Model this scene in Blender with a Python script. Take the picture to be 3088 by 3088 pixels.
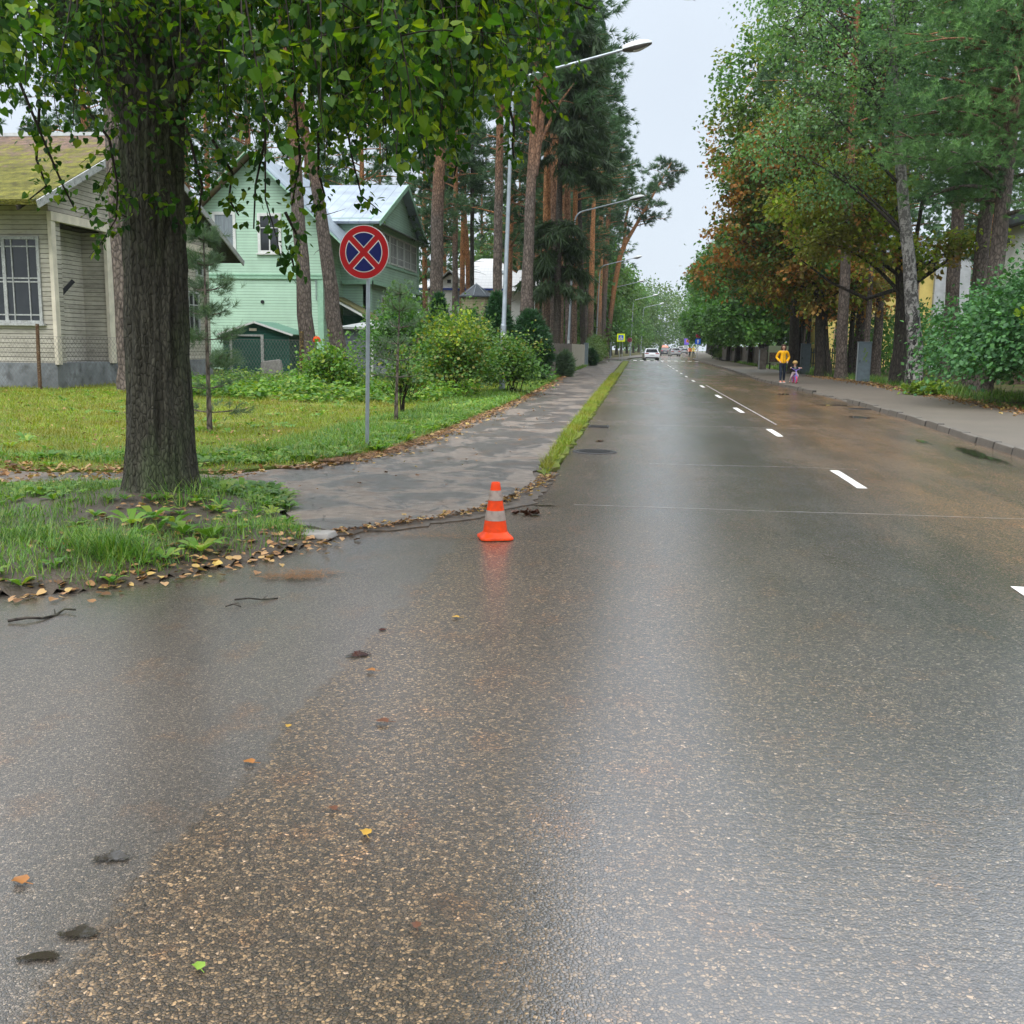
import bpy, bmesh, math, random
import numpy as np
from math import pi, sin, cos, radians, sqrt
from mathutils import Vector, Matrix, noise as mnoise

scene = bpy.context.scene
for o in list(bpy.data.objects):
    bpy.data.objects.remove(o)

# ------------------------------------------------------------------ camera
H = 1.6
PSI, TH, RO = radians(6.8354), radians(9.2387), radians(0.8)
RM = Matrix.Rotation(PSI, 3, 'Z') @ Matrix.Rotation(pi / 2 - TH, 3, 'X') @ Matrix.Rotation(RO, 3, 'Z')
cd = bpy.data.cameras.new('camera')
cam = bpy.data.objects.new('camera', cd)
scene.collection.objects.link(cam)
cd.sensor_width = 36.0
cd.lens = 36.0
cd.clip_start = 0.05
cd.clip_end = 3000
cam.matrix_world = Matrix.Translation((0, 0, H)) @ RM.to_4x4()
scene.camera = cam

# ------------------------------------------------------------------ sky + sun (overcast)
SUN_EL, SUN_AZ = radians(58), radians(200)      # azimuth clockwise from +Y
w = bpy.data.worlds.new('World')
scene.world = w
w.use_nodes = True
nt = w.node_tree
nt.nodes.clear()
out = nt.nodes.new('ShaderNodeOutputWorld')
bg = nt.nodes.new('ShaderNodeBackground')
sky = nt.nodes.new('ShaderNodeTexSky')
sky.sky_type = 'NISHITA'
sky.sun_disc = False
sky.sun_elevation = SUN_EL
sky.sun_rotation = SUN_AZ
sky.dust_density = 4.0
sky.air_density = 1.0
tc = nt.nodes.new('ShaderNodeTexCoord')
sep = nt.nodes.new('ShaderNodeSeparateXYZ')
nt.links.new(tc.outputs['Generated'], sep.inputs[0])
ramp = nt.nodes.new('ShaderNodeValToRGB')
nt.links.new(sep.outputs['Z'], ramp.inputs[0])
cr = ramp.color_ramp
cr.elements[0].position = 0.0
cr.elements[0].color = (4.45, 4.95, 5.55, 1)
cr.elements[1].position = 1.0
cr.elements[1].color = (15.0, 15.8, 16.8, 1)
e = cr.elements.new(0.31)
e.color = (4.45, 4.95, 5.55, 1)
e = cr.elements.new(0.5)
e.color = (10.8, 11.7, 12.9, 1)
# broad soft cloud structure of the overcast deck
nz = nt.nodes.new('ShaderNodeTexNoise')
nz.inputs['Scale'].default_value = 2.2
nz.inputs['Detail'].default_value = 3
nt.links.new(tc.outputs['Generated'], nz.inputs['Vector'])
mr = nt.nodes.new('ShaderNodeMapRange')
mr.inputs[1].default_value = 0.3
mr.inputs[2].default_value = 0.7
mr.inputs[3].default_value = 0.93
mr.inputs[4].default_value = 1.07
nt.links.new(nz.outputs[0], mr.inputs[0])
ml = nt.nodes.new('ShaderNodeMixRGB')
ml.blend_type = 'MULTIPLY'
ml.inputs[0].default_value = 1
nt.links.new(ramp.outputs[0], ml.inputs[1])
nt.links.new(mr.outputs[0], ml.inputs[2])
mx = nt.nodes.new('ShaderNodeMixRGB')
mx.inputs[0].default_value = 0.92
nt.links.new(sky.outputs[0], mx.inputs[1])
nt.links.new(ml.outputs[0], mx.inputs[2])
nt.links.new(mx.outputs[0], bg.inputs[0])
bg.inputs[1].default_value = 0.09
nt.links.new(bg.outputs[0], out.inputs[0])

sd = bpy.data.lights.new('sun', 'SUN')
sun = bpy.data.objects.new('sun', sd)
scene.collection.objects.link(sun)
sd.energy = 1.5
sd.angle = radians(50)
sd.color = (1.0, 0.975, 0.94)
sdir = Vector((sin(SUN_AZ) * cos(SUN_EL), cos(SUN_AZ) * cos(SUN_EL), sin(SUN_EL)))
sun.rotation_euler = (-sdir).to_track_quat('-Z', 'Y').to_euler()

scene.view_settings.view_transform = 'Standard'
scene.view_settings.look = 'None'
scene.view_settings.exposure = 1.05
scene.view_settings.gamma = 1.0
scene.render.engine = 'CYCLES'
cy = scene.cycles
cy.max_bounces = 6
cy.diffuse_bounces = 3
cy.glossy_bounces = 3
cy.transmission_bounces = 4
cy.transparent_max_bounces = 8
cy.volume_bounces = 1
cy.caustics_reflective = False
cy.caustics_refractive = False
cy.use_denoising = True
cy.use_adaptive_sampling = True

# ------------------------------------------------------------------ helpers
COL = scene.collection
KD = 3088 / 1932


def ray(px, py):
    return RM @ Vector(((px - 1544) / 3088, (1544 - py) / 3088, -1.0))


def G(px, py, z=0.0):
    """ground point seen at a pixel of the photograph"""
    d = ray(px, py)
    t = (z - H) / d.z
    return Vector((d.x * t, d.y * t, z))


def GD(x, y, z=0.0):
    return G(x * KD, y * KD, z)


def at(px, py, Y):
    d = ray(px, py)
    t = Y / d.y
    return Vector((d.x * t, Y, H + d.z * t))


def off(y):
    """bend of the road to the right far away"""
    y = np.asarray(y, float)
    a = np.clip(y - 135, 0, None)
    return 0.055 * a * np.clip(a / 30, 0, 1)


def tag(o, label=None, cat=None, group=None, kind=None):
    if label:
        o['label'] = label
    if cat:
        o['category'] = cat
    if group:
        o['group'] = group
    if kind:
        o['kind'] = kind
    return o


def empty(name, loc, label, cat, group=None, rz=0.0):
    o = bpy.data.objects.new(name, None)
    COL.objects.link(o)
    o.location = loc
    o.rotation_euler = (0, 0, rz)
    o.empty_display_size = 0.2
    return tag(o, label, cat, group)


def copy_tree(o, parent=None):
    c = o.copy()
    COL.objects.link(c)
    if parent is not None:
        c.parent = parent
    for ch in list(o.children):
        copy_tree(ch, c)
    return c


class B:
    """mesh builder"""

    def __init__(s):
        s.V = []
        s.F = []
        s.n = 0

    def add(s, V, F, m=0, smooth=False):
        V = np.asarray(V, float).reshape(-1, 3)
        if isinstance(F, np.ndarray):
            s.F.append((F + s.n, m, smooth))
        else:
            by = {}
            for f in F:
                by.setdefault(len(f), []).append(f)
            for k, l in by.items():
                s.F.append((np.array(l, int) + s.n, m, smooth))
        s.V.append(V)
        s.n += len(V)
        return s

    def box(s, a, b, m=0, rz=0.0, c=None):
        x0, y0, z0 = a
        x1, y1, z1 = b
        V = np.array([(x0, y0, z0), (x1, y0, z0), (x1, y1, z0), (x0, y1, z0), (x0, y0, z1), (x1, y0, z1), (x1, y1, z1), (x0, y1, z1)], float)
        if rz:
            cx, cyy = c if c else ((x0 + x1) / 2, (y0 + y1) / 2)
            X, Y = V[:, 0] - cx, V[:, 1] - cyy
            V[:, 0], V[:, 1] = cx + X * cos(rz) - Y * sin(rz), cyy + X * sin(rz) + Y * cos(rz)
        return s.add(V, np.array([(3, 2, 1, 0), (4, 5, 6, 7), (0, 1, 5, 4), (1, 2, 6, 5), (2, 3, 7, 6), (3, 0, 4, 7)]), m)

    def hexa(s, V, m=0):
        """8 corners: bottom ring then top ring"""
        return s.add(V, np.array([(3, 2, 1, 0), (4, 5, 6, 7), (0, 1, 5, 4), (1, 2, 6, 5), (2, 3, 7, 6), (3, 0, 4, 7)]), m)

    def prism(s, poly, d, m=0):
        """polygon of 3-D points swept along vector d"""
        P = np.array(poly, float)
        n = len(P)
        V = np.vstack([P, P + np.array(d, float)])
        s.add(V, [list(range(n))[::-1], list(range(n, 2 * n))] + [[i, (i + 1) % n, n + (i + 1) % n, n + i] for i in range(n)], m)
        return s

    def bar(s, a, b, wd, th, m=0, up=(0, 0, 1)):
        a, b = Vector(a), Vector(b)
        d = (b - a).normalized()
        r = d.cross(Vector(up))
        if r.length < 1e-4:
            r = d.cross(Vector((1, 0, 0)))
        r.normalize()
        u = r.cross(d)
        V = []
        for p in (a, b):
            for i, j in ((-1, -1), (1, -1), (1, 1), (-1, 1)):
                V.append(p + r * (i * wd / 2) + u * (j * th / 2))
        return s.hexa(V, m)

    def tube(s, P, rad, n=8, m=0, cap=True, wob=None):
        P = [Vector(p) for p in P]
        k = len(P)
        if not hasattr(rad, '__len__'):
            rad = [rad] * k
        t0 = (P[1] - P[0]).normalized()
        u = t0.orthogonal().normalized()
        V = []
        for i in range(k):
            t = (P[min(i + 1, k - 1)] - P[max(i - 1, 0)]).normalized()
            u = (u - t * u.dot(t)).normalized()
            v = t.cross(u)
            for j in range(n):
                a = 2 * pi * j / n
                r = rad[i]
                if wob:
                    r *= wob(i, a)
                V.append(P[i] + (u * cos(a) + v * sin(a)) * r)
        F = np.array([(i * n + j, i * n + (j + 1) % n, (i + 1) * n + (j + 1) % n, (i + 1) * n + j) for i in range(k - 1) for j in range(n)])
        s.add(V, F, m, True)
        if cap:
            s.add(V[:n], [list(range(n))[::-1]], m)
            s.add(V[-n:], [list(range(n))], m)
        return s

    def lathe(s, prof, n=24, m=0, c=(0, 0, 0), smooth=True):
        V = []
        for r, z in prof:
            for j in range(n):
                a = 2 * pi * j / n
                V.append((c[0] + r * cos(a), c[1] + r * sin(a), c[2] + z))
        k = len(prof)
        F = np.array([(i * n + j, i * n + (j + 1) % n, (i + 1) * n + (j + 1) % n, (i + 1) * n + j) for i in range(k - 1) for j in range(n)])
        return s.add(V, F, m, smooth)

    def build(s, name, mats, parent=None, bevel=0.0, loc=None):
        if not isinstance(mats, (list, tuple)):
            mats = [mats]
        V = np.vstack(s.V)
        me = bpy.data.meshes.new(name)
        me.vertices.add(len(V))
        me.vertices.foreach_set('co', V.astype(np.float32).ravel())
        tot = sum(f.size for f, _, _ in s.F)
        npol = sum(len(f) for f, _, _ in s.F)
        me.loops.add(tot)
        me.polygons.add(npol)
        me.loops.foreach_set('vertex_index', np.concatenate([f.ravel() for f, _, _ in s.F]).astype(np.int32))
        st = np.concatenate([np.full(len(f), f.shape[1]) for f, _, _ in s.F])
        me.polygons.foreach_set('loop_start', np.concatenate([[0], np.cumsum(st)[:-1]]).astype(np.int32))
        me.polygons.foreach_set('material_index', np.concatenate([np.full(len(f), m) for f, m, _ in s.F]).astype(np.int32))
        me.polygons.foreach_set('use_smooth', np.concatenate([np.full(len(f), q) for f, _, q in s.F]))
        me.update(calc_edges=True)
        for mt in mats:
            me.materials.append(mt)
        o = bpy.data.objects.new(name, me)
        COL.objects.link(o)
        if parent is not None:
            o.parent = parent
        if loc is not None:
            o.location = loc
        if bevel:
            b = o.modifiers.new('bevel', 'BEVEL')
            b.width = bevel
            b.segments = 2
            b.limit_method = 'ANGLE'
        return o


def slab(name, poly, ztop, zbot, mt, jit=0.0, step=0.25, seed=1, smoothz=None):
    """flat sheet with a roughened outline, the side walls included"""
    rg = random.Random(seed)
    P = []
    n = len(poly)
    for i in range(n):
        a, b = Vector(poly[i][:2]), Vector(poly[(i + 1) % n][:2])
        k = max(1, int((b - a).length / step)) if jit else 1
        k = min(k, 200)
        for j in range(k):
            p = a.lerp(b, j / k)
            if jit:
                p = p + Vector((rg.uniform(-jit, jit), rg.uniform(-jit, jit)))
            P.append(p)
    bm = bmesh.new()
    vs = [bm.verts.new((p.x, p.y, ztop)) for p in P]
    f = bm.faces.new(vs)
    if f.normal.z < 0:
        f.normal_flip()
    bm.normal_update()
    r = bmesh.ops.extrude_face_region(bm, geom=[f])
    for v in [g for g in r['geom'] if isinstance(g, bmesh.types.BMVert)]:
        v.co.z = ztop
    for v in vs:
        v.co.z = zbot
    bmesh.ops.triangulate(bm, faces=[g for g in bm.faces if len(g.verts) > 4])
    bmesh.ops.recalc_face_normals(bm, faces=bm.faces)
    me = bpy.data.meshes.new(name)
    bm.to_mesh(me)
    bm.free()
    me.materials.append(mt)
    o = bpy.data.objects.new(name, me)
    COL.objects.link(o)
    return o


def struct(o):
    o['kind'] = 'structure'
    return o


def unit(a):
    return a / np.maximum(np.linalg.norm(a, axis=-1, keepdims=True), 1e-9)


def cloud(b, tV, tF, pos, ydir, zdir, size, m=0, wid=None):
    """copies of one small template (leaf, tuft, blade): y axis = ydir, z axis near zdir"""
    y = unit(ydir)
    x = unit(np.cross(y, zdir))
    z = np.cross(x, y)
    size = np.asarray(size, float).reshape(-1, 1, 1) * np.ones((len(pos), 1, 1))
    wid = 1.0 if wid is None else np.asarray(wid, float).reshape(-1, 1, 1)
    T = np.asarray(tV, float)
    V = pos[:, None, :] + size * (wid * T[None, :, 0:1] * x[:, None, :] + T[None, :, 1:2] * y[:, None, :] + T[None, :, 2:3] * z[:, None, :])
    k = len(T)
    F = (np.asarray(tF)[None, :, :] + (np.arange(len(pos)) * k)[:, None, None]).reshape(-1, np.asarray(tF).shape[1])
    b.add(V.reshape(-1, 3), F, m)


def rdir(rg, n):
    return unit(rg.normal(size=(n, 3)))


DIAMOND = (np.array([(0, 0, 0), (.42, .45, .08), (0, 1, 0), (-.42, .45, .08)]), np.array([(0, 1, 2, 3)]))
LIME = (np.array([(0, 0, 0), (.33, -.06, .05), (.5, .25, .09), (.36, .62, .06), (0, 1.08, -.05), (-.36, .62, .06), (-.5, .25, .09), (-.33, -.06, .05)]),
        np.array([(0, 1, 2), (0, 2, 3), (0, 3, 4), (0, 4, 5), (0, 5, 6), (0, 6, 7)]))
FIVE = (np.array([(0, 0, 0), (.3, .5, .05), (0, 1, -.08), (-.3, .5, .05)]), np.array([(0, 1, 2), (0, 2, 3)]))


def tuft_template(seed, n=16, spread=1.0, wd=0.05, back=0.25):
    rg = np.random.default_rng(seed)
    V = []
    F = []
    for i in range(n):
        d = rg.normal(size=3)
        d[1] = abs(d[1]) * 0.8 + 0.35
        d[0] *= spread
        d[2] *= spread
        d /= np.linalg.norm(d)
        p = np.array([0, rg.uniform(-back, .3), 0])
        s = np.cross(d, rg.normal(size=3))
        s = s / np.linalg.norm(s) * wd
        L = rg.uniform(.6, 1.0)
        V += [p - s, p + s, p + d * L]
        F.append((3 * i, 3 * i + 1, 3 * i + 2))
    return np.array(V), np.array(F)


TUFT = tuft_template(3, 18, .8, .045)
TUFT_FAR = tuft_template(4, 9, .9, .10)
TUFT_FINE = tuft_template(5, 30, .7, .016)
DROOP = tuft_template(6, 12, .45, .05)

# ------------------------------------------------------------------ materials
class N:
    def __init__(s, name):
        s.m = bpy.data.materials.new(name)
        s.m.use_nodes = True
        s.t = s.m.node_tree
        s.t.nodes.clear()
        s.out = s.t.nodes.new('ShaderNodeOutputMaterial')
        s.co = None

    def n(s, kind, **kw):
        nd = s.t.nodes.new('ShaderNode' + kind)
        for k, v in kw.items():
            setattr(nd, k, v)
        return nd

    def set(s, nd, **kw):
        for k, v in kw.items():
            nd.inputs[k.replace('_', ' ')].default_value = v
        return nd

    def l(s, a, b):
        s.t.links.new(a, b)

    def coord(s, scale=(1, 1, 1), rot=(0, 0, 0), kind='Object'):
        if s.co is None:
            s.co = s.n('TexCoord')
        mp = s.n('Mapping')
        mp.inputs['Scale'].default_value = scale
        mp.inputs['Rotation'].default_value = rot
        s.l(s.co.outputs[kind], mp.inputs[0])
        return mp.outputs[0]

    def noise(s, scale, detail=4, co=None, rough=.55, dist=0.0):
        nd = s.n('TexNoise')
        nd.inputs['Scale'].default_value = scale
        nd.inputs['Detail'].default_value = detail
        nd.inputs['Roughness'].default_value = rough
        nd.inputs['Distortion'].default_value = dist
        s.l(co if co is not None else s.coord(), nd.inputs['Vector'])
        return nd.outputs[0]

    def vor(s, scale, co=None, feature='F1'):
        nd = s.n('TexVoronoi', feature=feature)
        nd.inputs['Scale'].default_value = scale
        s.l(co if co is not None else s.coord(), nd.inputs['Vector'])
        return nd

    def ramp(s, fac, stops, interp='LINEAR'):
        r = s.n('ValToRGB')
        c = r.color_ramp
        c.interpolation = interp
        while len(c.elements) < len(stops):
            c.elements.new(0.5)
        for e, (p, v) in zip(c.elements, stops):
            e.position = p
            e.color = (*v, 1) if hasattr(v, '__len__') else (v, v, v, 1)
        s.l(fac, r.inputs[0])
        return r.outputs[0]

    def mix(s, fac, a, b, mode='MIX'):
        m = s.n('MixRGB', blend_type=mode)
        for i, v in enumerate((fac, a, b)):
            if hasattr(v, 'is_linked') or hasattr(v, 'links'):
                s.l(v, m.inputs[i])
            elif i == 0:
                m.inputs[0].default_value = v
            else:
                m.inputs[i].default_value = (*v, 1) if hasattr(v, '__len__') else (v, v, v, 1)
        return m.outputs[0]

    def math(s, op, a, b=None, clamp=False):
        m = s.n('Math', operation=op)
        m.use_clamp = clamp
        for i, v in enumerate((a, b)):
            if v is None:
                continue
            if hasattr(v, 'links'):
                s.l(v, m.inputs[i])
            else:
                m.inputs[i].default_value = v
        return m.outputs[0]

    def xyz(s, co=None):
        q = s.n('SeparateXYZ')
        s.l(co if co is not None else s.coord(), q.inputs[0])
        return q.outputs

    def bump(s, h, strength=.5, dist=.01, prev=None):
        b = s.n('Bump')
        b.inputs['Strength'].default_value = strength
        b.inputs['Distance'].default_value = dist
        s.l(h, b.inputs['Height'])
        if prev is not None:
            s.l(prev, b.inputs['Normal'])
        return b.outputs[0]

    def bsdf(s, col, rough=.6, spec=.3, metal=0, normal=None, coat=0, coat_rough=.1):
        p = s.n('BsdfPrincipled')
        for k, v in (('Base Color', col), ('Roughness', rough), ('Specular IOR Level', spec), ('Metallic', metal), ('Coat Weight', coat), ('Coat Roughness', coat_rough)):
            if hasattr(v, 'links'):
                s.l(v, p.inputs[k])
            else:
                p.inputs[k].default_value = (*v, 1) if hasattr(v, '__len__') else v
        if normal is not None:
            s.l(normal, p.inputs['Normal'])
        s.l(p.outputs[0], s.out.inputs[0])
        return p


def sRGB(r, g, b):
    f = lambda c: (c / 255 / 12.92) if c <= 10 else ((c / 255 + .055) / 1.055) ** 2.4
    return (f(r), f(g), f(b))


def plain(name, col, rough=.55, spec=.35, metal=0, var=.25, scale=6, bump=0.0, coat=0, dirt=None):
    """one colour with real-surface unevenness: broad stains, fine grain"""
    k = N(name)
    a = k.noise(scale, 5)
    c = k.mix(1, col, k.ramp(a, [(.3, 1 - var), (.7, 1 + var * .4)]), 'MULTIPLY')
    if dirt:
        c = k.mix(k.ramp(k.noise(scale * 2.3, 6), [(.52, 0), (.7, .75)]), c, dirt)
    nrm = k.bump(k.noise(scale * 12, 3), bump, .004) if bump else None
    k.bsdf(c, k.ramp(k.noise(scale * 3, 4), [(.3, max(0, rough - .1)), (.7, min(1, rough + .1))]), spec, metal, nrm, coat)
    return k.m


def leafmat(name, cols, trans=.38, rough=.45, spec=.35, patch=None, pscale=.5, tboost=(1.25, 1.35, .6)):
    """foliage: each leaf its own tint, larger patches of another tint, light passing through"""
    k = N(name)
    g = k.n('NewGeometry')
    n = len(cols)
    c = k.ramp(g.outputs['Random Per Island'], [(i / (n - 1), v) for i, v in enumerate(cols)])
    if patch:
        c = k.mix(k.ramp(k.noise(pscale, 3), [(.46, 0), (.6, .85)]), c, patch)
    c = k.mix(1, c, k.ramp(k.noise(pscale * 2.7, 2), [(.3, .72), (.7, 1.25)]), 'MULTIPLY')
    p = k.n('BsdfPrincipled')
    k.l(c, p.inputs['Base Color'])
    p.inputs['Roughness'].default_value = rough
    p.inputs['Specular IOR Level'].default_value = spec
    t = k.n('BsdfTranslucent')
    k.l(k.mix(1, c, tboost, 'MULTIPLY'), t.inputs[0])
    mx_ = k.n('MixShader')
    mx_.inputs[0].default_value = trans
    k.l(p.outputs[0], mx_.inputs[1])
    k.l(t.outputs[0], mx_.inputs[2])
    k.l(mx_.outputs[0], k.out.inputs[0])
    return k.m


def bark(name, low, high=None, z0=8, z1=14, sc=1.0, ridge=(9, 9, 1.6), moss=None, bstr=.9, plates=1.0):
    k = N(name)
    z = k.xyz()[2]
    n1 = k.noise(sc, 6, k.coord(ridge), .65, .6)
    v = k.vor(sc * 1.1, k.coord((ridge[0], ridge[1], ridge[2] * 1.8)), 'DISTANCE_TO_EDGE')
    cr_ = k.ramp(v.outputs['Distance'], [(0, 1 - .65 * plates), (.12, 1 - .2 * plates), (.4, 1 + .15 * plates)])
    c = low
    if high:
        zz = k.math('ADD', z, k.math('MULTIPLY', k.noise(.35, 2), 4))
        f = k.n('MapRange')
        for i, q in enumerate((None, z0 + 2, z1 + 2, 0, 1)):
            if q is not None:
                f.inputs[i].default_value = q
        k.l(zz, f.inputs[0])
        c = k.mix(f.outputs[0], low, high)
    if moss:
        c = k.mix(k.ramp(k.noise(1.7, 4, k.coord((1, 1, .45))), [(.48, 0), (.62, .7)]), c, moss)
    c = k.mix(1, c, cr_, 'MULTIPLY')
    c = k.mix(1, c, k.ramp(n1, [(.3, .5), (.7, 1.4)]), 'MULTIPLY')
    h = k.math('ADD', k.math('MULTIPLY', n1, .7), k.math('MULTIPLY', cr_, .6))
    k.bsdf(c, .78, .25, normal=k.bump(h, bstr, .035))
    return k.m


def siding(name, col, pitch, gap=.10, var=.2, dirt=(.10, .085, .06), worn=0.0):
    """horizontal weatherboards: dark joint, tilted board face, weather stains"""
    k = N(name)
    o = k.xyz(k.coord())
    z = k.math('DIVIDE', o[2], pitch)
    fr = k.math('FRACT', z)
    fl = k.math('FLOOR', z)
    cmb = k.n('CombineXYZ')
    k.l(fl, cmb.inputs[2])
    wn = k.n('TexWhiteNoise', noise_dimensions='3D')
    k.l(cmb.outputs[0], wn.inputs[0])
    c = k.mix(1, col, k.ramp(wn.outputs[0], [(0, 1 - var * .55), (1, 1 + var * .15)]), 'MULTIPLY')
    st = k.noise(1.1, 6, k.coord((1, 1, .5)), .6)
    c = k.mix(1, c, k.ramp(st, [(.3, 1 - var), (.65, 1.04)]), 'MULTIPLY')
    if worn:
        c = k.mix(k.ramp(k.noise(4, 7, k.coord((.7, .7, 3.5)), .7), [(.5, 0), (.75, worn)]), c, dirt)
    c = k.mix(k.ramp(fr, [(0, .9), (gap * .6, .75), (gap, 0), (1, 0)]), c, tuple(x * .12 for x in col))
    hgt = k.ramp(fr, [(0, 0), (gap, .75), (.98, 1), (1, .8)])
    k.bsdf(c, .62, .3, normal=k.bump(hgt, .8, .02))
    return k.m


def metalroof(name, col, seam, axis, rust=None, rustamt=.62):
    k = N(name)
    o = k.xyz()
    f = k.math('FRACT', k.math('DIVIDE', o[axis], seam))
    c = k.mix(1, col, k.ramp(k.noise(.9, 5), [(.3, .75), (.7, 1.15)]), 'MULTIPLY')
    if rust:
        c = k.mix(k.ramp(k.noise(.55, 6, None, .62), [(rustamt, 0), (rustamt + .12, .9)]), c, rust)
    c = k.mix(k.ramp(f, [(0, .55), (.05, .3), (.08, 0), (1, 0)]), c, tuple(x * .35 for x in col))
    k.bsdf(c, .38, .5, .25, k.bump(k.ramp(f, [(0, 1), (.04, 1), (.07, 0), (1, 0)]), .7, .03))
    return k.m


M = {}
# --- road surfaces
TAN = [(0, (.034, .031, .028)), (.32, (.07, .062, .051)), (.56, (.115, .098, .074)), (.74, (.165, .135, .096)), (.88, (.20, .165, .115)), (.95, (.24, .195, .13)), (.985, (.32, .28, .23))]
GREY = [(0, (.055, .052, .048)), (.4, (.10, .09, .08)), (.7, (.16, .14, .118)), (.9, (.23, .195, .155))]


def asphalt(name, side):
    """wet asphalt: stones in binder under a thin uneven film of water; side = only the finer mix of the side road"""
    k = N(name)
    X = k.xyz()
    if side:
        mask = None
    else:
        # ragged joint where the finer side road mix was laid against the carriageway
        jn = k.math('ADD', k.math('MULTIPLY', k.math('SUBTRACT', k.noise(1.5, 6, None, .7), .5), .55), k.math('MULTIPLY', k.math('SUBTRACT', k.noise(30, 2), .5), .10))
        e_ = k.math('ADD', X[0], jn)
        fx_ = k.ramp(k.math('MULTIPLY', k.math('ADD', e_, 1.62), 3.0), [(.54, 1), (.66, 0)])
        fy_ = k.ramp(k.math('MULTIPLY', k.math('SUBTRACT', 8.6, k.math('ADD', X[1], jn)), 2.0), [(.1, 0), (.9, 1)])
        mask = k.math('MULTIPLY', fx_, fy_)

    def mixture(stone, stones, base):
        wc = k.n('VectorMath', operation='ADD')
        wn = k.n('TexNoise')
        wn.inputs['Scale'].default_value = stone * .45
        k.l(k.coord(), wn.inputs['Vector'])
        ws = k.n('VectorMath', operation='SCALE')
        k.l(wn.outputs['Color'], ws.inputs[0])
        ws.inputs['Scale'].default_value = 1.7 / stone
        k.l(k.coord(), wc.inputs[0])
        k.l(ws.outputs[0], wc.inputs[1])
        vo = k.vor(stone, wc.outputs[0])
        ed_ = k.vor(stone, wc.outputs[0], 'DISTANCE_TO_EDGE')
        rnd = k.n('SeparateXYZ')
        k.l(vo.outputs['Color'], rnd.inputs[0])
        c = k.ramp(rnd.outputs[0], stones, 'CONSTANT')
        c = k.mix(k.ramp(k.noise(stone * .35, 5, None, .7), [(.46, 0), (.56, .8)]), c, base)
        c = k.mix(1, c, k.ramp(k.noise(stone * 1.7, 3), [(.3, .65), (.7, 1.3)]), 'MULTIPLY')
        gap = k.ramp(ed_.outputs['Distance'], [(.03, 0), (.13, 1)])
        c = k.mix(1, c, k.ramp(gap, [(0, .22), (1, 1.1)]), 'MULTIPLY')
        return c, k.math('SUBTRACT', k.math('MULTIPLY', gap, .7), k.math('MULTIPLY', vo.outputs['Distance'], .8))
    ca, ha = mixture(150, GREY, (.075, .064, .052))
    if side:
        c, h = ca, k.math('MULTIPLY', ha, .5)
    else:
        cb_, hb = mixture(92, TAN, (.046, .038, .029))
        c = k.mix(mask, cb_, ca)
        h = k.mix(mask, hb, k.math('MULTIPLY', ha, .5))
    big = k.noise(.9, 5, k.coord((1, .10, 1)), .6)
    c = k.mix(1, c, k.ramp(big, [(.3, .76), (.7, 1.16)]), 'MULTIPLY')
    pat = k.noise(.42, 6, k.coord((1, .5, 1)), .65)
    c = k.mix(1, c, k.ramp(pat, [(.35, .78), (.65, 1.12)]), 'MULTIPLY')
    spot = k.noise(2.6, 6, k.coord((1, .8, 1)), .7)
    c = k.mix(k.ramp(spot, [(.54, 0), (.70, .8)]), c, k.mix(1, c, (1.35, .95, .62), 'MULTIPLY'))
    if not side:
        fx = k.ramp(k.math('ADD', k.math('MULTIPLY', X[0], .1), k.math('MULTIPLY', k.noise(.5, 4, k.coord((1, .1, 1))), .16)), [(.28, 0), (.40, .9), (.62, .8), (.8, 1)])  # brown of the right lane: mud plus reflected trees, both put into the colour
        c = k.mix(k.math('MULTIPLY', fx, k.ramp(k.noise(1.1, 6, k.coord((1, .16, 1)), .65), [(.35, .45), (.6, 1)])), c, k.mix(1, c, (2.6, 1.6, .7), 'MULTIPLY'))
        dm = k.ramp(k.math('ADD', k.math('MULTIPLY', X[0], .35), k.math('MULTIPLY', k.noise(.8, 5), .7)), [(0, .9), (.35, .8), (.9, 0)])  # browner left side: dirt, with the trees' reflection also put into the colour
        dm = k.math('MULTIPLY', dm, k.math('SUBTRACT', 1.0, k.math('MULTIPLY', mask, .65)))
        c = k.mix(dm, c, k.mix(1, c, (1.5, 1.16, .84), 'MULTIPLY'))
    nb_ = k.bump(h, .7, .006)
    rip = k.noise(13, 3, k.coord((.3, 3, 1)), .6)
    nc_ = k.bump(h, .10, .005, k.bump(rip, .08, .010))
    p = k.n('BsdfPrincipled')
    k.l(c, p.inputs['Base Color'])
    p.inputs['Roughness'].default_value = .5
    p.inputs['IOR'].default_value = 1.5
    p.inputs['Specular IOR Level'].default_value = .4
    k.l(nb_, p.inputs['Normal'])
    k.l(k.ramp(k.math('ADD', k.math('MULTIPLY', big, .6), k.math('MULTIPLY', pat, .4)), [(.36, 1), (.64, .5)]), p.inputs['Coat Weight'])
    k.l(k.ramp(pat, [(.35, .12), (.65, .20)]), p.inputs['Coat Roughness'])
    p.inputs['Coat IOR'].default_value = 2.2
    k.l(nc_, p.inputs['Coat Normal'])
    k.l(p.outputs[0], k.out.inputs[0])
    return k.m


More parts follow.
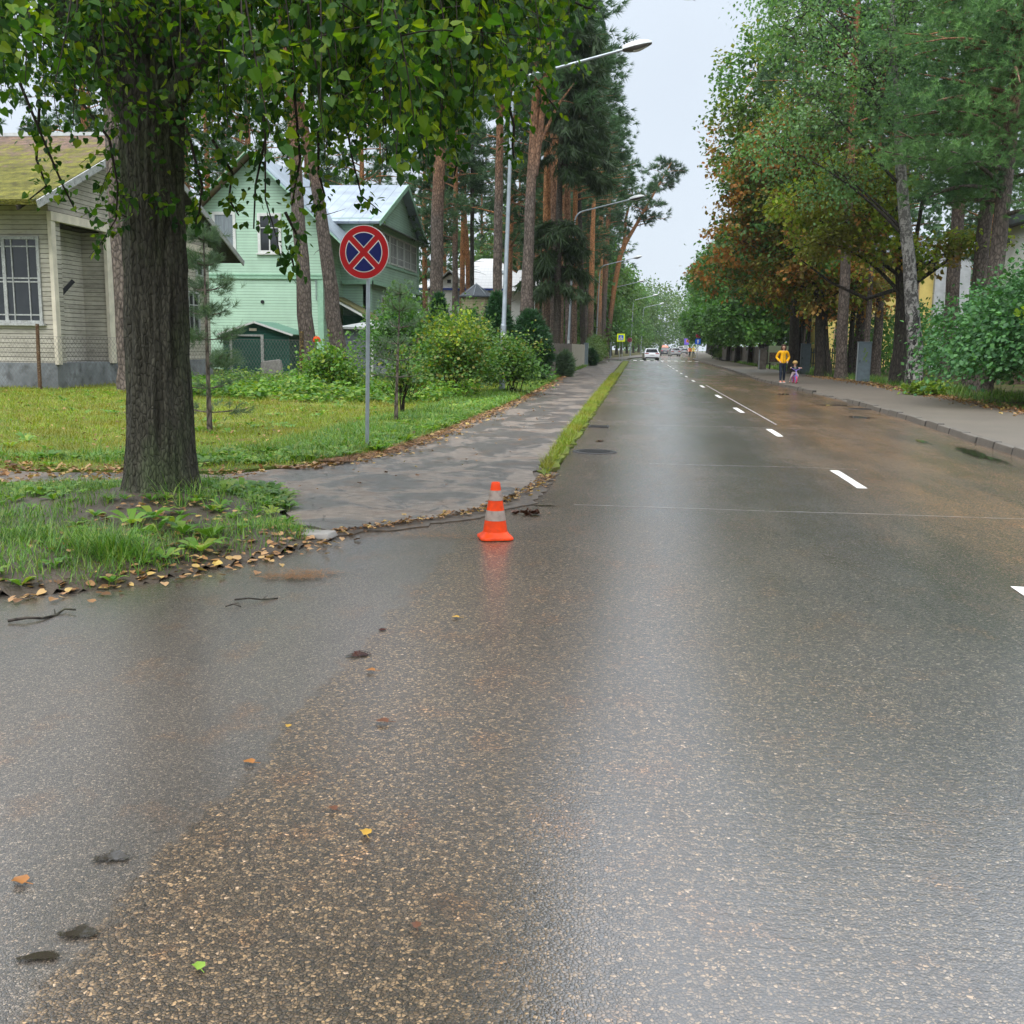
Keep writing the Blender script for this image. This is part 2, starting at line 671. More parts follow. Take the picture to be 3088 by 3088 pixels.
M['road'] = asphalt('wet_asphalt', False)
M['apron'] = asphalt('fine_wet_asphalt', True)
k = N('sidewalk_tarmac')
yy_ = k.xyz()[1]
pt = k.ramp(k.math('ADD', k.noise(1.0, 7, k.coord((1.2, .8, 1)), .68, .5), k.ramp(k.math('MULTIPLY', yy_, .02), [(.2, .05), (.34, -.13)])), [(.50, 0), (.56, 1)])
c = k.mix(pt, (.088, .077, .069), (.165, .132, .102))
c = k.mix(1, c, k.ramp(k.noise(9, 6, None, .7), [(.3, .55), (.7, 1.3)]), 'MULTIPLY')
cv = k.vor(1.7, k.coord((1, 2.2, 1)), 'DISTANCE_TO_EDGE')
crk = k.ramp(k.math('ADD', cv.outputs['Distance'], k.math('MULTIPLY', k.noise(6, 4), .09)), [(.045, 1), (.062, 0)])
c = k.mix(k.math('MULTIPLY', crk, .6), c, (.018, .017, .016))
c = k.mix(k.ramp(k.noise(2.4, 5), [(.52, 0), (.70, .65)]), c, (.11, .064, .036))
hh = k.math('ADD', k.noise(60, 5), k.math('MULTIPLY', crk, -1.2))
k.bsdf(c, k.ramp(pt, [(0, .33), (1, .62)]), .45, normal=k.bump(hh, .5, .012))
M['sidewalk'] = k.m
k = N('pavement_tarmac')
c = k.mix(k.noise(.8, 6, None, .6), (.085, .073, .06), (.155, .128, .10))
c = k.mix(1, c, k.ramp(k.noise(40, 4), [(.3, .7), (.7, 1.25)]), 'MULTIPLY')
k.bsdf(c, .5, .4, normal=k.bump(k.noise(70, 4), .4, .006))
M['pavement'] = k.m
k = N('kerb_concrete')
fr = k.math('FRACT', k.xyz()[1])
c = k.mix(k.noise(3, 6), (.065, .056, .046), (.165, .142, .115))
c = k.mix(k.ramp(fr, [(0, 1), (.025, .8), (.03, 0), (1, 0)]), c, (.03, .027, .022))
k.bsdf(c, .55, .4, normal=k.bump(k.noise(25, 5), .5, .012))
M['kerb'] = k.m
k = N('forest_soil')
c = k.mix(k.ramp(k.noise(.6, 6), [(.42, 0), (.58, 1)]), (.055, .043, .026), (.085, .10, .025))
c = k.mix(k.ramp(k.noise(7, 5), [(.5, 0), (.68, .8)]), c, (.12, .07, .03))
k.bsdf(c, .85, .15, normal=k.bump(k.noise(18, 6), .8, .03))
M['soil'] = k.m
k = N('mossy_lawn_ground')
c = k.mix(k.ramp(k.noise(.9, 6), [(.4, 0), (.6, 1)]), (.085, .12, .018), (.15, .17, .03))
c = k.mix(k.ramp(k.noise(1.3, 6, k.coord((1.3, 1, 1))), [(.58, 0), (.68, .7)]), c, (.16, .09, .035))
c = k.mix(1, c, k.ramp(k.noise(30, 4), [(.3, .5), (.7, 1.3)]), 'MULTIPLY')
k.bsdf(c, .85, .15, normal=k.bump(k.noise(40, 5), .9, .02))
M['moss'] = k.m
k = N('dark_damp_earth')
c = k.mix(k.noise(6, 6), (.03, .023, .017), (.085, .064, .044))
k.bsdf(c, .6, .35, normal=k.bump(k.noise(30, 6), .9, .02))
M['earth'] = k.m
M['debris'] = plain('wet_road_debris', (.075, .058, .042), .6, .35, var=.5, scale=9, bump=.8, dirt=(.13, .075, .035))
k = N('road_paint')
c = k.mix(k.ramp(k.noise(30, 5), [(.42, 0), (.75, .6)]), (.74, .73, .68), (.12, .11, .09))
k.bsdf(c, .45, .4, normal=k.bump(k.vor(78).outputs['Distance'], .3, .004))
M['paint'] = k.m
k = N('worn_road_paint')
c = k.mix(k.ramp(k.noise(22, 5), [(.38, 0), (.55, .95)]), (.5, .49, .45), (.07, .06, .05))
k.bsdf(c, .5, .4)
M['paint_worn'] = k.m
k = N('rain_water')
wp = k.n('BsdfPrincipled')
wp.inputs['Base Color'].default_value = (.03, .024, .018, 1)
wp.inputs['Roughness'].default_value = .05
wp.inputs['Specular IOR Level'].default_value = .9
k.l(k.bump(k.noise(16, 2), .05, .004), wp.inputs['Normal'])
q_ = k.n('VectorMath', operation='DISTANCE')
k.l(k.coord((1, 1, 0), kind='Generated'), q_.inputs[0])
q_.inputs[1].default_value = (.5, .5, 0)
al = k.ramp(k.math('ADD', q_.outputs['Value'], k.math('MULTIPLY', k.math('SUBTRACT', k.noise(14, 6, None, .75), .5), 1.3)), [(.20, 1), (.34, 0)])
tr = k.n('BsdfTransparent')
wm = k.n('MixShader')
k.l(al, wm.inputs[0])
k.l(tr.outputs[0], wm.inputs[1])
k.l(wp.outputs[0], wm.inputs[2])
k.l(wm.outputs[0], k.out.inputs[0])
M['water'] = k.m
M['seam'] = plain('sealed_crack', (.32, .30, .27), .4, .4)
# --- foliage
M['lime'] = leafmat('lime_leaf', [(.010, .04, .010), (.020, .068, .012), (.034, .10, .013), (.06, .145, .014), (.15, .22, .018)], .5, .5, .22, None, .8, (1.9, 1.7, .3))
M['limehi'] = leafmat('fresh_leaf', [(.035, .11, .022), (.07, .17, .025), (.12, .22, .03)], .4)
M['pine'] = leafmat('pine_needles', [(.045, .10, .046), (.075, .15, .065), (.11, .2, .085)], .3, .55, .25, (.028, .06, .03), .35, (1, 1.1, .7))
M['pine_soft'] = leafmat('soft_pine_needles', [(.11, .23, .075), (.155, .29, .10), (.21, .36, .125)], .42, .6, .2, (.06, .13, .06), .3, (1, 1.1, .8))
M['pine_blue'] = leafmat('blue_pine_needles', [(.055, .10, .06), (.09, .15, .085), (.13, .2, .11)], .35, .5)
M['spruce'] = leafmat('spruce_needles', [(.026, .050, .022), (.042, .075, .03), (.065, .11, .042)], .25, .55, .25, None, .4, (1, 1, .7))
M['decid'] = leafmat('broad_leaf', [(.045, .12, .035), (.075, .175, .042), (.12, .24, .05)], .4, .48, .28, (.10, .16, .03), .28)
M['decid_far'] = leafmat('far_broad_leaf', [(.04, .10, .035), (.07, .15, .042), (.12, .21, .052)], .38, .55, .25, (.10, .145, .038), .2)
M['birch'] = leafmat('birch_leaf', [(.085, .19, .07), (.13, .26, .095), (.19, .33, .12)], .42, .45, .35, (.10, .185, .05), .35)
M['maple'] = leafmat('maple_leaf', [(.12, .22, .022), (.18, .28, .026), (.28, .36, .035), (.38, .36, .04)], .42, .5, .25, (.16, .15, .03), .45)
M['rust'] = leafmat('rusty_chestnut_leaf', [(.26, .12, .035), (.38, .18, .045), (.46, .22, .055), (.26, .23, .045)], .4, .55, .22, (.13, .15, .035), .42, (1.3, 1.1, .6))
M['hedge'] = leafmat('hornbeam_leaf', [(.045, .135, .03), (.08, .2, .036), (.13, .27, .05)], .42, .5, .28, (.035, .09, .028), .3)
M['lilac'] = leafmat('lilac_leaf', [(.024, .085, .026), (.045, .135, .038), (.085, .21, .055)], .3, .45, .28, None, .6)
M['yel'] = leafmat('yellow_green_leaf', [(.10, .19, .02), (.17, .26, .03), (.22, .29, .04)], .4)
M['spirea'] = leafmat('spirea_leaf', [(.035, .10, .018), (.065, .16, .022), (.12, .21, .03), (.19, .17, .03)], .36, .45, .35, None, .9)
M['thuja'] = leafmat('thuja_spray', [(.012, .045, .018), (.02, .07, .022), (.035, .105, .03)], .18, .5)
M['weed'] = leafmat('weed_leaf', [(.05, .14, .02), (.09, .21, .025), (.15, .28, .035), (.23, .28, .035)], .38)
M['grass'] = leafmat('grass_blade', [(.04, .12, .018), (.08, .19, .025), (.13, .26, .035), (.22, .27, .05)], .35, .4, .4, None, .8)
M['lawn'] = leafmat('lawn_blade', [(.10, .16, .018), (.16, .235, .02), (.23, .30, .03), (.26, .22, .05)], .38, .5, .3, (.22, .20, .03), .7)
M['litter'] = leafmat('dead_leaf', [(.08, .042, .02), (.18, .09, .038), (.30, .16, .065), (.40, .24, .12), (.42, .30, .08)], .15, .5, .35, None, 1)
M['needles'] = leafmat('dead_pine_needles', [(.13, .06, .022), (.2, .09, .028), (.27, .135, .045)], .1, .6)
# --- bark
M['b_lime'] = bark('lime_bark', (.068, .064, .046), None, sc=1.5, ridge=(19, 19, 4.2), moss=(.062, .085, .034), bstr=1.0, plates=.7)
M['b_pine'] = bark('pine_bark', (.145, .115, .095), (.36, .17, .08), 8, 13, 1.0, (9, 9, 2.4))
M['b_pine_red'] = bark('orange_pine_bark', (.18, .125, .09), (.46, .21, .085), 4, 9, 1.0, (9, 9, 2.4))
M['b_dark'] = bark('dark_bark', (.06, .05, .04), None, sc=1.1, moss=(.05, .055, .028))
M['b_spruce'] = bark('spruce_bark', (.09, .075, .06), None, sc=1.4, ridge=(7, 7, 4))
M['twig'] = plain('dark_twig', (.028, .022, .016), .7, .2)
k = N('birch_bark')
z = k.xyz()[2]
base = k.mix(k.noise(2, 5, k.coord((3, 3, 14))), (.20, .19, .17), (.44, .42, .39))
blk = k.ramp(k.noise(1.0, 6, k.coord((6, 6, 3.6)), .7, .8), [(.46, 0), (.53, 1)])
low = k.ramp(k.math('ADD', k.math('MULTIPLY', z, .09), k.math('MULTIPLY', k.noise(1.2, 4, k.coord((2, 2, .8))), .55)), [(.30, 1), (.52, .35), (.9, .12)])
c = k.mix(k.math('MULTIPLY', blk, k.math('ADD', low, .55), True), base, (.02, .018, .016))
c = k.mix(k.math('MULTIPLY', k.ramp(k.noise(1, 4, k.coord((5, 5, 24))), [(.58, 0), (.66, 1)]), .7), c, (.05, .045, .04))
k.bsdf(c, .7, .3, normal=k.bump(blk, .6, .02))
M['b_birch'] = k.m
# --- buildings and things
M['cream_siding'] = siding('cream_weatherboard', (.52, .485, .40), .145, .16, .3, worn=.6)
M['cream_trim'] = plain('cream_trim', (.64, .58, .46), .6, .3, var=.22, scale=3)
M['foundation'] = plain('grey_render_plinth', (.20, .215, .225), .8, .2, var=.5, scale=1.5, bump=.4, dirt=(.07, .07, .07))
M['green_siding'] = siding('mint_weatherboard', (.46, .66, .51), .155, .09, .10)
M['green_siding2'] = siding('mint_weatherboard_dark', (.37, .55, .42), .155, .09, .14)  # darker copy of the mint boards, used on the street wing
M['green_trim'] = plain('mint_trim', (.30, .50, .36), .55, .3, var=.15)
M['white_wood'] = plain('white_painted_wood', (.68, .69, .66), .5, .35, var=.14)
M['greywhite'] = plain('weathered_white_wood', (.42, .43, .41), .6, .3, var=.3, scale=9, dirt=(.14, .13, .11))
M['dark_wood'] = plain('dark_old_wood', (.05, .042, .033), .75, .2, var=.4)
M['roof_grey'] = metalroof('grey_sheet_roof', (.30, .36, .42), .62, 1, (.25, .13, .06), .66)
M['roof_grey_x'] = metalroof('grey_sheet_roof_x', (.33, .39, .46), .62, 0, (.26, .14, .06), .64)
M['roof_rust'] = metalroof('rusty_sheet_roof', (.30, .20, .14), .62, 1, (.32, .15, .07), .45)
k = N('mossy_roof')
o = k.xyz()
row = k.math('FRACT', k.math('DIVIDE', o[1], .33))
ms = k.ramp(k.math('ADD', k.math('MULTIPLY', k.noise(1.3, 7, None, .7), .9), k.math('MULTIPLY', k.math('SUBTRACT', 8.9, o[2]), .13)), [(.50, 0), (.66, 1)])
c = k.mix(k.ramp(k.noise(5, 6), [(.4, 0), (.6, 1)]), (.23, .15, .11), (.13, .095, .075))
mo = k.ramp(k.noise(2.6, 7, None, .7), [(.3, (.05, .045, .015)), (.5, (.14, .135, .028)), (.7, (.27, .25, .045))])
c = k.mix(ms, c, mo)
c = k.mix(k.ramp(row, [(0, .6), (.12, .1), (.2, 0), (1, 0)]), c, (.06, .05, .02))
k.bsdf(c, .85, .15, normal=k.bump(k.math('ADD', k.noise(14, 6), k.math('MULTIPLY', row, -.6)), 1.0, .12))
M['roof_moss'] = k.m
k = N('white_tile_roof')
o = k.xyz()
f1 = k.math('FRACT', k.math('DIVIDE', o[2], .28))
f2 = k.math('FRACT', k.math('DIVIDE', o[0], .35))
ln = k.math('MAXIMUM', k.ramp(f1, [(0, 1), (.12, .5), (.2, 0), (1, 0)]), k.ramp(f2, [(0, .6), (.1, .2), (.15, 0), (1, 0)]))
k.bsdf(k.mix(k.math('MULTIPLY', ln, .45), (.70, .70, .69), (.30, .30, .31)), .35, .5)
M['roof_white'] = k.m
M['white_render'] = plain('white_render', (.80, .80, .77), .7, .25, var=.1)
M['yellow_render'] = plain('yellow_render', (.78, .62, .20), .75, .2, var=.12, scale=2)
M['tan_render'] = plain('tan_render', (.45, .33, .2), .75, .2)
M['grey_render'] = plain('pale_grey_render', (.45, .47, .48), .75, .2, var=.2, scale=2)
M['blue'] = plain('blue_paint', (.02, .06, .35), .45, .4)
M['slate'] = plain('dark_slate_roof', (.07, .085, .10), .5, .4, var=.3)
k = N('dark_window_glass')
k.bsdf(k.mix(k.noise(1.5, 3), (.012, .015, .017), (.04, .045, .05)), .06, .5)
M['glass'] = k.m
k = N('curtained_window_glass')
k.bsdf(k.mix(k.noise(2.5, 4, k.coord((6, 6, .5))), (.10, .125, .14), (.30, .34, .36)), .08, .5)
M['glass_pale'] = k.m
M['shed_green'] = siding('dark_green_sheet', (.018, .095, .07), .12, .1, .2)
M['shed_roof'] = metalroof('green_sheet_roof', (.11, .25, .18), .25, 0, (.16, .13, .07), .6)
k = N('grey_felt_shingle')
k.bsdf(k.mix(k.noise(6, 5, k.coord((1, 1, 3))), (.10, .115, .13), (.20, .22, .245)), .8, .2, normal=k.bump(k.ramp(k.math('FRACT', k.math('DIVIDE', k.xyz()[2], .22)), [(0, 0), (.12, 1), (1, .8)]), .6, .02))
M['shed_grey'] = k.m
M['zinc'] = plain('galvanised_steel', (.33, .37, .40), .42, .5, .55, .22, 4)
M['zinc_light'] = plain('pale_lamp_shell', (.52, .54, .53), .4, .45, .1, .2, 8)
M['lamp_dark'] = plain('lamp_underside', (.10, .09, .085), .45, .4)
M['lamp_glass'] = plain('lamp_bowl', (.62, .63, .62), .15, .5)
M['rustpost'] = plain('rusty_post', (.10, .055, .03), .8, .2, var=.5, scale=14, bump=.6, dirt=(.30, .24, .15))
M['lichen'] = plain('lichened_post', (.06, .042, .026), .85, .2, var=.5, scale=8, dirt=(.35, .24, .06))
M['wire'] = plain('old_wire', (.16, .15, .14), .6, .35, .3)
M['red'] = plain('sign_red', (.36, .004, .006), .5, .25, var=.1)
M['sblue'] = plain('sign_blue', (.003, .007, .09), .5, .25, var=.12)
M['swhite'] = plain('sign_white', (.62, .60, .57), .45, .4, var=.1)
M['bright_blue'] = plain('sign_bright_blue', (.015, .11, .60), .4, .4)
M['fluo'] = plain('fluorescent_yellow', (.72, .85, .02), .5, .3, var=.06)
M['black'] = plain('black', (.012, .012, .013), .5, .35)
M['orange'] = plain('cone_orange', (.74, .052, .002), .5, .25, var=.3, scale=9, dirt=(.42, .05, .012))
M['cone_white'] = plain('dirty_reflective_band', (.30, .235, .195), .4, .45, var=.3, scale=14, dirt=(.17, .12, .10))
M['fence_grey'] = plain('grey_fence_board', (.20, .175, .15), .8, .2, var=.4, scale=4, bump=.3)
M['fence_pale'] = plain('pale_fence_board', (.46, .43, .35), .7, .25, var=.2, scale=4)
M['fence_dark'] = plain('dark_fence_board', (.15, .135, .12), .8, .2, var=.45, scale=3, bump=.3)
M['picket_green'] = plain('dark_green_picket', (.025, .035, .03), .7, .25)
M['cabinet'] = plain('grey_cabinet_sheet', (.17, .215, .235), .55, .35, var=.22, scale=5)
M['cabinet_edge'] = plain('pale_cabinet_edge', (.36, .40, .41), .5, .35)
M['graffiti'] = plain('yellow_green_spray', (.22, .36, .03), .6, .25, var=.5, scale=30)
M['board'] = plain('pale_green_board', (.36, .42, .27), .5, .35, var=.1)
M['board_pic'] = plain('brown_picture', (.14, .085, .06), .5, .35, var=.8, scale=9, dirt=(.36, .3, .24))
M['iron'] = plain('cast_iron', (.03, .028, .026), .45, .5, .5, .4, 20, .5)
M['stone'] = plain('concrete_slab', (.26, .245, .225), .8, .2, var=.3)
M['plastic_blue'] = plain('blue_plastic', (.12, .22, .26), .4, .4)
# people, cars
M['skin'] = plain('skin', (.52, .30, .21), .5, .35, var=.06)
M['hair_brown'] = plain('brown_hair', (.055, .026, .014), .55, .3, var=.4, scale=40)
M['hair_blond'] = plain('blond_hair', (.48, .31, .11), .55, .3, var=.3, scale=40)
M['jacket'] = plain('yellow_jacket', (.80, .40, .004), .6, .25, var=.14, scale=12, bump=.2)
M['leggings'] = plain('navy_leggings', (.010, .017, .032), .6, .3, var=.3)
M['shoes'] = plain('coral_shoes', (.80, .30, .20), .6, .3, var=.15)
M['sole'] = plain('white_sole', (.7, .66, .62), .6, .3)
M['tee'] = plain('black_tee', (.012, .012, .016), .7, .25)
M['pink_grey'] = plain('pinkish_grey_trousers', (.34, .26, .26), .7, .25)
M['lav'] = plain('lavender_frame', (.27, .20, .60), .35, .45)
M['pink_tyre'] = plain('pink_tyre', (.70, .06, .12), .5, .35)
M['hivis'] = plain('orange_workwear', (.75, .16, .02), .6, .25)
M['hivis_y'] = plain('yellow_workwear', (.70, .55, .08), .6, .25)
M['carwhite'] = plain('white_car_paint', (.66, .69, .73), .22, .5, var=.05, coat=1)
M['carsilver'] = plain('silver_car_paint', (.42, .44, .48), .25, .5, .3, .08, coat=1)
M['cardark'] = plain('dark_car_paint', (.05, .055, .065), .22, .5, .2, .1, coat=1)
M['carorange'] = plain('orange_car_paint', (.65, .12, .02), .3, .5, coat=.6)
M['carglass'] = plain('car_glass', (.015, .018, .022), .06, .5)
M['tyre'] = plain('tyre_rubber', (.014, .014, .014), .75, .25)
M['rim'] = plain('wheel_rim', (.35, .36, .37), .35, .5, .6)
M['taillight'] = plain('tail_light', (.35, .012, .01), .2, .5)
M['purple'] = plain('purple_sign', (.16, .11, .55), .5, .35)

# ------------------------------------------------------------------ ground, road, pavements
def strip(name, ys, left, right, z, mt, nx=1):
    b = B()
    V = []
    for y, a, c in zip(ys, left, right):
        for i in range(nx + 1):
            V.append((a + (c - a) * i / nx, y, z))
    F = np.array([(j * (nx + 1) + i, j * (nx + 1) + i + 1, (j + 1) * (nx + 1) + i + 1, (j + 1) * (nx + 1) + i) for j in range(len(ys) - 1) for i in range(nx)])
    b.add(V, F)
    return b.build(name, mt)


gb = B()
gb.add([(-260, -60, -.05), (260, -60, -.05), (260, 560, -.05), (-260, 560, -.05)], np.array([(0, 1, 2, 3)]))
struct(gb.build('ground', M['soil']))

YS = np.concatenate([np.arange(-14, 130, 2.0), np.arange(130, 440, 5.0)])
KY = np.array([-14, 5, 16, 25, 34, 45, 53, 80, 127, 440])
KX = np.array([4.6, 5.3, 5.85, 6.25, 6.5, 6.25, 6.05, 6.65, 7.2, 7.2])
kx = lambda y: np.interp(y, KY, KX) + off(y)
lx = lambda y: np.interp(y, [-14, 0, 8, 12, 60, 440], [-1.42, -1.42, -1.3, -1.0, -1.02, -1.15]) + off(y)
road = strip('road', YS, np.where(YS < 9.5, -16.0, lx(YS)), kx(YS) + .05, 0.0, M['road'], 2)
struct(road)

# finer asphalt of the side road mouth, laid against the carriageway
ap = [(-7.5, 7.4), (-7.5, 5.4), (-7.5, -13), (-34, -13), (-34, 7.5)]
apron = slab('side_road', ap, .0025, -.02, M['road'], .03, .12, 4)
struct(apron)

# left pavement with its broken front edge and the path behind the linden
SWL = [(58, -3.95), (44, -3.65), (30, -3.42), (18.7, -3.48), (14.5, -3.62), (12.6, -4.15), (11.6, -4.9)]
sw = [(-1.22, 12.4), (-1.26, 17), (-1.38, 30), (-1.46, 48), (-1.56, 68), (-1.7, 100), (-1.72, 118), (-4.2, 118), (-4.2, 80)] + [(x, y) for y, x in SWL] + \
     [(-7.5, 11.35), (-12, 11.1), (-22, 11), (-22, 9.4), (-12, 9.6), (-6.7, 10.05), (-4.67, 10.85), (-3.6, 10.2), (-2.98, 8.6), (-2.55, 8.3), (-1.93, 9.0), (-1.5, 9.75), (-1.28, 10.7), (-1.15, 11.7)]
sidewalk = slab('sidewalk', sw, .032, -.03, M['sidewalk'], .06, .22, 9)
struct(sidewalk)
# verge between pavement and carriageway
vs_ = [(-1.06, 12.3), (-1.02, 17), (-1.02, 30), (-1.0, 60), (-1.05, 118), (-1.68, 118), (-1.5, 68), (-1.42, 45), (-1.36, 30), (-1.27, 17), (-1.22, 13)]
struct(slab('verge_strip', vs_, .030, -.03, M['moss'], .075, .22, 3))
struct(slab('soil_edge', [(-1.0, 10.3), (-.98, 13), (-1.35, 13), (-1.45, 11), (-1.55, 9.9), (-2.2, 9.15), (-2.9, 8.45), (-2.6, 8.05), (-1.9, 8.75), (-1.45, 9.3)], .012, -.02, M['debris'], .05, .10, 6))

# verge mound round the linden
VG = [(-9, 5.2), (-5.5, 5.55), (-3.95, 5.75), (-3.5, 5.98), (-3.1, 6.5), (-2.84, 7.0), (-2.6, 7.5), (-2.5, 8.1), (-2.95, 8.45), (-3.25, 9.3), (-3.56, 10.15), (-4.1, 10.6), (-4.67, 10.8), (-6.7, 10.05), (-9, 9.9), (-20, 9.8), (-20, 5.0)]


def in_poly(P, poly):
    x, y = P[:, 0], P[:, 1]
    r = np.zeros(len(P), bool)
    n = len(poly)
    for i in range(n):
        x0, y0 = poly[i][:2]
        x1, y1 = poly[(i + 1) % n][:2]
        c = ((y0 > y) != (y1 > y)) & (x < (x1 - x0) * (y - y0) / (y1 - y0 + 1e-12) + x0)
        r ^= c
    return r


def poly_dist(P, poly):
    d = np.full(len(P), 1e9)
    n = len(poly)
    for i in range(n):
        a = np.array(poly[i][:2])
        v = np.array(poly[(i + 1) % n][:2]) - a
        t = np.clip(((P - a) @ v) / (v @ v + 1e-12), 0, 1)
        d = np.minimum(d, np.linalg.norm(P - a - t[:, None] * v, axis=1))
    return d


def vz(P):
    d = np.where(in_poly(P, VG), poly_dist(P, VG), 0)
    m = np.exp(-((P[:, 0] + 4.45) ** 2 + (P[:, 1] - 9.0) ** 2) / .9) * .10
    return .012 + .11 * (1 - np.exp(-d / .35)) + m


bm = bmesh.new()
gx, gy = np.meshgrid(np.arange(-14, -2.3, .07), np.arange(5.0, 11.0, .07))
P = np.stack([gx.ravel(), gy.ravel()], 1)
rg = np.random.default_rng(2)
keep = in_poly(P + rg.normal(size=P.shape) * .02, VG)
Zv = vz(P) + np.array([mnoise.noise(Vector((p[0] * 3, p[1] * 3, 0))) for p in P]) * .025
idx = np.arange(len(P)).reshape(gx.shape)
q = np.stack([idx[:-1, :-1], idx[:-1, 1:], idx[1:, 1:], idx[1:, :-1]], -1).reshape(-1, 4)
q = q[keep[q].sum(1) >= 3]
Zv = np.where(keep, Zv, -.012)
b = B()
b.add(np.column_stack([P, Zv]), q, 0, True)
struct(b.build('grass_verge', M['earth']))

# lawn under the pines
LW = [(-3.5, 18.7), (-3.44, 30), (-3.67, 44), (-4.0, 56), (-40, 56), (-60, 11.3), (-7.5, 11.45), (-4.95, 11.7), (-4.2, 12.7), (-3.66, 14.5)]
struct(slab('lawn', LW, .06, -.04, M['moss'], .05, .3, 8))
# house plots further on, right hand woodland floor
struct(slab('right_verge', [(9.9, -14), (9.9, 25), (10.4, 34), (10.7, 48), (9.9, 65), (9.8, 82), (10.2, 120), (10.2, 128), (60, 128), (60, -14)], .10, -.04, M['soil'], .12, .4, 12))
kh = lambda y: .125 if not (33.6 < y < 39) else .045
b = B()
V = []
yy_ = np.arange(-14, 128.1, .5)
for y in yy_:
    xl, xr = float(kx(y)) + .168, float(np.interp(y, [-14, 25, 34, 48, 65, 82, 130], [10.0, 10.0, 10.5, 10.8, 10.0, 9.9, 10.3]))
    zl = min(.105, min(kh(y - .6), kh(y), kh(y + .6)) - .01)
    V += [(xl, y, zl), (xl + .9, y, .105), (xr, y, .11)]
b.add(V, np.array([(3 * i + j, 3 * i + j + 1, 3 * i + j + 4, 3 * i + j + 3) for i in range(len(yy_) - 1) for j in range(2)]), 0, True)
struct(b.build('pavement', M['pavement']))
# kerb: real stones, each with its own wear, dropped at the gateway
b = B()
rk = random.Random(5)
y = -14.0
while y < 128:
    L = 1.0
    h = min(kh(y), kh(y + 1))
    x0, x1 = float(kx(y)), float(kx(y + L))
    dz, dx = rk.uniform(-.014, .014), rk.uniform(-.018, .018)
    g = .012
    V = [(x0 + dx, y + g, -.04), (x0 + dx + .17, y + g, -.04), (x1 + dx + .17, y + L - g, -.04), (x1 + dx, y + L - g, -.04),
         (x0 + dx + .03, y + g, h + dz), (x0 + dx + .17, y + g, h + dz), (x1 + dx + .17, y + L - g, h + dz), (x1 + dx + .03, y + L - g, h + dz)]
    b.hexa(V)
    y += L
kerb = b.build('kerb', M['kerb'], bevel=.015)
struct(kerb)
# far pavements beyond the crossing
yf = YS[YS > 129]
struct(strip('far_pavement', yf, kx(yf) + .1, kx(yf) + 3.2, .09, M['pavement']))
struct(strip('far_pavement', yf, lx(yf) - 3.3, lx(yf) - .4, .06, M['pavement']))
yl = np.arange(118, 132, 2.0)
struct(strip('side_street', yl, yl * 0 - 40, lx(yl) - .0, .008, M['apron']))

# ------------------------------------------------------------------ markings
def dash(y0, y1, x=2.66, wd=.12, mt='paint', name='road_marking'):
    bb = B()
    n = 6
    V = []
    rr = random.Random(int(y0 * 10))
    for i in range(n + 1):
        yy = y0 + (y1 - y0) * i / n
        o_ = float(off(yy))
        V += [(x - wd / 2 + o_ + rr.uniform(-.006, .006), yy, .005), (x + wd / 2 + o_ + rr.uniform(-.006, .006), yy, .005)]
    bb.add(V, np.array([(2 * i, 2 * i + 1, 2 * i + 3, 2 * i + 2) for i in range(n)]))
    o_ = bb.build(name, M[mt])
    return struct(o_)


for y0, y1 in ((5.3, 7.27), (12.3, 14.08), (19.4, 21.15), (26.45, 28.6), (34.15, 36.3), (43.1, 45.3), (50.4, 52.6), (57.8, 60), (65, 67.4), (72.4, 74.8), (79.8, 82.2), (87, 90), (94, 97), (101, 119)):
    dash(y0, y1, 2.66 if y0 < 30 else 2.72)
dash(22.5, 46, 2.98, .05, 'paint_worn')
dash(101, 124, 2.75, .1, 'paint')
for i in range(10):
    b = B()
    x = -.6 + i * .82
    b.add([(x, 124.5, .005), (x + .42, 124.5, .005), (x + .42, 128.5, .005), (x, 128.5, .005)], np.array([(0, 1, 2, 3)]))
    struct(b.build('road_marking', M['paint']))
# sealed cracks right across the carriageway
for (ya, xa, xb, wd, sd_) in ((10.35, -.6, 6.2, .022, 1), (14.3, .2, 3.0, .02, 2), (21.5, 0, 3.4, .02, 4)):
    b = B()
    rr = random.Random(sd_)
    V = []
    n = 60
    wob = 0
    for i in range(n + 1):
        x = xa + (xb - xa) * i / n
        wob += rr.uniform(-.012, .012)
        wob *= .97
        ww = wd * rr.uniform(.25, 1.0)
        V += [(x, ya + wob - ww / 2, .004), (x, ya + wob + ww / 2, .004)]
    b.add(V, np.array([(2 * i, 2 * i + 2, 2 * i + 3, 2 * i + 1) for i in range(n)]))
    struct(b.build('sealed_crack', M['seam']))

# ------------------------------------------------------------------ puddles
def puddle(p, a, bb_, rz, seed, z=.0085):
    b = B()
    rr = np.random.default_rng(seed)
    n = 40
    ph = rr.uniform(0, 6.3, 4)
    V = [(0, 0, 0)]
    for i in range(n):
        t = 2 * pi * i / n
        r = 1 + .28 * sin(2 * t + ph[0]) + .2 * sin(3 * t + ph[1]) + .12 * sin(6 * t + ph[2]) + .07 * sin(11 * t + ph[3])
        x, y = a * r * cos(t), bb_ * r * sin(t)
        V.append((x * cos(rz) - y * sin(rz), x * sin(rz) + y * cos(rz), 0))
    b.add(V, np.array([(0, 1 + i, 1 + (i + 1) % n) for i in range(n)]))
    o = b.build('puddle', M['water'], loc=(p[0], p[1], z))
    return struct(o)


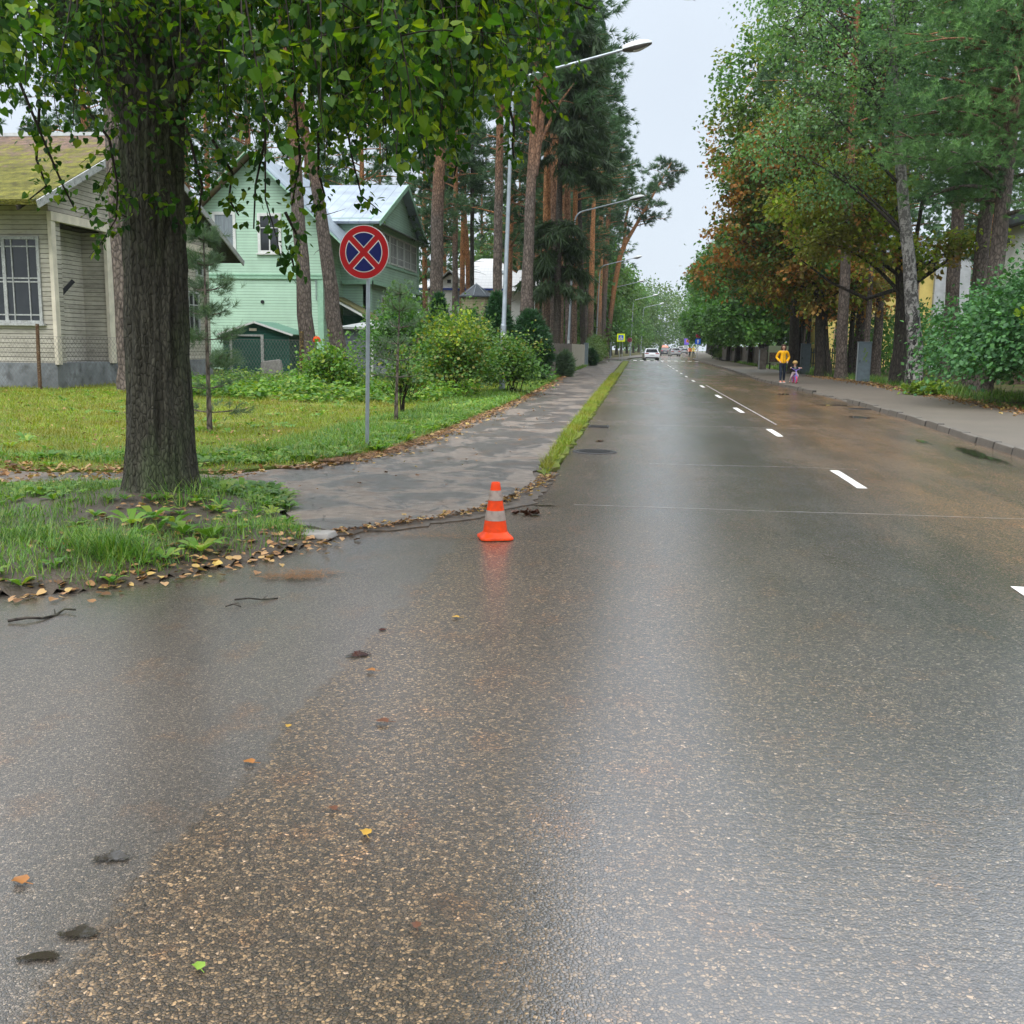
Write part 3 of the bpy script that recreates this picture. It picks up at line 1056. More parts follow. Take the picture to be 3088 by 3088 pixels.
for i, (x, y, a, c, rz) in enumerate(((720, 1190, .03, .05, 0.2), (678, 1238, .09, .07, .3), (215, 1622, .085, .05, .2),
                                        (150, 1765, .06, .06, .5), (75, 1810, .09, .022, .5), (1030, 955, .14, .05, .3))):
    puddle(GD(x, y), a, c, rz, i + 3, .0075 if x < 760 else .005)
puddle((5.35, 16.8), .22, 1.5, -.10, 40, .006)
puddle((5.1, 19.0), .12, .6, .0, 41, .006)
puddle((5.3, 25.5), .5, .5, .3, 42, .006)
puddle((5.75, 31.0), .9, .35, .2, 43, .006)
puddle((5.2, 38.0), .5, .8, .2, 44, .006)
puddle((5.75, 47.0), .2, 1.2, .04, 45, .006)
puddle((4.9, 46.0), .35, .3, .04, 46, .006)
puddle((-.6, 17.6), .12, .22, .0, 47, .006)

# ------------------------------------------------------------------ tree makers
def bez(a, b, c, n=6):
    a, b, c = Vector(a), Vector(b), Vector(c)
    return [a * (1 - t) ** 2 + b * (2 * t * (1 - t)) + c * t * t for t in [i / n for i in range(n + 1)]]


def trunk_tube(b, path, rg, n=12, flare=1.35, fl_h=.8):
    """path: [(x,y,z,r)] relative to the base; widened at the foot, slightly uneven"""
    P = np.array(path, float)
    zz = np.concatenate([[0, .12, .35, .8], np.arange(1.6, P[-1, 2], 1.2), [P[-1, 2]]])
    zz = np.unique(zz[zz <= P[-1, 2]])
    X = np.interp(zz, P[:, 2], P[:, 0]) + rg.normal(size=len(zz)) * P[0, 3] * .06
    Y = np.interp(zz, P[:, 2], P[:, 1]) + rg.normal(size=len(zz)) * P[0, 3] * .06
    R = np.interp(zz, P[:, 2], P[:, 3]) * (1 + (flare - 1) * np.exp(-zz / fl_h * 2))
    X[0], Y[0] = P[0, 0], P[0, 1]
    ph = rg.uniform(0, 6.3, 3)
    b.tube(np.column_stack([X, Y, zz - .08 * (zz == 0)]), list(R), n, wob=lambda i, a: 1 + .05 * sin(3 * a + ph[0] + i * .3) + .04 * sin(5 * a + ph[1]))
    return lambda z: np.array([np.interp(z, zz, X), np.interp(z, zz, Y), z]), lambda z: float(np.interp(z, zz, R))


def pine(name, base, path, label, z0, z1, seed, spread=3.0, nb=34, tufts=22, size=.55, leaf='pine', barkm='b_pine', group=None, side=None, droop=.0, tmpl=None, lod=1.0, loc_z=0.0, limbs=(), dead=5, cat='pine tree'):
    """bare trunk, crooked boughs carrying pads of needle tufts"""
    rg = np.random.default_rng(seed)
    root = empty(name, (base[0], base[1], loc_z), label, cat, group)
    b = B()
    cen, rad = trunk_tube(b, path, rg)
    zt = path[-1][2]
    for lp in limbs:
        b.tube([p[:3] for p in lp], [p[3] for p in lp], 8)
    pos, yd = [], []
    for i in range(nb):
        f = (i + rg.uniform(0, 1)) / nb
        z = z0 + (min(z1, zt) - z0) * f ** .85
        a = rg.uniform(0, 2 * pi)
        if side is not None and rg.random() < side[1]:
            a = side[0] + rg.normal() * .7
        L = spread * (1 - .62 * f ** 1.6) * rg.uniform(.55, 1.12) * (.55 + .45 * min(1, f * 4 + .3))
        s = cen(min(z, zt - .2))
        d = np.array([cos(a), sin(a), 0])
        rise = L * (rg.uniform(.0, .35) - droop)
        e_ = s + d * L + np.array([0, 0, rise])
        m_ = s + d * L * .55 + np.array([0, 0, rise * .25 + L * .12]) + rg.normal(size=3) * L * .08
        P = bez(s, m_, e_, 6)
        r0 = min(.09, .35 * rad(min(z, zt - .2)) + .008)
        b.tube(P, [r0 * (1 - .8 * j / 6) for j in range(7)], 5, cap=False)
        nt_ = max(3, int(tufts * lod * (.5 + L / spread * .7)))
        ncl = max(2, nt_ // 5)
        cl = []
        for j in range(ncl):
            t = rg.uniform(.35, 1.05) if j else 1.0
            p = np.array(P[min(6, int(t * 6))])
            cl.append(p + np.array([rg.normal() * L * .16, rg.normal() * L * .16, rg.normal() * .16 + .1]))
        cl = np.array(cl)
        w_ = rg.integers(0, ncl, nt_)
        tp = cl[w_] + rg.normal(size=(nt_, 3)) * np.array([.32, .32, .17])
        pos.append(tp)
        dd = (tp - np.array(P[3])) * np.array([1, 1, .5]) + rg.normal(size=(nt_, 3)) * .35 + np.array([0, 0, .35 - droop * .8])
        yd.append(dd)
    for i in range(dead):
        z = rg.uniform(z0 * .45, z0) if z0 > 4 else rg.uniform(1, z0 + .1)
        a = rg.uniform(0, 6.3)
        s = cen(z)
        L = rg.uniform(.5, 1.6)
        b.tube(bez(s, s + np.array([cos(a) * L * .5, sin(a) * L * .5, .1]), s + np.array([cos(a) * L, sin(a) * L, rg.uniform(-.3, .3)]), 4), [.03, .024, .018, .012, .006], 4, cap=False)
    b.build('trunk', M[barkm], root)
    pos, yd = np.vstack(pos), np.vstack(yd)
    c = B()
    tm = tmpl or TUFT
    cloud(c, tm[0], tm[1], pos, yd, rdir(rg, len(pos)), size * rg.uniform(.7, 1.25, len(pos)))
    c.build('crown', M[leaf], root)
    return root


def spruce(name, base, label, height, z0, radius, r0, seed, group=None, rows=26, leaf='spruce', dens=1.0, hang=.9, gap=None, low_r=None):
    """tiers of sagging boughs with curtains of hanging twigs"""
    rg = np.random.default_rng(seed)
    root = empty(name, (base[0], base[1], 0), label, 'spruce tree', group)
    b = B()
    cen, rad = trunk_tube(b, [(0, 0, 0, r0), (0, 0, height, .03)], rg, 10, 1.25)
    pos, yd, zd = [], [], []
    for i in range(rows):
        z = z0 + (height - z0) * i / rows
        f = i / rows
        if gap and gap[0] < z < gap[1]:
            continue
        R = radius * (1 - f) ** .8
        for j in range(6):
            a = rg.uniform(0, 2 * pi)
            if gap and z > gap[1] and rg.random() < .65:
                a = rg.normal() * .8
            L = (min(R, low_r) if low_r and z < gap[0] else R) * rg.uniform(.65, 1.1) + .25
            s = cen(z + rg.uniform(-.2, .2))
            d = np.array([cos(a), sin(a), 0])
            P = bez(s, s + d * L * .6 + np.array([0, 0, -.05 * L]), s + d * L + np.array([0, 0, -.32 * L]), 6)
            b.tube(P, [.035 * (1 - .8 * q / 6) for q in range(7)], 4, cap=False)
            nt_ = int((10 + 13 * L) * dens)
            t = rg.uniform(.15, 1.03, nt_)
            p = np.array([np.array(P[0]) * (1 - q) ** 2 + (s + d * L * .6 - np.array([0, 0, .05 * L])) * 2 * q * (1 - q) + np.array(P[6]) * q * q for q in t])
            sd_ = np.array([-d[1], d[0], 0])
            p += sd_ * (rg.normal(size=nt_) * .18 * L * .5)[:, None]
            pos.append(p)
            yd.append(d * .35 + np.array([0, 0, -hang]) + rg.normal(size=(nt_, 3)) * .28)
    b.build('trunk', M['b_spruce'], root)
    pos, yd = np.vstack(pos), np.vstack(yd)
    c = B()
    cloud(c, DROOP[0], DROOP[1], pos, yd, rdir(rg, len(pos)), rg.uniform(.45, .95, len(pos)))
    c.build('crown', M[leaf], root)
    return root


def blob_points(rg, blobs, ncl, shell=.55):
    vol = np.array([b_[3] * b_[4] * b_[5] for b_ in blobs], float) ** .8
    w_ = rg.choice(len(blobs), ncl, p=vol / vol.sum())
    d = rdir(rg, ncl)
    r = rg.uniform(0, 1, ncl) ** (shell / 3 + .12)
    C = np.array([b_[:3] for b_ in blobs], float)[w_]
    R = np.array([b_[3:6] for b_ in blobs], float)[w_]
    return C + d * r[:, None] * R, w_, d


def broadleaf(name, base, path, blobs, label, ncl, per, leaf_size, leaf, barkm, seed, group=None, cat='tree', sp=.38, droop=.55, tmpl=DIAMOND, limbs=True, twigs=90, z=0.0, elong=1.0, extra=(), second=None, r_limb=.4, limbm=None):
    """trunk, limbs to every mass of the crown, twigs, leaves in sprays"""
    rg = np.random.default_rng(seed)
    root = empty(name, (base[0], base[1], z), label, cat, group)
    b = B()
    br_ = B()
    cen, rad = trunk_tube(b, path, rg)
    zt = path[-1][2]
    cl, w_, dn = blob_points(rg, blobs, ncl)
    if limbs:
        for bl in blobs:
            c_ = np.array(bl[:3], float)
            zs = min(zt - .1, max(zt * .3, c_[2] - .55 * np.hypot(c_[0], c_[1]) - bl[5] * .4))
            s = cen(zs)
            m_ = (s + c_) / 2 + np.array([0, 0, .25 * np.linalg.norm(c_ - s)]) * .4 + rg.normal(size=3) * .25
            r0 = max(.018, rad(zs) * r_limb)
            br_.tube(bez(s, m_, c_, 7), [r0 * (1 - .75 * j / 7) for j in range(8)], 6, cap=False)
    for p in extra:
        br_.tube([q[:3] for q in p], [q[3] for q in p], 7)
    for i in rg.choice(ncl, min(twigs, ncl), replace=False):
        c_ = np.array(blobs[w_[i]][:3], float) if limbs else cen(max(.1, min(zt, cl[i][2] * .6)))
        c_ = c_ + rg.normal(size=3) * np.array(blobs[w_[i]][3:6]) * .3
        m_ = (c_ + cl[i]) / 2 + rg.normal(size=3) * .2 + np.array([0, 0, .15])
        r0 = .022 if limbs else .014
        br_.tube(bez(c_, m_, cl[i], 4), [r0, r0 * .8, r0 * .6, r0 * .4, r0 * .25], 4, cap=False)
    b.build('trunk', M[barkm], root)
    br_.build('branches', M[limbm or barkm], root)
    n = ncl * per
    which = np.repeat(np.arange(ncl), per)
    pos = cl[which] + rg.normal(size=(n, 3)) * sp * np.array([1, 1, .75 * elong])
    out_ = dn[which] * .5 + rg.normal(size=(n, 3)) * .7 + np.array([0, 0, -droop])
    up = np.array([0, 0, 1.0]) + rg.normal(size=(n, 3)) * .55 + dn[which] * .5
    c = B()
    sz = leaf_size * rg.uniform(.65, 1.3, n)
    mats = [M[leaf]]
    if second:
        mats.append(M[second[0]])
        pick = (rg.random(ncl) < second[1])[which]
        cloud(c, tmpl[0], tmpl[1], pos[~pick], out_[~pick], up[~pick], sz[~pick], 0)
        if pick.any():
            cloud(c, tmpl[0], tmpl[1], pos[pick], out_[pick], up[pick], sz[pick], 1)
    else:
        cloud(c, tmpl[0], tmpl[1], pos, out_, up, sz)
    c.build('crown', mats, root)
    return root


def shrub(name, base, label, hgt, rx, ry, leaf, ls, ncl, per, seed, cat='bush', group=None, stems=9, droop=.1, tmpl=DIAMOND, sp=.2, z=0.0, shape=None, second=None, low=.12):
    """many stems from the ground, leaves in sprays out to an uneven outline"""
    rg = np.random.default_rng(seed)
    root = empty(name, (base[0], base[1], z), label, cat, group)
    b = B()
    d = rdir(rg, ncl)
    d[:, 2] = np.abs(d[:, 2]) * 1.1 - .25
    r = rg.uniform(0, 1, ncl) ** .42
    lob = 1 + .22 * np.sin(3 * np.arctan2(d[:, 1], d[:, 0]) + rg.uniform(0, 6)) + .15 * np.sin(5 * d[:, 2] + 4 * np.arctan2(d[:, 1], d[:, 0]) + rg.uniform(0, 6))
    cl = d * (r * lob)[:, None] * np.array([rx, ry, hgt * .62]) + np.array([0, 0, hgt * .42])
    cl = cl[cl[:, 2] > hgt * low]
    if shape is not None:
        cl = cl[shape(cl)]
    ncl = len(cl)
    for i in range(stems):
        e_ = cl[rg.integers(ncl)]
        s = np.array([rg.normal() * rx * .12, rg.normal() * ry * .12, -.05])
        b.tube(bez(s, (s + e_) / 2 + np.array([0, 0, hgt * .12]) - (e_ - s) * np.array([.15, .15, 0]), e_, 5), [.022, .018, .015, .012, .008, .004], 5, cap=False)
    for i in rg.choice(ncl, min(60, ncl), replace=False):
        p = cl[i]
        b.tube([p * np.array([.45, .45, .6]), p * np.array([.75, .75, .85]), p], [.008, .006, .003], 3, cap=False)
    b.build('stems', M['twig'], root)
    n = ncl * per
    which = np.repeat(np.arange(ncl), per)
    pos = cl[which] + rg.normal(size=(n, 3)) * sp
    pos[:, 2] = np.maximum(pos[:, 2], .03)
    od = unit(cl - np.array([0, 0, hgt * .35]))[which]
    yd = od * .8 + rg.normal(size=(n, 3)) * .6 + np.array([0, 0, -droop])
    up = np.array([0, 0, .9]) + od * .8 + rg.normal(size=(n, 3)) * .45
    c = B()
    sz = ls * rg.uniform(.6, 1.3, n)
    if second:
        pick = (cl[:, 2] + rg.normal(size=ncl) * .25 > hgt * second[1])[which]
        cloud(c, tmpl[0], tmpl[1], pos[~pick], yd[~pick], up[~pick], sz[~pick], 0)
        cloud(c, tmpl[0], tmpl[1], pos[pick], yd[pick], up[pick], sz[pick], 1)
        c.build('foliage', [M[leaf], M[second[0]]], root)
    else:
        cloud(c, tmpl[0], tmpl[1], pos, yd, up, sz)
        c.build('foliage', M[leaf], root)
    return root


def cone_shrub(name, base, label, hgt, rad, leaf, n, seed, size=.3, cat='conifer shrub', group=None, tmpl=None, tip=.15, rz=None):
    """thuja or juniper: dense sprays on a rounded or pointed body over a short stem"""
    rg = np.random.default_rng(seed)
    root = empty(name, (base[0], base[1], 0), label, cat, group)
    B().tube([(0, 0, -.05), (0, 0, hgt * .5), (0, 0, hgt * .9)], [.05, .03, .01], 6).build('stem', M['b_dark'], root)
    f = rg.uniform(0, 1, n) ** .8
    a = rg.uniform(0, 2 * pi, n)
    prof = np.sin(np.clip(f, 0, 1) * pi * .5 + .35) * (1 - f ** 2.2) + tip * .3
    R = rad * prof * rg.uniform(.55, 1.05, n) * (1 + .14 * np.sin(4 * a + 7 * f + seed))
    pos = np.column_stack([R * np.cos(a), R * np.sin(a), .06 + f * hgt * .97])
    od = np.column_stack([np.cos(a), np.sin(a), np.full(n, .75)])
    yd = od + rg.normal(size=(n, 3)) * .35
    c = B()
    tm = tmpl or TUFT_FAR
    cloud(c, tm[0], tm[1], pos, yd, rdir(rg, n), size * rg.uniform(.6, 1.2, n))
    c.build('foliage', M[leaf], root)
    return root

# ------------------------------------------------------------------ buildings
def window(parent, c, wd, ht, ax, fm, gm, cols=2, rows=(0.3,), name='window', frame=.09, dep=.07, sill=True, label=None):
    """c: centre on the wall plane; ax 'x' = wall facing +x, 'y' = wall facing -y. Frame, sash bars, recessed pane."""
    b = B()
    g = B()

    def P(u, v, d):                       # u along the wall, v up, d out of the wall
        return (c[0] + d, c[1] + u, c[2] + v) if ax == 'x' else (c[0] + u, c[1] - d, c[2] + v)

    def bx(bb, u0, u1, v0, v1, d0, d1, m=0):
        bb.hexa([P(u0, v0, d0), P(u1, v0, d0), P(u1, v0, d1), P(u0, v0, d1), P(u0, v1, d0), P(u1, v1, d0), P(u1, v1, d1), P(u0, v1, d1)], m)

    W2, H2 = wd / 2, ht / 2
    bx(b, -W2, -W2 + frame, -H2, H2, .003, dep)
    bx(b, W2 - frame, W2, -H2, H2, .003, dep)
    bx(b, -W2 + frame, W2 - frame, H2 - frame, H2, .003, dep)
    bx(b, -W2 + frame, W2 - frame, -H2, -H2 + frame, .003, dep)
    iw, ih = wd - 2 * frame, ht - 2 * frame
    cl_ = [(i / cols, .03) for i in range(1, cols)] if isinstance(cols, int) else cols
    for fr_, hw_ in cl_:
        u = -iw / 2 + iw * fr_
        bx(b, u - hw_, u + hw_, -ih / 2, ih / 2, .012 + hw_ * .05, dep * .8)
    for r in rows:
        v = ih / 2 - ih * r
        bx(b, -iw / 2, iw / 2, v - .02, v + .02, .014, dep * .6)
    bx(g, -iw / 2, iw / 2, -ih / 2, ih / 2, .004, .018)
    f = b.build(name, fm, parent)
    g.build('pane', gm, f)
    if sill:
        s = B()
        bx(s, -W2 - .08, W2 + .08, -H2 - .07, -H2 - .003, .003, .14)
        s.build('sill', fm, f)
    if label:
        f['label'] = label
    return f


def roof_plane(b, a, c, d, e, th, m=0):
    """sloping slab from four corners (counter-clockwise from above), thickness downwards"""
    A = [Vector(v) for v in (a, c, d, e)]
    nrm = (A[1] - A[0]).cross(A[3] - A[0]).normalized()
    if nrm.z < 0:
        nrm = -nrm
    lo = [v - nrm * th for v in A]
    b.hexa(lo + A, m)


# ---- old cream villa: wall facing the camera, long gabled wall along the street
hx, y0, y1 = -18.2, 30.65, 42.6
vil = empty('wooden_house', (hx, y0, 0), 'old cream weatherboarded house with mossy roof behind the wire fence', 'house')
off0 = np.array([hx, y0, 0])


def L3(*p):
    return tuple(np.array(p, float) - off0)


b = B()
eav, apx, ya = 5.64, 8.83, 36.2
zr = lambda y: (eav + (y - 29.15) * .452) if y < ya else (apx - (y - ya) * .41)
# street wall in pieces round the porch recess
rc0, rc1, rct = 31.25, 34.0, 5.25
def wallx(x, ya_, yb, za, zb):
    b.box(L3(x - .2, ya_, za), L3(x, yb, zb))
wallx(hx, y0, rc0, .85, rct)
wallx(hx, rc1, y1, .85, rct)
b.prism([L3(hx, y0, rct), L3(hx, y1, rct), L3(hx, y1, zr(y1) - .12), L3(hx, ya, zr(ya) - .15), L3(hx, y0, zr(y0) - .12)], (-.2, 0, 0))
b.box(L3(hx - 1.0, rc0 - .2, .85), L3(hx - .85, rc1 + .2, rct))
b.box(L3(hx - .85, rc1, .85), L3(hx - .2, rc1 + .15, rct))
b.box(L3(hx - .85, rc0 - .15, .85), L3(hx - .2, rc0, rct))
# wall facing the camera, far end wall
b.box(L3(hx - 9, y0, .85), L3(hx - .2, y0 + .2, zr(y0) - .2))
b.box(L3(hx - 9, y1 - .2, .85), L3(hx - .2, y1, zr(y1) - .15))
b.build('wall', M['cream_siding'], vil)
b = B()
b.box(L3(hx - 9, y0 - .06, -.2), L3(hx + .05, y1 + .04, .85))
b.build('foundation', M['foundation'], vil)
b = B()
b.box(L3(hx + .003, y0 - .10, .8), L3(hx + .13, y0 + .14, 5.3))
b.build('corner_post', M['cream_trim'], vil, .01)
b = B()
b.box(L3(hx + .003, rc1 - .12, .8), L3(hx + .13, rc1 + .22, 5.2))
b.build('porch_post', M['cream_trim'], vil, .01)
b = B()
b.box(L3(hx + .004, y0 - .12, 5.2), L3(hx + .16, y1 + .1, 5.48))
b.build('beam', M['cream_trim'], vil, .01)
b = B()
b.box(L3(hx - .85, rc0, 5.18), L3(hx - .2, rc1, 5.26))
b.build('porch_ceiling', M['dark_wood'], vil)
b = B()
xe, xw = hx + .55, hx - 12
ys_, yn_ = 29.15, 45.1
roof_plane(b, (xw, ys_, zr(ys_)), (xe, ys_, zr(ys_)), (xe, ya, apx), (xw, ya, apx), .16)
b.V = [v - off0 for v in b.V]
rf = b.build('roof', M['roof_moss'], vil)
b = B()
roof_plane(b, (xw, ya + .02, apx), (xe, ya + .02, apx), (xe, yn_, zr(yn_)), (xw, yn_, zr(yn_)), .14)
b.V = [v - off0 for v in b.V]
b.build('roof_back', M['dark_wood'], vil)
b = B()
b.box(L3(xw, ya - .14, apx - .05), L3(xe + .02, ya + .16, apx + .07))
b.build('ridge_cap', M['zinc_light'], vil)
b = B()
for (ya_, yb) in ((ys_, ya - .16), (ya + .18, yn_)):
    b.bar(L3(xe + .03, ya_, zr(ya_) - .14), L3(xe + .03, yb, zr(yb) - .14), .05, .22)
b.build('barge_board', M['greywhite'], vil)
for i in range(11):
    x = hx - .1 - i * .8
    B().bar(L3(x, ys_ + .05, zr(ys_) - .24), L3(x, y0 + .02, zr(y0) - .22), .07, .12).build('rafter_end', M['dark_wood'], vil)
window(vil, L3(hx - 2.1, y0, 3.4), 3.5, 2.65, 'y', M['greywhite'], M['glass'], [(.083, .016), (.243, .016), (.333, .055), (.416, .016), (.576, .016), (.667, .055), (.75, .016), (.91, .016)], (.085, .475, .52, .93), label='wide old window with many small panes')
window(vil, L3(hx, 40.9, 2.75), 1.1, 1.7, 'x', M['greywhite'], M['glass'], 2, (.3,), label='small side window with pale frame')
window(vil, L3(hx, 41.6, 4.6), .7, .75, 'x', M['greywhite'], M['glass'], 1, (), sill=False)
b = B()
b.box(L3(hx + .005, 38.2, 1.0), L3(hx + .08, 39.2, 4.1))
b.build('green_shutter', M['shed_green'], vil)
# wrought iron lamp bracket in the recess
br = empty('wall_bracket', (hx - .845, 32.2, 3.35), 'black wrought iron bracket with scroll on the cream house wall', 'bracket')
B().box((0, -.05, -.55), (.06, .05, .38)).build('back_bar', M['black'], br)
B().bar((.04, .08, -.42), (.42, .42, .16), .10, .13).build('arm', M['black'], br)
sc = [(.05 + .1 * cos(t) * (1 - t / 16) + .08, .0, .05 + .1 * sin(t) * (1 - t / 16)) for t in [i * .35 for i in range(36)]]
B().tube(sc, .008, 5).build('scroll', M['black'], br)

# ---- mint green two-storey house
ho = np.array([-17.4, 56, 0.0])
gh = empty('green_house', tuple(ho), 'mint green two storey wooden house with grey sheet metal roofs', 'house')


def Q(*p):
    return tuple(np.array(p, float) - ho)


gx0, gx1, gy, ga, gz = -25.2, -17.4, 56.0, -21.25, 11.75
zg = lambda x: gz - abs(x - ga) * .93
b = B()
b.prism([Q(gx0, gy, 0), Q(gx1, gy, 0), Q(gx1, gy, zg(gx1) - .15), Q(ga, gy, gz - .2), Q(gx0, gy, zg(gx0) - .15)], (0, .25, 0))
b.box(Q(gx1 - .25, gy + .25, 0), Q(gx1, 66, 7.8))
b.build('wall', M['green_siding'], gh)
b = B()
for z_, h_, d_ in ((5.05, .10, .10), (5.24, .07, .06)):
    b.box(Q(gx0, gy - d_, z_), Q(gx1 + d_, gy - .003, z_ + h_))
b.box(Q(gx1 - .28, gy - .05, 0), Q(gx1 + .04, gy - .004, 5.05))
b.build('trim_band', M['green_trim'], gh)
b = B()
for s_ in (0,):
    roof_plane(b, (ga, gy - .75, gz + .1), (-15.75, gy - .75, zg(-15.75) + .1), (-15.75, 66.5, zg(-15.75) + .1), (ga, 66.5, gz + .1), .14)
b.V = [v - ho for v in b.V]
b.build('roof', M['roof_grey'], gh)
b = B()
roof_plane(b, (-26.6, gy - .75, zg(-26.6) + .1), (ga - .03, gy - .75, gz + .08), (ga - .03, 66.5, gz + .08), (-26.6, 66.5, zg(-26.6) + .1), .14)
b.V = [v - ho for v in b.V]
b.build('roof_rusty', M['roof_rust'], gh)
b = B()
b.bar(Q(ga, gy - .8, gz - .06), Q(-15.75, gy - .8, zg(-15.75) - .06), .05, .26, up=(0, 1, 0))
b.bar(Q(ga, gy - .8, gz - .06), Q(-26.6, gy - .8, zg(-26.6) - .06), .05, .26, up=(0, 1, 0))
b.build('barge_board', M['green_trim'], gh)
window(gh, Q(-22.95, gy, 7.45), 1.35, 2.4, 'y', M['white_wood'], M['glass_pale'], 1, (), frame=.16)
window(gh, Q(-20.35, gy, 7.5), 1.35, 2.15, 'y', M['white_wood'], M['glass'], 2, (.34,), frame=.16)
b = B()
b.tube([Q(-20.85, gy - .06, 3.8), Q(-20.85, gy + .05, 3.8)], .1, 14)
b.build('vent', M['black'], gh)
b = B()
b.tube([Q(-18.25, gy - .12, 3.85), Q(-18.25, gy + .05, 3.85)], .16, 14)
b.build('outlet', M['zinc'], gh)
b = B()
b.tube([Q(-17.75, gy - .08, 5.0), Q(-17.75, gy - .08, 3.9)], .025, 6)
b.build('cable_pipe', M['zinc'], gh)
# street wing
wx, wy0, wy1, wa = -15.5, 59.5, 72.2, 66.4
ze, zt_ = 8.75, 11.6
b = B()
b.box(Q(-23, wy0, 5.2), Q(wx - .2, wy0 + .2, ze))
b.box(Q(-23, wy0 + .5, 0), Q(wx - .2, wy0 + .7, 5.2))
b.prism([Q(wx, wy0, 5.2), Q(wx, wy1, 5.2), Q(wx, wy1, ze), Q(wx, wa, zt_ - .25), Q(wx, wy0, ze)], (-.2, 0, 0))
b.box(Q(wx - .7, wy0 + .5, 0), Q(wx - .4, wy1 - .5, 5.2))
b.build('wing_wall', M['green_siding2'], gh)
b = B()
b.box(Q(-17.3, wy0 - .08, 5.0), Q(wx + .08, wy0 - .003, 5.22))
b.box(Q(wx + .003, wy0 - .08, 5.0), Q(wx + .09, wy1, 5.22))
b.box(Q(wx + .003, wy0 - .06, 8.35), Q(wx + .11, wy1 + .2, 8.62))
b.box(Q(wx + .003, wy0, 6.25), Q(wx + .07, wy1, 6.4))
for yy in (wy0 + .1, wy1 - .15):
    b.box(Q(wx + .004, yy - .1, 5.22), Q(wx + .06, yy + .1, 8.35))
b.build('wing_trim', M['green_trim'], gh)
b = B()
roof_plane(b, (-24, wy0 - .5, ze - .25), (wx + .55, wy0 - .5, ze - .25), (wx + .55, wa, zt_), (-24, wa, zt_), .14)
b.V = [v - ho for v in b.V]
b.build('wing_roof', M['roof_grey_x'], gh)
b = B()
roof_plane(b, (wx + .55, wa + .03, zt_), (wx + .55, wy1 + .6, ze - .3), (-24, wy1 + .6, ze - .3), (-24, wa + .03, zt_), .14)
b.V = [v - ho for v in b.V]
b.build('wing_roof_back', M['roof_grey_x'], gh)
b = B()
b.bar(Q(wx + .6, wy0 - .5, ze - .37), Q(wx + .6, wa, zt_ - .12), .05, .28)
b.bar(Q(wx + .6, wy1 + .6, ze - .42), Q(wx + .6, wa, zt_ - .12), .05, .28)
b.build('wing_barge_board', M['green_trim'], gh)
b = B()
roof_plane(b, (wx + .003, wy0 - .2, 8.66), (wx + .003, wy1 + .6, 8.66), (wx + .7, wy1 + .6, 8.42), (wx + .7, wy0 - .2, 8.42), .05)
b.V = [v - ho for v in b.V]
b.build('gable_pent_roof', M['zinc'], gh)
for i in range(6):
    window(gh, Q(wx, wy0 + 1.25 + i * 1.95, 7.35), 1.7, 1.75, 'x', M['white_wood'], M['glass'], 4, (.25, .75), frame=.09, sill=False)
window(gh, Q(wx - .4, 64.2, 3.9), 2.3, 1.3, 'x', M['white_wood'], M['glass'], 3, (.4,), frame=.1)
b = B()
roof_plane(b, (-17.3, 57.6, 4.25), (-17.3, 59.9, 4.25), (-13.6, 59.9, 2.35), (-13.6, 57.6, 2.35), .08)
b.V = [v - ho for v in b.V]
b.build('stair_roof', plain('mossy_felt', (.21, .20, .09), .8, .2, var=.4), gh)
b = B()
b.bar(Q(-17.3, 57.5, 4.05), Q(-13.6, 57.5, 2.15), .06, .12)
b.build('stair_rail', M['white_wood'], gh)
b = B()
b.box(Q(-17.2, 59.2, .3), Q(-14.0, 59.4, 3.2))
b.build('stair_panel', M['shed_green'], gh)
b = B()
for i in range(12):
    b.box(Q(-13.6 + i * .16, 57.6, 1.3), Q(-13.5 + i * .16, 57.65, 2.2))
b.box(Q(-13.7, 57.56, 2.2), Q(-11.6, 57.7, 2.28))
b.build('balustrade', M['cream_trim'], gh)

# ---- house with white tiled roof and blue trim, further along
wo = np.array([-15.0, 95.0, 0])
wh = empty('white_house', tuple(wo), 'white house with white tiled roof and blue trim far behind the pines', 'house')
q = lambda *p: tuple(np.array(p, float) - wo)
b = B()
b.box(q(-20, 95.6, 0), q(-10.2, 106, 6.7))
b.prism([q(-19.2, 95.1, 0), q(-15.7, 95.1, 0), q(-15.7, 95.1, 6.7), q(-17.45, 95.1, 8.0), q(-19.2, 95.1, 6.7)], (0, .5, 0))
b.build('wall', M['white_render'], wh)
b = B()
roof_plane(b, (-20.9, 95.0, 6.75), (-9.6, 95.0, 6.75), (-13.8, 99.5, 9.75), (-15.2, 99.5, 9.75), .15)
roof_plane(b, (-9.58, 95.0, 6.75), (-9.58, 106, 6.75), (-13.78, 101.5, 9.75), (-13.78, 99.5, 9.75), .15)
roof_plane(b, (-20.92, 106, 6.75), (-20.92, 95.0, 6.75), (-15.22, 99.5, 9.75), (-15.22, 101.5, 9.75), .15)
roof_plane(b, (-12.2, 94.3, 6.5), (-8.9, 94.3, 6.5), (-9.6, 99.5, 8.7), (-11.6, 99.5, 8.7), .12)
b.V = [v - wo for v in b.V]
b.build('roof', M['roof_white'], wh)
b = B()
roof_plane(b, (-19.7, 94.7, 6.55), (-17.47, 94.7, 8.35), (-17.47, 98, 8.35), (-19.7, 98, 6.55), .12)
roof_plane(b, (-17.43, 94.7, 8.35), (-15.2, 94.7, 6.55), (-15.2, 98, 6.55), (-17.43, 98, 8.35), .12)
b.V = [v - wo for v in b.V]
b.build('dormer_roof', M['zinc_light'], wh)
b = B()
b.box(q(-20.9, 94.93, 6.55), q(-9.6, 94.99, 6.72))
b.build('eaves_trim', M['blue'], wh)
b = B()
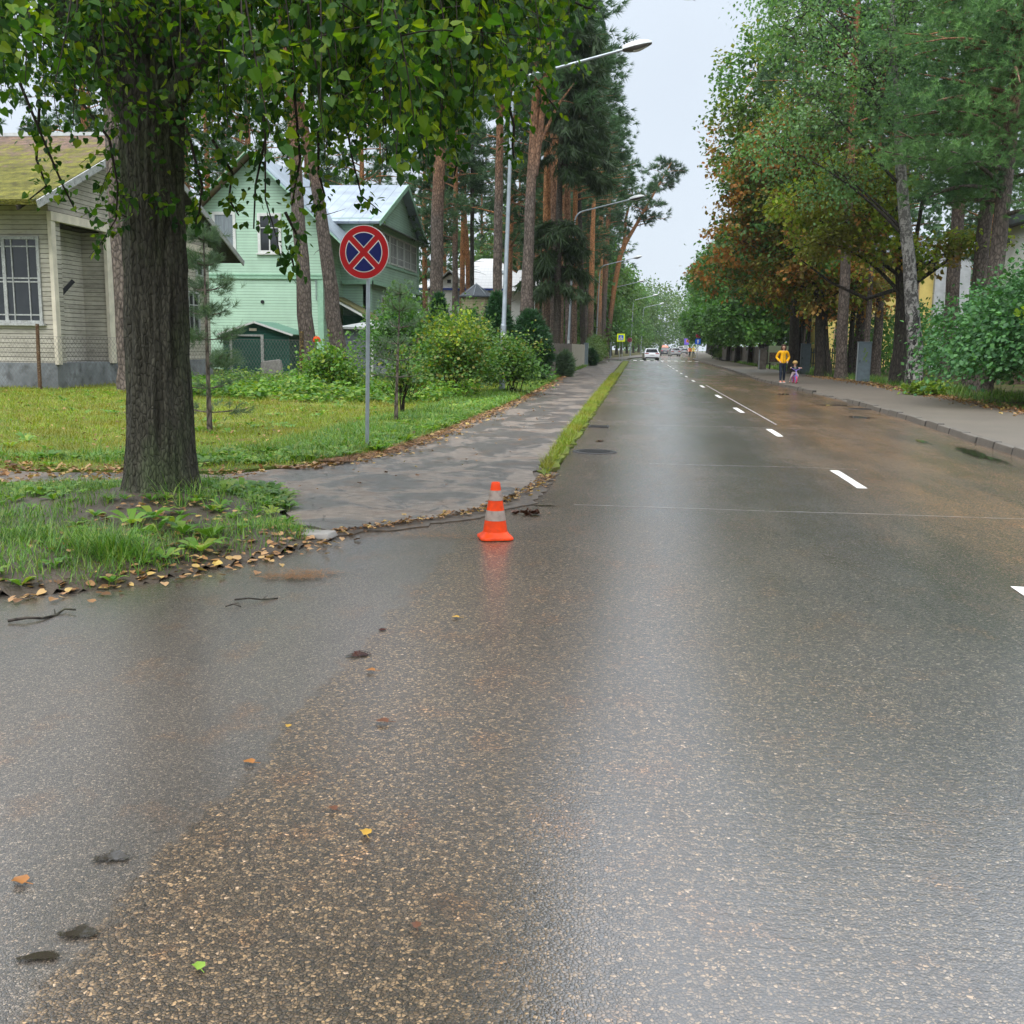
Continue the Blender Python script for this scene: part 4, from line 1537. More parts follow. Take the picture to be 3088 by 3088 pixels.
b.box(q(-17.7, 95.02, 7.2), q(-17.35, 95.09, 7.5))
b.build('attic_vent', M['black'], wh)
for x in (-18.6, -16.3):
    window(wh, q(x, 95.1, 5.9), 1.1, 1.5, 'y', M['blue'], M['glass_pale'], 2, (), frame=.14)
b = B()
p_ = [(-13.05, 97.0, 8.12), (-12.2, 97.0, 8.12), (-12.2, 97.4, 8.4), (-13.05, 97.4, 8.4)]
b.hexa([q(*v) for v in p_] + [q(v[0], v[1], v[2] + .12) for v in p_])
b.build('roof_window', M['glass_pale'], wh)
an = empty('antenna', (-16.0, 99, 0), 'thin lattice aerial mast standing above the white roofed house', 'antenna')
B().tube([(0, 0, 0), (0, 0, 13)], [.06, .03], 6).build('mast', M['zinc'], an)
b = B()
for z_, L_ in ((12.6, .9), (11.7, 1.0)):
    b.bar((-L_, 0, z_), (L_, 0, z_), .04, .04)
b.build('crossbar', M['zinc'], an)
B().lathe([(0, -.1), (.25, -.05), (.32, .05)], 16, c=(-.1, -.2, 9.2)).build('dish', M['zinc_light'], an)

go = (-12.3, 78, 0)
gz_ = empty('gazebo', go, 'cream octagonal garden pavilion with ribbed grey roof behind the thujas', 'pavilion')
b = B()
b.lathe([(1.12, 0), (1.12, 5.15)], 8, smooth=False)
b.build('wall', siding('cream_boards', (.52, .46, .30), .2), gz_)
b = B()
b.lathe([(1.3, 5.12), (1.3, 5.22), (.04, 6.1), (.0, 6.25)], 8, smooth=False)
b.build('roof', M['slate'], gz_)
b = B()
for i in range(8):
    a = 2 * pi * i / 8
    b.tube([(1.3 * cos(a), 1.3 * sin(a), 5.25), (.04 * cos(a), .04 * sin(a), 6.15)], .025, 4)
b.build('roof_ribs', M['zinc'], gz_)

# ---- sheds
so = np.array([-18.1, 48.0, 0])
sg = empty('green_shed', tuple(so), 'dark green sheet metal shed with low gable in front of green house', 'shed')
q = lambda *p: tuple(np.array(p, float) - so)
b = B()
b.prism([q(-19.9, 48, 0), q(-16.6, 48, 0), q(-16.6, 48, 1.98), q(-18.25, 48, 2.5), q(-19.9, 48, 1.98)], (0, 2.6, 0))
b.build('wall', M['shed_green'], sg)
b = B()
roof_plane(b, (-18.25, 47.8, 2.58), (-16.35, 47.8, 1.98), (-16.35, 50.8, 1.98), (-18.25, 50.8, 2.58), .06)
roof_plane(b, (-20.1, 47.8, 1.98), (-18.27, 47.8, 2.58), (-18.27, 50.8, 2.58), (-20.1, 50.8, 1.98), .06)
b.V = [v - so for v in b.V]
b.build('roof', M['shed_roof'], sg)
b = B()
b.bar(q(-18.25, 47.78, 2.53), q(-16.35, 47.78, 1.93), .04, .09)
b.bar(q(-18.25, 47.78, 2.53), q(-20.1, 47.78, 1.93), .04, .09)
b.build('barge_board', M['white_wood'], sg)
b = B()
b.box(q(-19.55, 47.94, 0), q(-19.45, 47.997, 1.95))
b.box(q(-18.0, 47.94, 0), q(-17.86, 47.997, 1.95))
b.box(q(-19.45, 47.94, 1.86), q(-18.0, 47.997, 1.95))
b.build('door_frame', M['greywhite'], sg)
b = B()
b.box(q(-18.55, 47.93, 2.12), q(-18.2, 47.995, 2.24))
b.build('plate', M['cream_trim'], sg)
so = np.array([-12.0, 47.5, 0])
s2 = empty('grey_shed', tuple(so), 'grey shingled shed with flat light roof left of no stopping sign', 'shed')
q = lambda *p: tuple(np.array(p, float) - so)
B().box(q(-13.8, 47.5, 0), q(-10.7, 50, 2.28)).build('wall', M['shed_grey'], s2)
b = B()
roof_plane(b, (-14.0, 47.2, 2.35), (-10.4, 47.2, 2.35), (-10.9, 50.2, 2.62), (-13.6, 50.2, 2.62), .1)
b.V = [v - so for v in b.V]
b.build('roof', M['zinc_light'], s2)
for x in (-12.45, -10.75):
    B().box(q(x, 47.43, 0), q(x + .1, 47.497, 2.2)).build('corner_strip', M['white_wood'], s2)

# ---- right hand side
yo = np.array([19.0, 92, 0])
yh = empty('yellow_house', tuple(yo), 'yellow rendered house glimpsed between trunks behind picket fence', 'house')
q = lambda *p: tuple(np.array(p, float) - yo)
b = B()
b.box(q(15.5, 92, 0), q(24.5, 104, 9.0))
b.build('wall', M['yellow_render'], yh)
b = B()
b.box(q(24.5, 91.5, 0), q(27.3, 104, 10.0))
b.build('corner_tower', M['grey_render'], yh)
b = B()
roof_plane(b, (15.2, 91.4, 9.0), (24.6, 91.4, 9.0), (24.6, 98, 12), (15.2, 98, 12), .2)
b.V = [v - yo for v in b.V]
b.build('roof', M['slate'], yh)
b = B()
b.box(q(15.4, 91.9, 4.4), q(24.5, 91.997, 4.65))
b.build('string_course', M['tan_render'], yh)
for x in (17.2, 20.0, 22.8):
    for z_ in (2.6, 6.6):
        window(yh, q(x, 92, z_), 1.2, 1.9, 'y', M['tan_render'], M['glass'], 2, (.3,))
do_ = np.array([32, 70, 0])
dh = empty('flat_roofed_house', tuple(do_), 'pale house with dark flat roof edge far right behind pines', 'house')
q = lambda *p: tuple(np.array(p, float) - do_)
B().box(q(25, 70, 0), q(40, 80, 10.0)).build('wall', M['white_render'], dh)
B().box(q(24.3, 69.3, 10.0), q(40.7, 80.7, 10.75)).build('roof', M['slate'], dh)
for x in (27, 30, 33):
    window(dh, q(x, 70, 6.2), 1.6, 1.6, 'y', M['dark_wood'], M['glass'], 2, ())

# ------------------------------------------------------------------ street furniture
# traffic cone
cb = G(1493, 1624)
cone = empty('traffic_cone', (cb.x, cb.y, .006), 'orange traffic cone with two dirty white bands on the wet road', 'traffic cone', rz=.32)
CH = .465
rr_ = lambda z: .104 - (.104 - .036) * (z - .05) / (CH - .05)
bnd = [.05, .155, .245, .335, .425, CH]
b = B()
b.lathe([(rr_(.05), .045)] + [(rr_(z), z) for z in np.linspace(.05, CH, 12)] + [(.033, CH + .006), (.024, CH + .004), (.022, CH - .05)], 40)
b.build('body', M['orange'], cone)
for a_, c_ in ((.155, .238), (.322, .405)):
    b = B()
    b.lathe([(rr_(z) + .0022, z) for z in np.linspace(a_, c_, 6)], 40)
    b.build('reflective_band', M['cone_white'], cone)
b = B()
# square foot with rounded corners that sweeps up into the cone
n = 48
rings = []
for f, z in ((1.0, 0.0), (1.0, .014), (.93, .02), (.62, .03), (.3, .042), (0, .06)):
    R_ = []
    for j in range(n):
        a = 2 * pi * j / n
        ca, sa = cos(a), sin(a)
        sq = .138 / max(abs(ca), abs(sa))
        sq = min(sq, .172)
        r = rr_(.055) + (sq - rr_(.055)) * f
        R_.append((r * ca, r * sa, z))
    rings += R_
F = np.array([(i * n + j, i * n + (j + 1) % n, (i + 1) * n + (j + 1) % n, (i + 1) * n + j) for i in range(5) for j in range(n)])
b.add(rings, F, 0, True)
b.build('base', M['orange'], cone)


# no stopping sign
def sector_polys(r, w2, n=14):
    out_ = []
    a0 = math.asin(w2 / r)
    for k_ in range(4):
        pts = [(w2 * 1.0, w2 * 1.0)]
        for i in range(n + 1):
            a = a0 + (pi / 2 - 2 * a0) * i / n
            pts.append((r * cos(a), r * sin(a)))
        ang = pi / 4 + k_ * pi / 2
        out_.append([(x * cos(ang) - y * sin(ang), x * sin(ang) + y * cos(ang)) for x, y in pts])
    return out_


def disc(b, r, y, z0, th, m, n=56):
    P = [(r * cos(2 * pi * i / n), y, z0 + r * sin(2 * pi * i / n)) for i in range(n)]
    b.prism(P, (0, th, 0), m)


def no_stopping(name, loc, label, zc, R, post_h, rz=0, group=None, lean=(0, 0), post=True):
    root = empty(name, loc, label, 'road sign', group, rz)
    if post:
        B().tube([(0, 0, -.1), (lean[0], lean[1], post_h)], .03 if R > .35 else .028, 14).build('post', M['zinc'], root)
    b = B()
    y = -.055
    disc(b, R, y, zc, .012, 0)
    disc(b, R * .975, y - .003, zc, .0025, 1)
    for p in sector_polys(R * .745, R * .105):
        b.prism([(u, y - .0056, zc + v) for u, v in p], (0, .0022, 0), 0)
    for p in sector_polys(R * .712, R * .140):
        b.prism([(u, y - .0082, zc + v) for u, v in p], (0, .0022, 0), 2)
    b.build('sign_plate', [M['swhite'], M['red'], M['sblue']], root)
    if post:
        for dz in (-R * .5, R * .5):
            B().box((-.09, -.043, zc + dz - .02), (.09, .04, zc + dz + .02)).build('clamp', M['zinc'], root)
    return root


no_stopping('no_stopping_sign', (-4.01, 15.0, .05), 'large red and blue no stopping sign on grey pole in the grass by the pavement', 2.86, .385, 2.62, rz=-.12, lean=(.045, 0))
no_stopping('no_stopping_sign', (-1.72 + float(off(150)), 150, .05), 'small far no stopping sign right of the pedestrian crossing sign', 2.55, .33, 2.8)

r_ = empty('pedestrian_crossing_sign', (-2.15, 125.5, .05), 'square pedestrian crossing sign with bright yellow border on two posts', 'road sign')
for x in (-.12, .2):
    B().tube([(x, .02, -.1), (x, .02, 2.9)], .028, 8).build('post', M['zinc'], r_)
b = B()
zc = 2.65
b.box((-.47, -.06, zc - .47), (.47, -.035, zc + .47), 0)
b.box((-.30, -.066, zc - .30), (.30, -.0605, zc + .30), 1)
b.prism([(-.24, -.072, zc - .2), (.24, -.072, zc - .2), (0, -.072, zc + .25)], (0, .0055, 0), 2)
b.bar((0, -.075, zc + .07), (-.02, -.075, zc - .05), .05, .005, 3, up=(0, 1, 0))
b.bar((-.02, -.075, zc - .05), (-.08, -.075, zc - .17), .035, .005, 3, up=(0, 1, 0))
b.bar((-.02, -.075, zc - .05), (.06, -.075, zc - .17), .035, .005, 3, up=(0, 1, 0))
b.bar((0, -.075, zc + .05), (.07, -.075, zc - .02), .025, .005, 3, up=(0, 1, 0))
b.prism([(.03 * cos(t), -.077, zc + .115 + .03 * sin(t)) for t in [i * pi / 5 for i in range(10)]], (0, .004, 0), 3)
for i in range(4):
    b.box((-.2 + i * .11, -.0755, zc - .27), (-.13 + i * .11, -.0665, zc - .22), 2)
b.build('sign_plate', [M['fluo'], M['bright_blue'], M['swhite'], M['black']], r_)

r_ = empty('one_way_sign', (7.75 + float(off(140)), 140, .09), 'blue square sign with white upward arrow under a small round sign', 'road sign')
B().tube([(0, 0, -.1), (0, 0, 3.5)], .03, 8).build('post', M['zinc'], r_)
b = B()
b.box((-.36, -.06, 2.0), (.36, -.035, 2.72), 0)
b.prism([(-.06, -.066, 2.1), (.06, -.066, 2.1), (.06, -.066, 2.4), (.17, -.066, 2.4), (0, -.066, 2.64), (-.17, -.066, 2.4), (-.06, -.066, 2.4)], (0, .0055, 0), 1)
b.build('arrow_plate', [M['bright_blue'], M['swhite']], r_)
b = B()
disc(b, .3, -.06, 3.12, .012, 0, 30)
disc(b, .29, -.064, 3.12, .003, 1, 30)
for p in sector_polys(.21, .04):
    b.prism([(u, -.068, 3.12 + v) for u, v in p], (0, .003, 0), 2)
b.build('round_plate', [M['swhite'], M['red'], M['sblue']], r_)
B().box((-.12, -.05, .95), (.12, -.036, 1.35)).build('small_plate', M['swhite'], r_)

# street lamps
lamp = empty('street_lamp', (-4.54, 34.5, .05), 'nearest tall grey street lamp reaching over the pavement, rising from bushes', 'street lamp', 'street lamps along the left pavement')
b = B()
b.tube([(0, 0, -.1), (.03, 0, 2.2)], [.105, .098], 14)
b.tube([(.03, 0, 2.2), (.04, 0, 2.27), (.13, 0, 5.6), (.215, 0, 8.9), (.25, 0, 9.4)], [.098, .078, .068, .055, .052], 14)
b.build('pole', M['zinc'], lamp)
arm = bez((.25, 0, 9.4), (.30, 0, 10.0), (.8, 0, 10.12), 8) + [Vector((3.85, 0, 10.86))]
B().tube(arm, [.05] * 8 + [.045, .04], 10).build('arm', M['zinc'], lamp)
hd = B()
hl = []
for i in range(15):
    t = i / 14
    x = 3.72 + .92 * t
    z = 10.83 + .22 * t * .9
    hw = .17 * (sin(pi * (.12 + .84 * t)) ** .55)
    top = .19 * (sin(pi * (.16 + .8 * t)) ** .6)
    hl.append([(x, hw * cos(a), z + (top * sin(a) if sin(a) > 0 else 0)) for a in [pi * j / 10 for j in range(11)]])
V = [p for r in hl for p in r]
F = np.array([(i * 11 + j, i * 11 + j + 1, (i + 1) * 11 + j + 1, (i + 1) * 11 + j) for i in range(14) for j in range(10)])
hd.add(V, F, 0, True)
hd.add(hl[0], [list(range(11))])
hd.add(hl[-1], [list(range(11))[::-1]])
head = hd.build('lamp_head', M['zinc_light'], lamp)
b = B()
lo = [[(p[0], p[1] * .97, r[0][2] - .002 - d) for p in (r[0], r[-1])] for r, d in zip(hl, [.03 + .09 * sin(pi * i / 14) for i in range(15)])]
V = []
for r, l in zip(hl, lo):
    V += [(r[0][0], r[0][1] * .99, r[0][2] + .004), (l[0][0], l[0][1] * .8, l[0][2]), (l[1][0], l[1][1] * .8, l[1][2]), (r[0][0], -r[0][1] * .99, r[0][2] + .004)]
F = np.array([(i * 4 + j, (i + 1) * 4 + j, (i + 1) * 4 + j + 1, i * 4 + j + 1) for i in range(14) for j in range(3)])
b.add(V, F, 0, True)
b.build('housing', M['lamp_dark'], head)
b = B()
V = []
for i in range(9):
    t = i / 8
    x = 4.06 + .46 * t
    z = 10.80 + .18 * t
    h_ = .075 * sin(pi * (.1 + .8 * t))
    V += [(x, .1 * cos(a), z - .02 - h_ * sin(a)) for a in [pi * j / 8 for j in range(9)]]
F = np.array([(i * 9 + j, (i + 1) * 9 + j, (i + 1) * 9 + j + 1, i * 9 + j + 1) for i in range(8) for j in range(8)])
b.add(V, F, 0, True)
b.build('diffuser', M['lamp_glass'], head)
b = B()
b.box((-.02, -.112, 1.75), (.09, -.1, 1.95))
b.build('number_plate', M['swhite'], lamp)
for i, (Y, lb) in enumerate(((68, 'second street lamp along the pavement, beside the grey plank fence'), (112, 'third street lamp along the pavement, above the ivy hedge'), (152, 'fourth street lamp, just beyond the yellow bordered crossing sign'),
                             (192, 'fifth street lamp, far behind the small round sign'), (228, 'sixth and farthest visible street lamp on the left'))):
    c_ = copy_tree(lamp)
    c_.location = (-4.6 + float(off(Y)), Y, .05)
    c_['label'] = lb

# plank fence, gate and hedge along the left pavement
pf = empty('plank_fence', (-4.25, 46, .05), 'weathered grey then pale vertical plank fence beside the left pavement', 'fence')
bg_, bp_ = B(), B()
rk = random.Random(8)
y = 0.0
while y < 36:
    wd = rk.uniform(.24, .32)
    h = 1.68 + rk.uniform(-.03, .03)
    (bg_ if y < 20 else bp_).box((rk.uniform(-.01, .01), y, .06), (.03 + rk.uniform(-.008, .01), y + wd, h))
    y += wd + .025
bg_.build('grey_boards', M['fence_grey'], pf)
bp_.build('pale_boards', M['fence_pale'], pf)
b = B()
for z_ in (.4, 1.35):
    b.box((-.06, 0, z_), (-.012, 36, z_ + .09))
b.build('rail', M['fence_grey'], pf)
g_ = empty('gate_post', (-4.15, 82.6, .05), 'thick grey steel gate post at the end of the plank fence', 'post')
B().box((-.17, -.17, 0), (.17, .17, 1.78)).box((-.2, -.2, 1.783), (.2, .2, 1.83)).build('shaft', M['cabinet'], g_, .01)
g_ = empty('picket_gate', (-4.2, 83, .05), 'white picket gate with dark gaps beside the grey gate post', 'gate')
b = B()
for i in range(16):
    b.box((0, i * .26 + .1, .1), (.03, i * .26 + .24, 1.75))
b.build('pickets', M['white_wood'], g_)
b = B()
b.box((-.05, .05, .35), (-.003, 4.3, .45))
b.box((-.05, .05, 1.35), (-.003, 4.3, 1.45))
b.build('rail', M['white_wood'], g_)
df = empty('board_fence', (-4.6, 106, .05), 'dark board fence far along left pavement behind crossing sign', 'fence')
b = B()
for i in range(60):
    b.box((0, i * .2, .05), (.03, i * .2 + .18, 1.75 + rk.uniform(-.04, .04)))
b.build('boards', M['fence_dark'], df)

# chain link fence in front of the old houses
fp = [Vector((-24.5, 28.9, 0)), Vector((-18.35, 29.9, 0)), Vector((-16.3, 32.6, 0)), Vector((-10.55, 31.6, 0)), Vector((-7.2, 33.4, 0))]
cf = empty('chain_link_fence', (-18.3, 29.9, .05), 'sagging wire mesh fence on rusty posts before the cream house', 'fence')
o_ = Vector((-18.3, 29.9, .05))
b = B()
for s in range(len(fp) - 1):
    a_, c_ = fp[s] - o_, fp[s + 1] - o_
    L = (c_ - a_).length
    d = (c_ - a_) / L
    hgt, st_ = 1.55, .115
    nn = int(L / st_)
    for i in range(-14, nn + 1):
        for sg_ in (1, -1):
            u0, u1 = i * st_, i * st_ + hgt * .62
            t0, t1 = max(0, -u0 / (u1 - u0)), min(1, (L - u0) / (u1 - u0))
            if t1 <= t0:
                continue
            za, zb = (t0, t1) if sg_ > 0 else (1 - t0, 1 - t1)
            p0 = a_ + d * (u0 + (u1 - u0) * t0) + Vector((0, 0, .12 + hgt * za))
            p1 = a_ + d * (u0 + (u1 - u0) * t1) + Vector((0, 0, .12 + hgt * zb))
            b.bar(p0, p1, .005, .005)
    for z_ in (.12, 1.67):
        b.bar(a_ + Vector((0, 0, z_)), c_ + Vector((0, 0, z_)), .008, .008)
b.build('mesh', M['wire'], cf)
for p, r, h, mt in ((fp[1], .06, 2.05, 'rustpost'), (fp[2], .055, 2.0, 'lichen'), (fp[3], .075, 1.95, 'lichen'), (fp[4], .05, 1.8, 'rustpost')):
    pp = p - o_
    B().tube([pp + Vector((0, 0, -.1)), pp + Vector((.01, 0, h * .5)), pp + Vector((.03, 0, h))], [r, r * .95, r * .9], 10).build('post', M[mt], cf)

# helmet and small yard clutter
hp = at(955, 1031, 43.2)
hh_ = empty('lamp_globe', tuple(hp), 'orange plastic helmet hanging on the pine trunk in front of green house', 'helmet')
hh_.name = 'hanging_helmet'
b = B()
b.lathe([(.16, 0), (.175, .02), (.165, .1), (.12, .2), (.05, .24), (0, .245)], 20)
b.build('shell', M['orange'], hh_)
b = B()
b.tube([(.0, .1, .1), (-.12, .1, .12), (-.2, .1, .02)], .012, 5)
b.build('strap', M['black'], hh_)
bn = empty('garden_bench', tuple(G(1170, 1128)), 'weathered whitish plank bench among bushes behind the sign pole', 'bench')
bn.location = (-9.6, 37.5, .05)
B().box((-1.1, -.2, .42), (1.1, .2, .48)).build('seat', M['greywhite'], bn)
for x in (-.9, .9):
    b = B()
    b.bar((x, -.2, 0), (x * .8, .1, .42), .08, .08)
    b.bar((x, .22, 0), (x * .8, -.1, .42), .08, .08)
    b.build('leg', M['greywhite'], bn)
br_ = empty('water_barrel', (-13.0, 43.0, .05), 'blue grey plastic barrel lying between the two pines', 'barrel')
B().lathe([(0, 0), (.26, 0), (.29, .2), (.29, .6), (.26, .8), (.2, .86), (0, .86)], 20).build('body', M['plastic_blue'], br_)
B().lathe([(.295, .3), (.31, .32), (.295, .34)], 20).build('hoop', M['plastic_blue'], br_)
sb = empty('stone_block', (-15.3, 42.0, .05), 'pale concrete block left of the pine with orange helmet', 'block')
B().hexa([(-.5, -.2, 0), (.5, -.2, 0), (.5, .2, 0), (-.45, .2, 0), (-.42, -.18, .75), (.4, -.16, .85), (.38, .15, .82), (-.4, .15, .7)]).build('block', M['stone'], sb, .05)

# manholes
def manhole(p, r, label):
    root = empty('manhole_cover', (p[0], p[1], .004), label, 'manhole cover')
    b = B()
    b.lathe([(0, .010), (r * .8, .010), (r * .8, .004), (r * .86, .004), (r * .86, .013), (r, .012), (r * 1.04, 0)], 40)
    b.build('cover', M['iron'], root)
    b = B()
    for i in range(-3, 4):
        L = sqrt(max(0, (r * .72) ** 2 - (i * r * .2) ** 2))
        b.box((-L, i * r * .2 - .014, .0105), (L, i * r * .2 + .014, .017))
    b.build('ribs', M['iron'], root)


manhole(GD(1122, 853), .33, 'sunken iron manhole cover at the left edge of the carriageway')
manhole(GD(1622, 772), .30, 'iron manhole cover near the right kerb')
dr = empty('drain_grate', (-.75, 20.8, .004), 'small iron gully grate beyond the manhole beside the grass strip', 'drain')
b = B()
b.box((-.2, -.25, 0), (-.17, .25, .012))
b.box((.17, -.25, 0), (.2, .25, .012))
for i in range(8):
    b.box((-.17, -.25 + i * .066, 0), (.17, -.22 + i * .066, .01))
b.build('grate', M['iron'], dr)

# slabs lying by the pavement
s_ = empty('paving_slab', tuple(GD(575, 1013, .012)), 'pale concrete slab half buried at the corner of the verge', 'slab')
B().hexa([(-.26, -.12, 0), (.24, -.10, 0), (.26, .1, 0), (-.22, .13, 0), (-.24, -.11, .045), (.22, -.09, .05), (.24, .09, .05), (-.2, .12, .045)]).build('slab', M['stone'], s_, .012)

# ---- right side street furniture
rf = empty('concrete_fence', (11.0, 86, .1), 'dark grey concrete panel fence along the right pavement', 'fence')
b = B()
y = 0.0
x = 0.0
while y < 66:
    b.box((x + .02, y + .06, .05), (x + .10, y + 1.94, 1.66 + rk.uniform(-.03, .03)))
    B().box((x - .01, y - .05, 0), (x + .13, y + .05, 1.72)).build('post', M['fence_grey'], rf)
    y += 2.0
b.build('panels', M['fence_dark'], rf)
g_ = empty('gate_pillar', (at(2298, 1100, 78.5).x, 78.5, .1), 'short brownish gate pillar with pale edge left of the notice board', 'pillar')
B().box((-.28, -.3, 0), (.28, .3, 1.45)).build('shaft', M['fence_grey'], g_, .02)
B().box((-.33, -.34, 1.453), (.33, .34, 1.53)).build('cap', M['fence_grey'], g_, .01)
B().box((-.30, -.31, 0), (-.22, -.303, 1.45)).build('pale_strip', M['cabinet_edge'], g_)

nb = empty('notice_board', (at(2362, 1080, 79).x, 79, .1), 'pale green notice board with brown picture behind the woman', 'notice board', rz=0)
B().box((-1.1, 0, .45), (1.1, .05, 1.75)).build('panel', M['board'], nb)
B().box((-1.02, -.012, .55), (-.1, -.003, 1.25)).build('picture', M['board_pic'], nb)
b = B()
for (x0, x1, z_) in ((.32, .95, 1.42), (.45, .9, 1.2)):
    x = x0
    while x < x1:
        wd = rk.uniform(.03, .09)
        b.box((x, -.010, z_ - .04), (min(x + wd, x1), -.003, z_ + .04))
        x += wd + .025
b.build('lettering', M['black'], nb)
for x in (-.95, .95):
    B().box((x - .05, .053, -.1), (x + .05, .15, 1.7)).build('post', M['dark_wood'], nb)

def cabinet(loc, wd, dp, h, label, spray, rz):
    root = empty('utility_cabinet', loc, label, 'utility cabinet', 'grey utility cabinets on the right verge', rz)
    B().box((-wd / 2, -dp / 2, 0), (wd / 2, dp / 2, h)).build('body', M['cabinet'], root, .012)
    B().box((-wd / 2 - .03, -dp / 2 - .03, h + .002), (wd / 2 + .03, dp / 2 + .03, h + .05)).build('lid', M['cabinet'], root, .01)
    d_ = B().box((-wd / 2 + .04, -dp / 2 - .016, .12), (wd / 2 - .04, -dp / 2 - .003, h - .08)).build('door', M['cabinet'], root, .006)
    B().box((-wd / 2 + .08, -dp / 2 - .04, h * .5), (-wd / 2 + .11, -dp / 2 - .018, h * .5 + .12)).build('handle', M['black'], d_)
    B().box((-wd / 2 - .008, -dp / 2 - .01, 0), (-wd / 2 - .001, dp / 2, h)).build('side_edge', M['cabinet_edge'], root)
    if spray:
        b = B()
        r5 = random.Random(4)
        for i in range(9):
            x, z_ = r5.uniform(-.10, .06), h - .25 - i * .075
            b.tube([(x, -dp / 2 - .019, z_), (x + .09, -dp / 2 - .019, z_ + r5.uniform(-.04, .06)), (x + .03, -dp / 2 - .019, z_ - .06)], .018, 4)
        b.build('spray_paint', M['graffiti'], root)
    return root


cabinet((at(2604, 1100, 51.2).x, 51.2, .1), .60, .42, 1.86, 'nearer grey utility cabinet with green spray paint on the right verge', True, -.08)
cabinet((at(2428, 1090, 66.5).x, 66.5, .1), .58, .42, 1.82, 'farther plain grey utility cabinet behind the child', False, -.1)

pk = empty('picket_fence', (12.0, 80, .1), 'dark green wooden picket fence between the tree trunks', 'fence')
b = B()
for i in range(70):
    x = i * .17
    b.prism([(x, 0, .1), (x + .09, 0, .1), (x + .09, 0, 1.55), (x + .045, 0, 1.66), (x, 0, 1.55)], (0, .025, 0))
b.build('pickets', M['picket_green'], pk)
b = B()
for z_ in (.45, 1.25):
    b.box((0, .028, z_), (12, .07, z_ + .08))
b.build('rail', M['picket_green'], pk)

# ------------------------------------------------------------------ people
def skin(name, J, E, mt, parent, sub=2, root=0):
    """one continuous surface grown over a skeleton: J = [(x,y,z,rx,ry)]"""
    me = bpy.data.meshes.new(name)
    me.from_pydata([j[:3] for j in J], E, [])
    me.materials.append(mt)
    o = bpy.data.objects.new(name, me)
    COL.objects.link(o)
    o.parent = parent
    m_ = o.modifiers.new('skin', 'SKIN')
    m_.use_smooth_shade = True
    lay = me.skin_vertices[0] if me.skin_vertices else None
    if lay is None:
        bm_ = bmesh.new()
        bm_.from_mesh(me)
        bm_.verts.layers.skin.verify()
        bm_.to_mesh(me)
        bm_.free()
        lay = me.skin_vertices[0]
    for i, j in enumerate(J):
        lay.data[i].radius = (j[3], j[4] if len(j) > 4 else j[3])
        lay.data[i].use_root = (i == root)
    s = o.modifiers.new('sub', 'SUBSURF')
    s.levels = sub
    s.render_levels = sub
    return o


def ball(b, c, r, n=12, sq=(1, 1, 1)):
    V = []
    for i in range(n + 1):
        t = pi * i / n
        for j in range(2 * n):
            a = pi * j / n
            V.append((c[0] + r * sq[0] * sin(t) * cos(a), c[1] + r * sq[1] * sin(t) * sin(a), c[2] + r * sq[2] * cos(t)))
    w_ = 2 * n
    F = np.array([(i * w_ + j, (i + 1) * w_ + j, (i + 1) * w_ + (j + 1) % w_, i * w_ + (j + 1) % w_) for i in range(n) for j in range(w_)])
    b.add(V, F, 0, True)
    return b


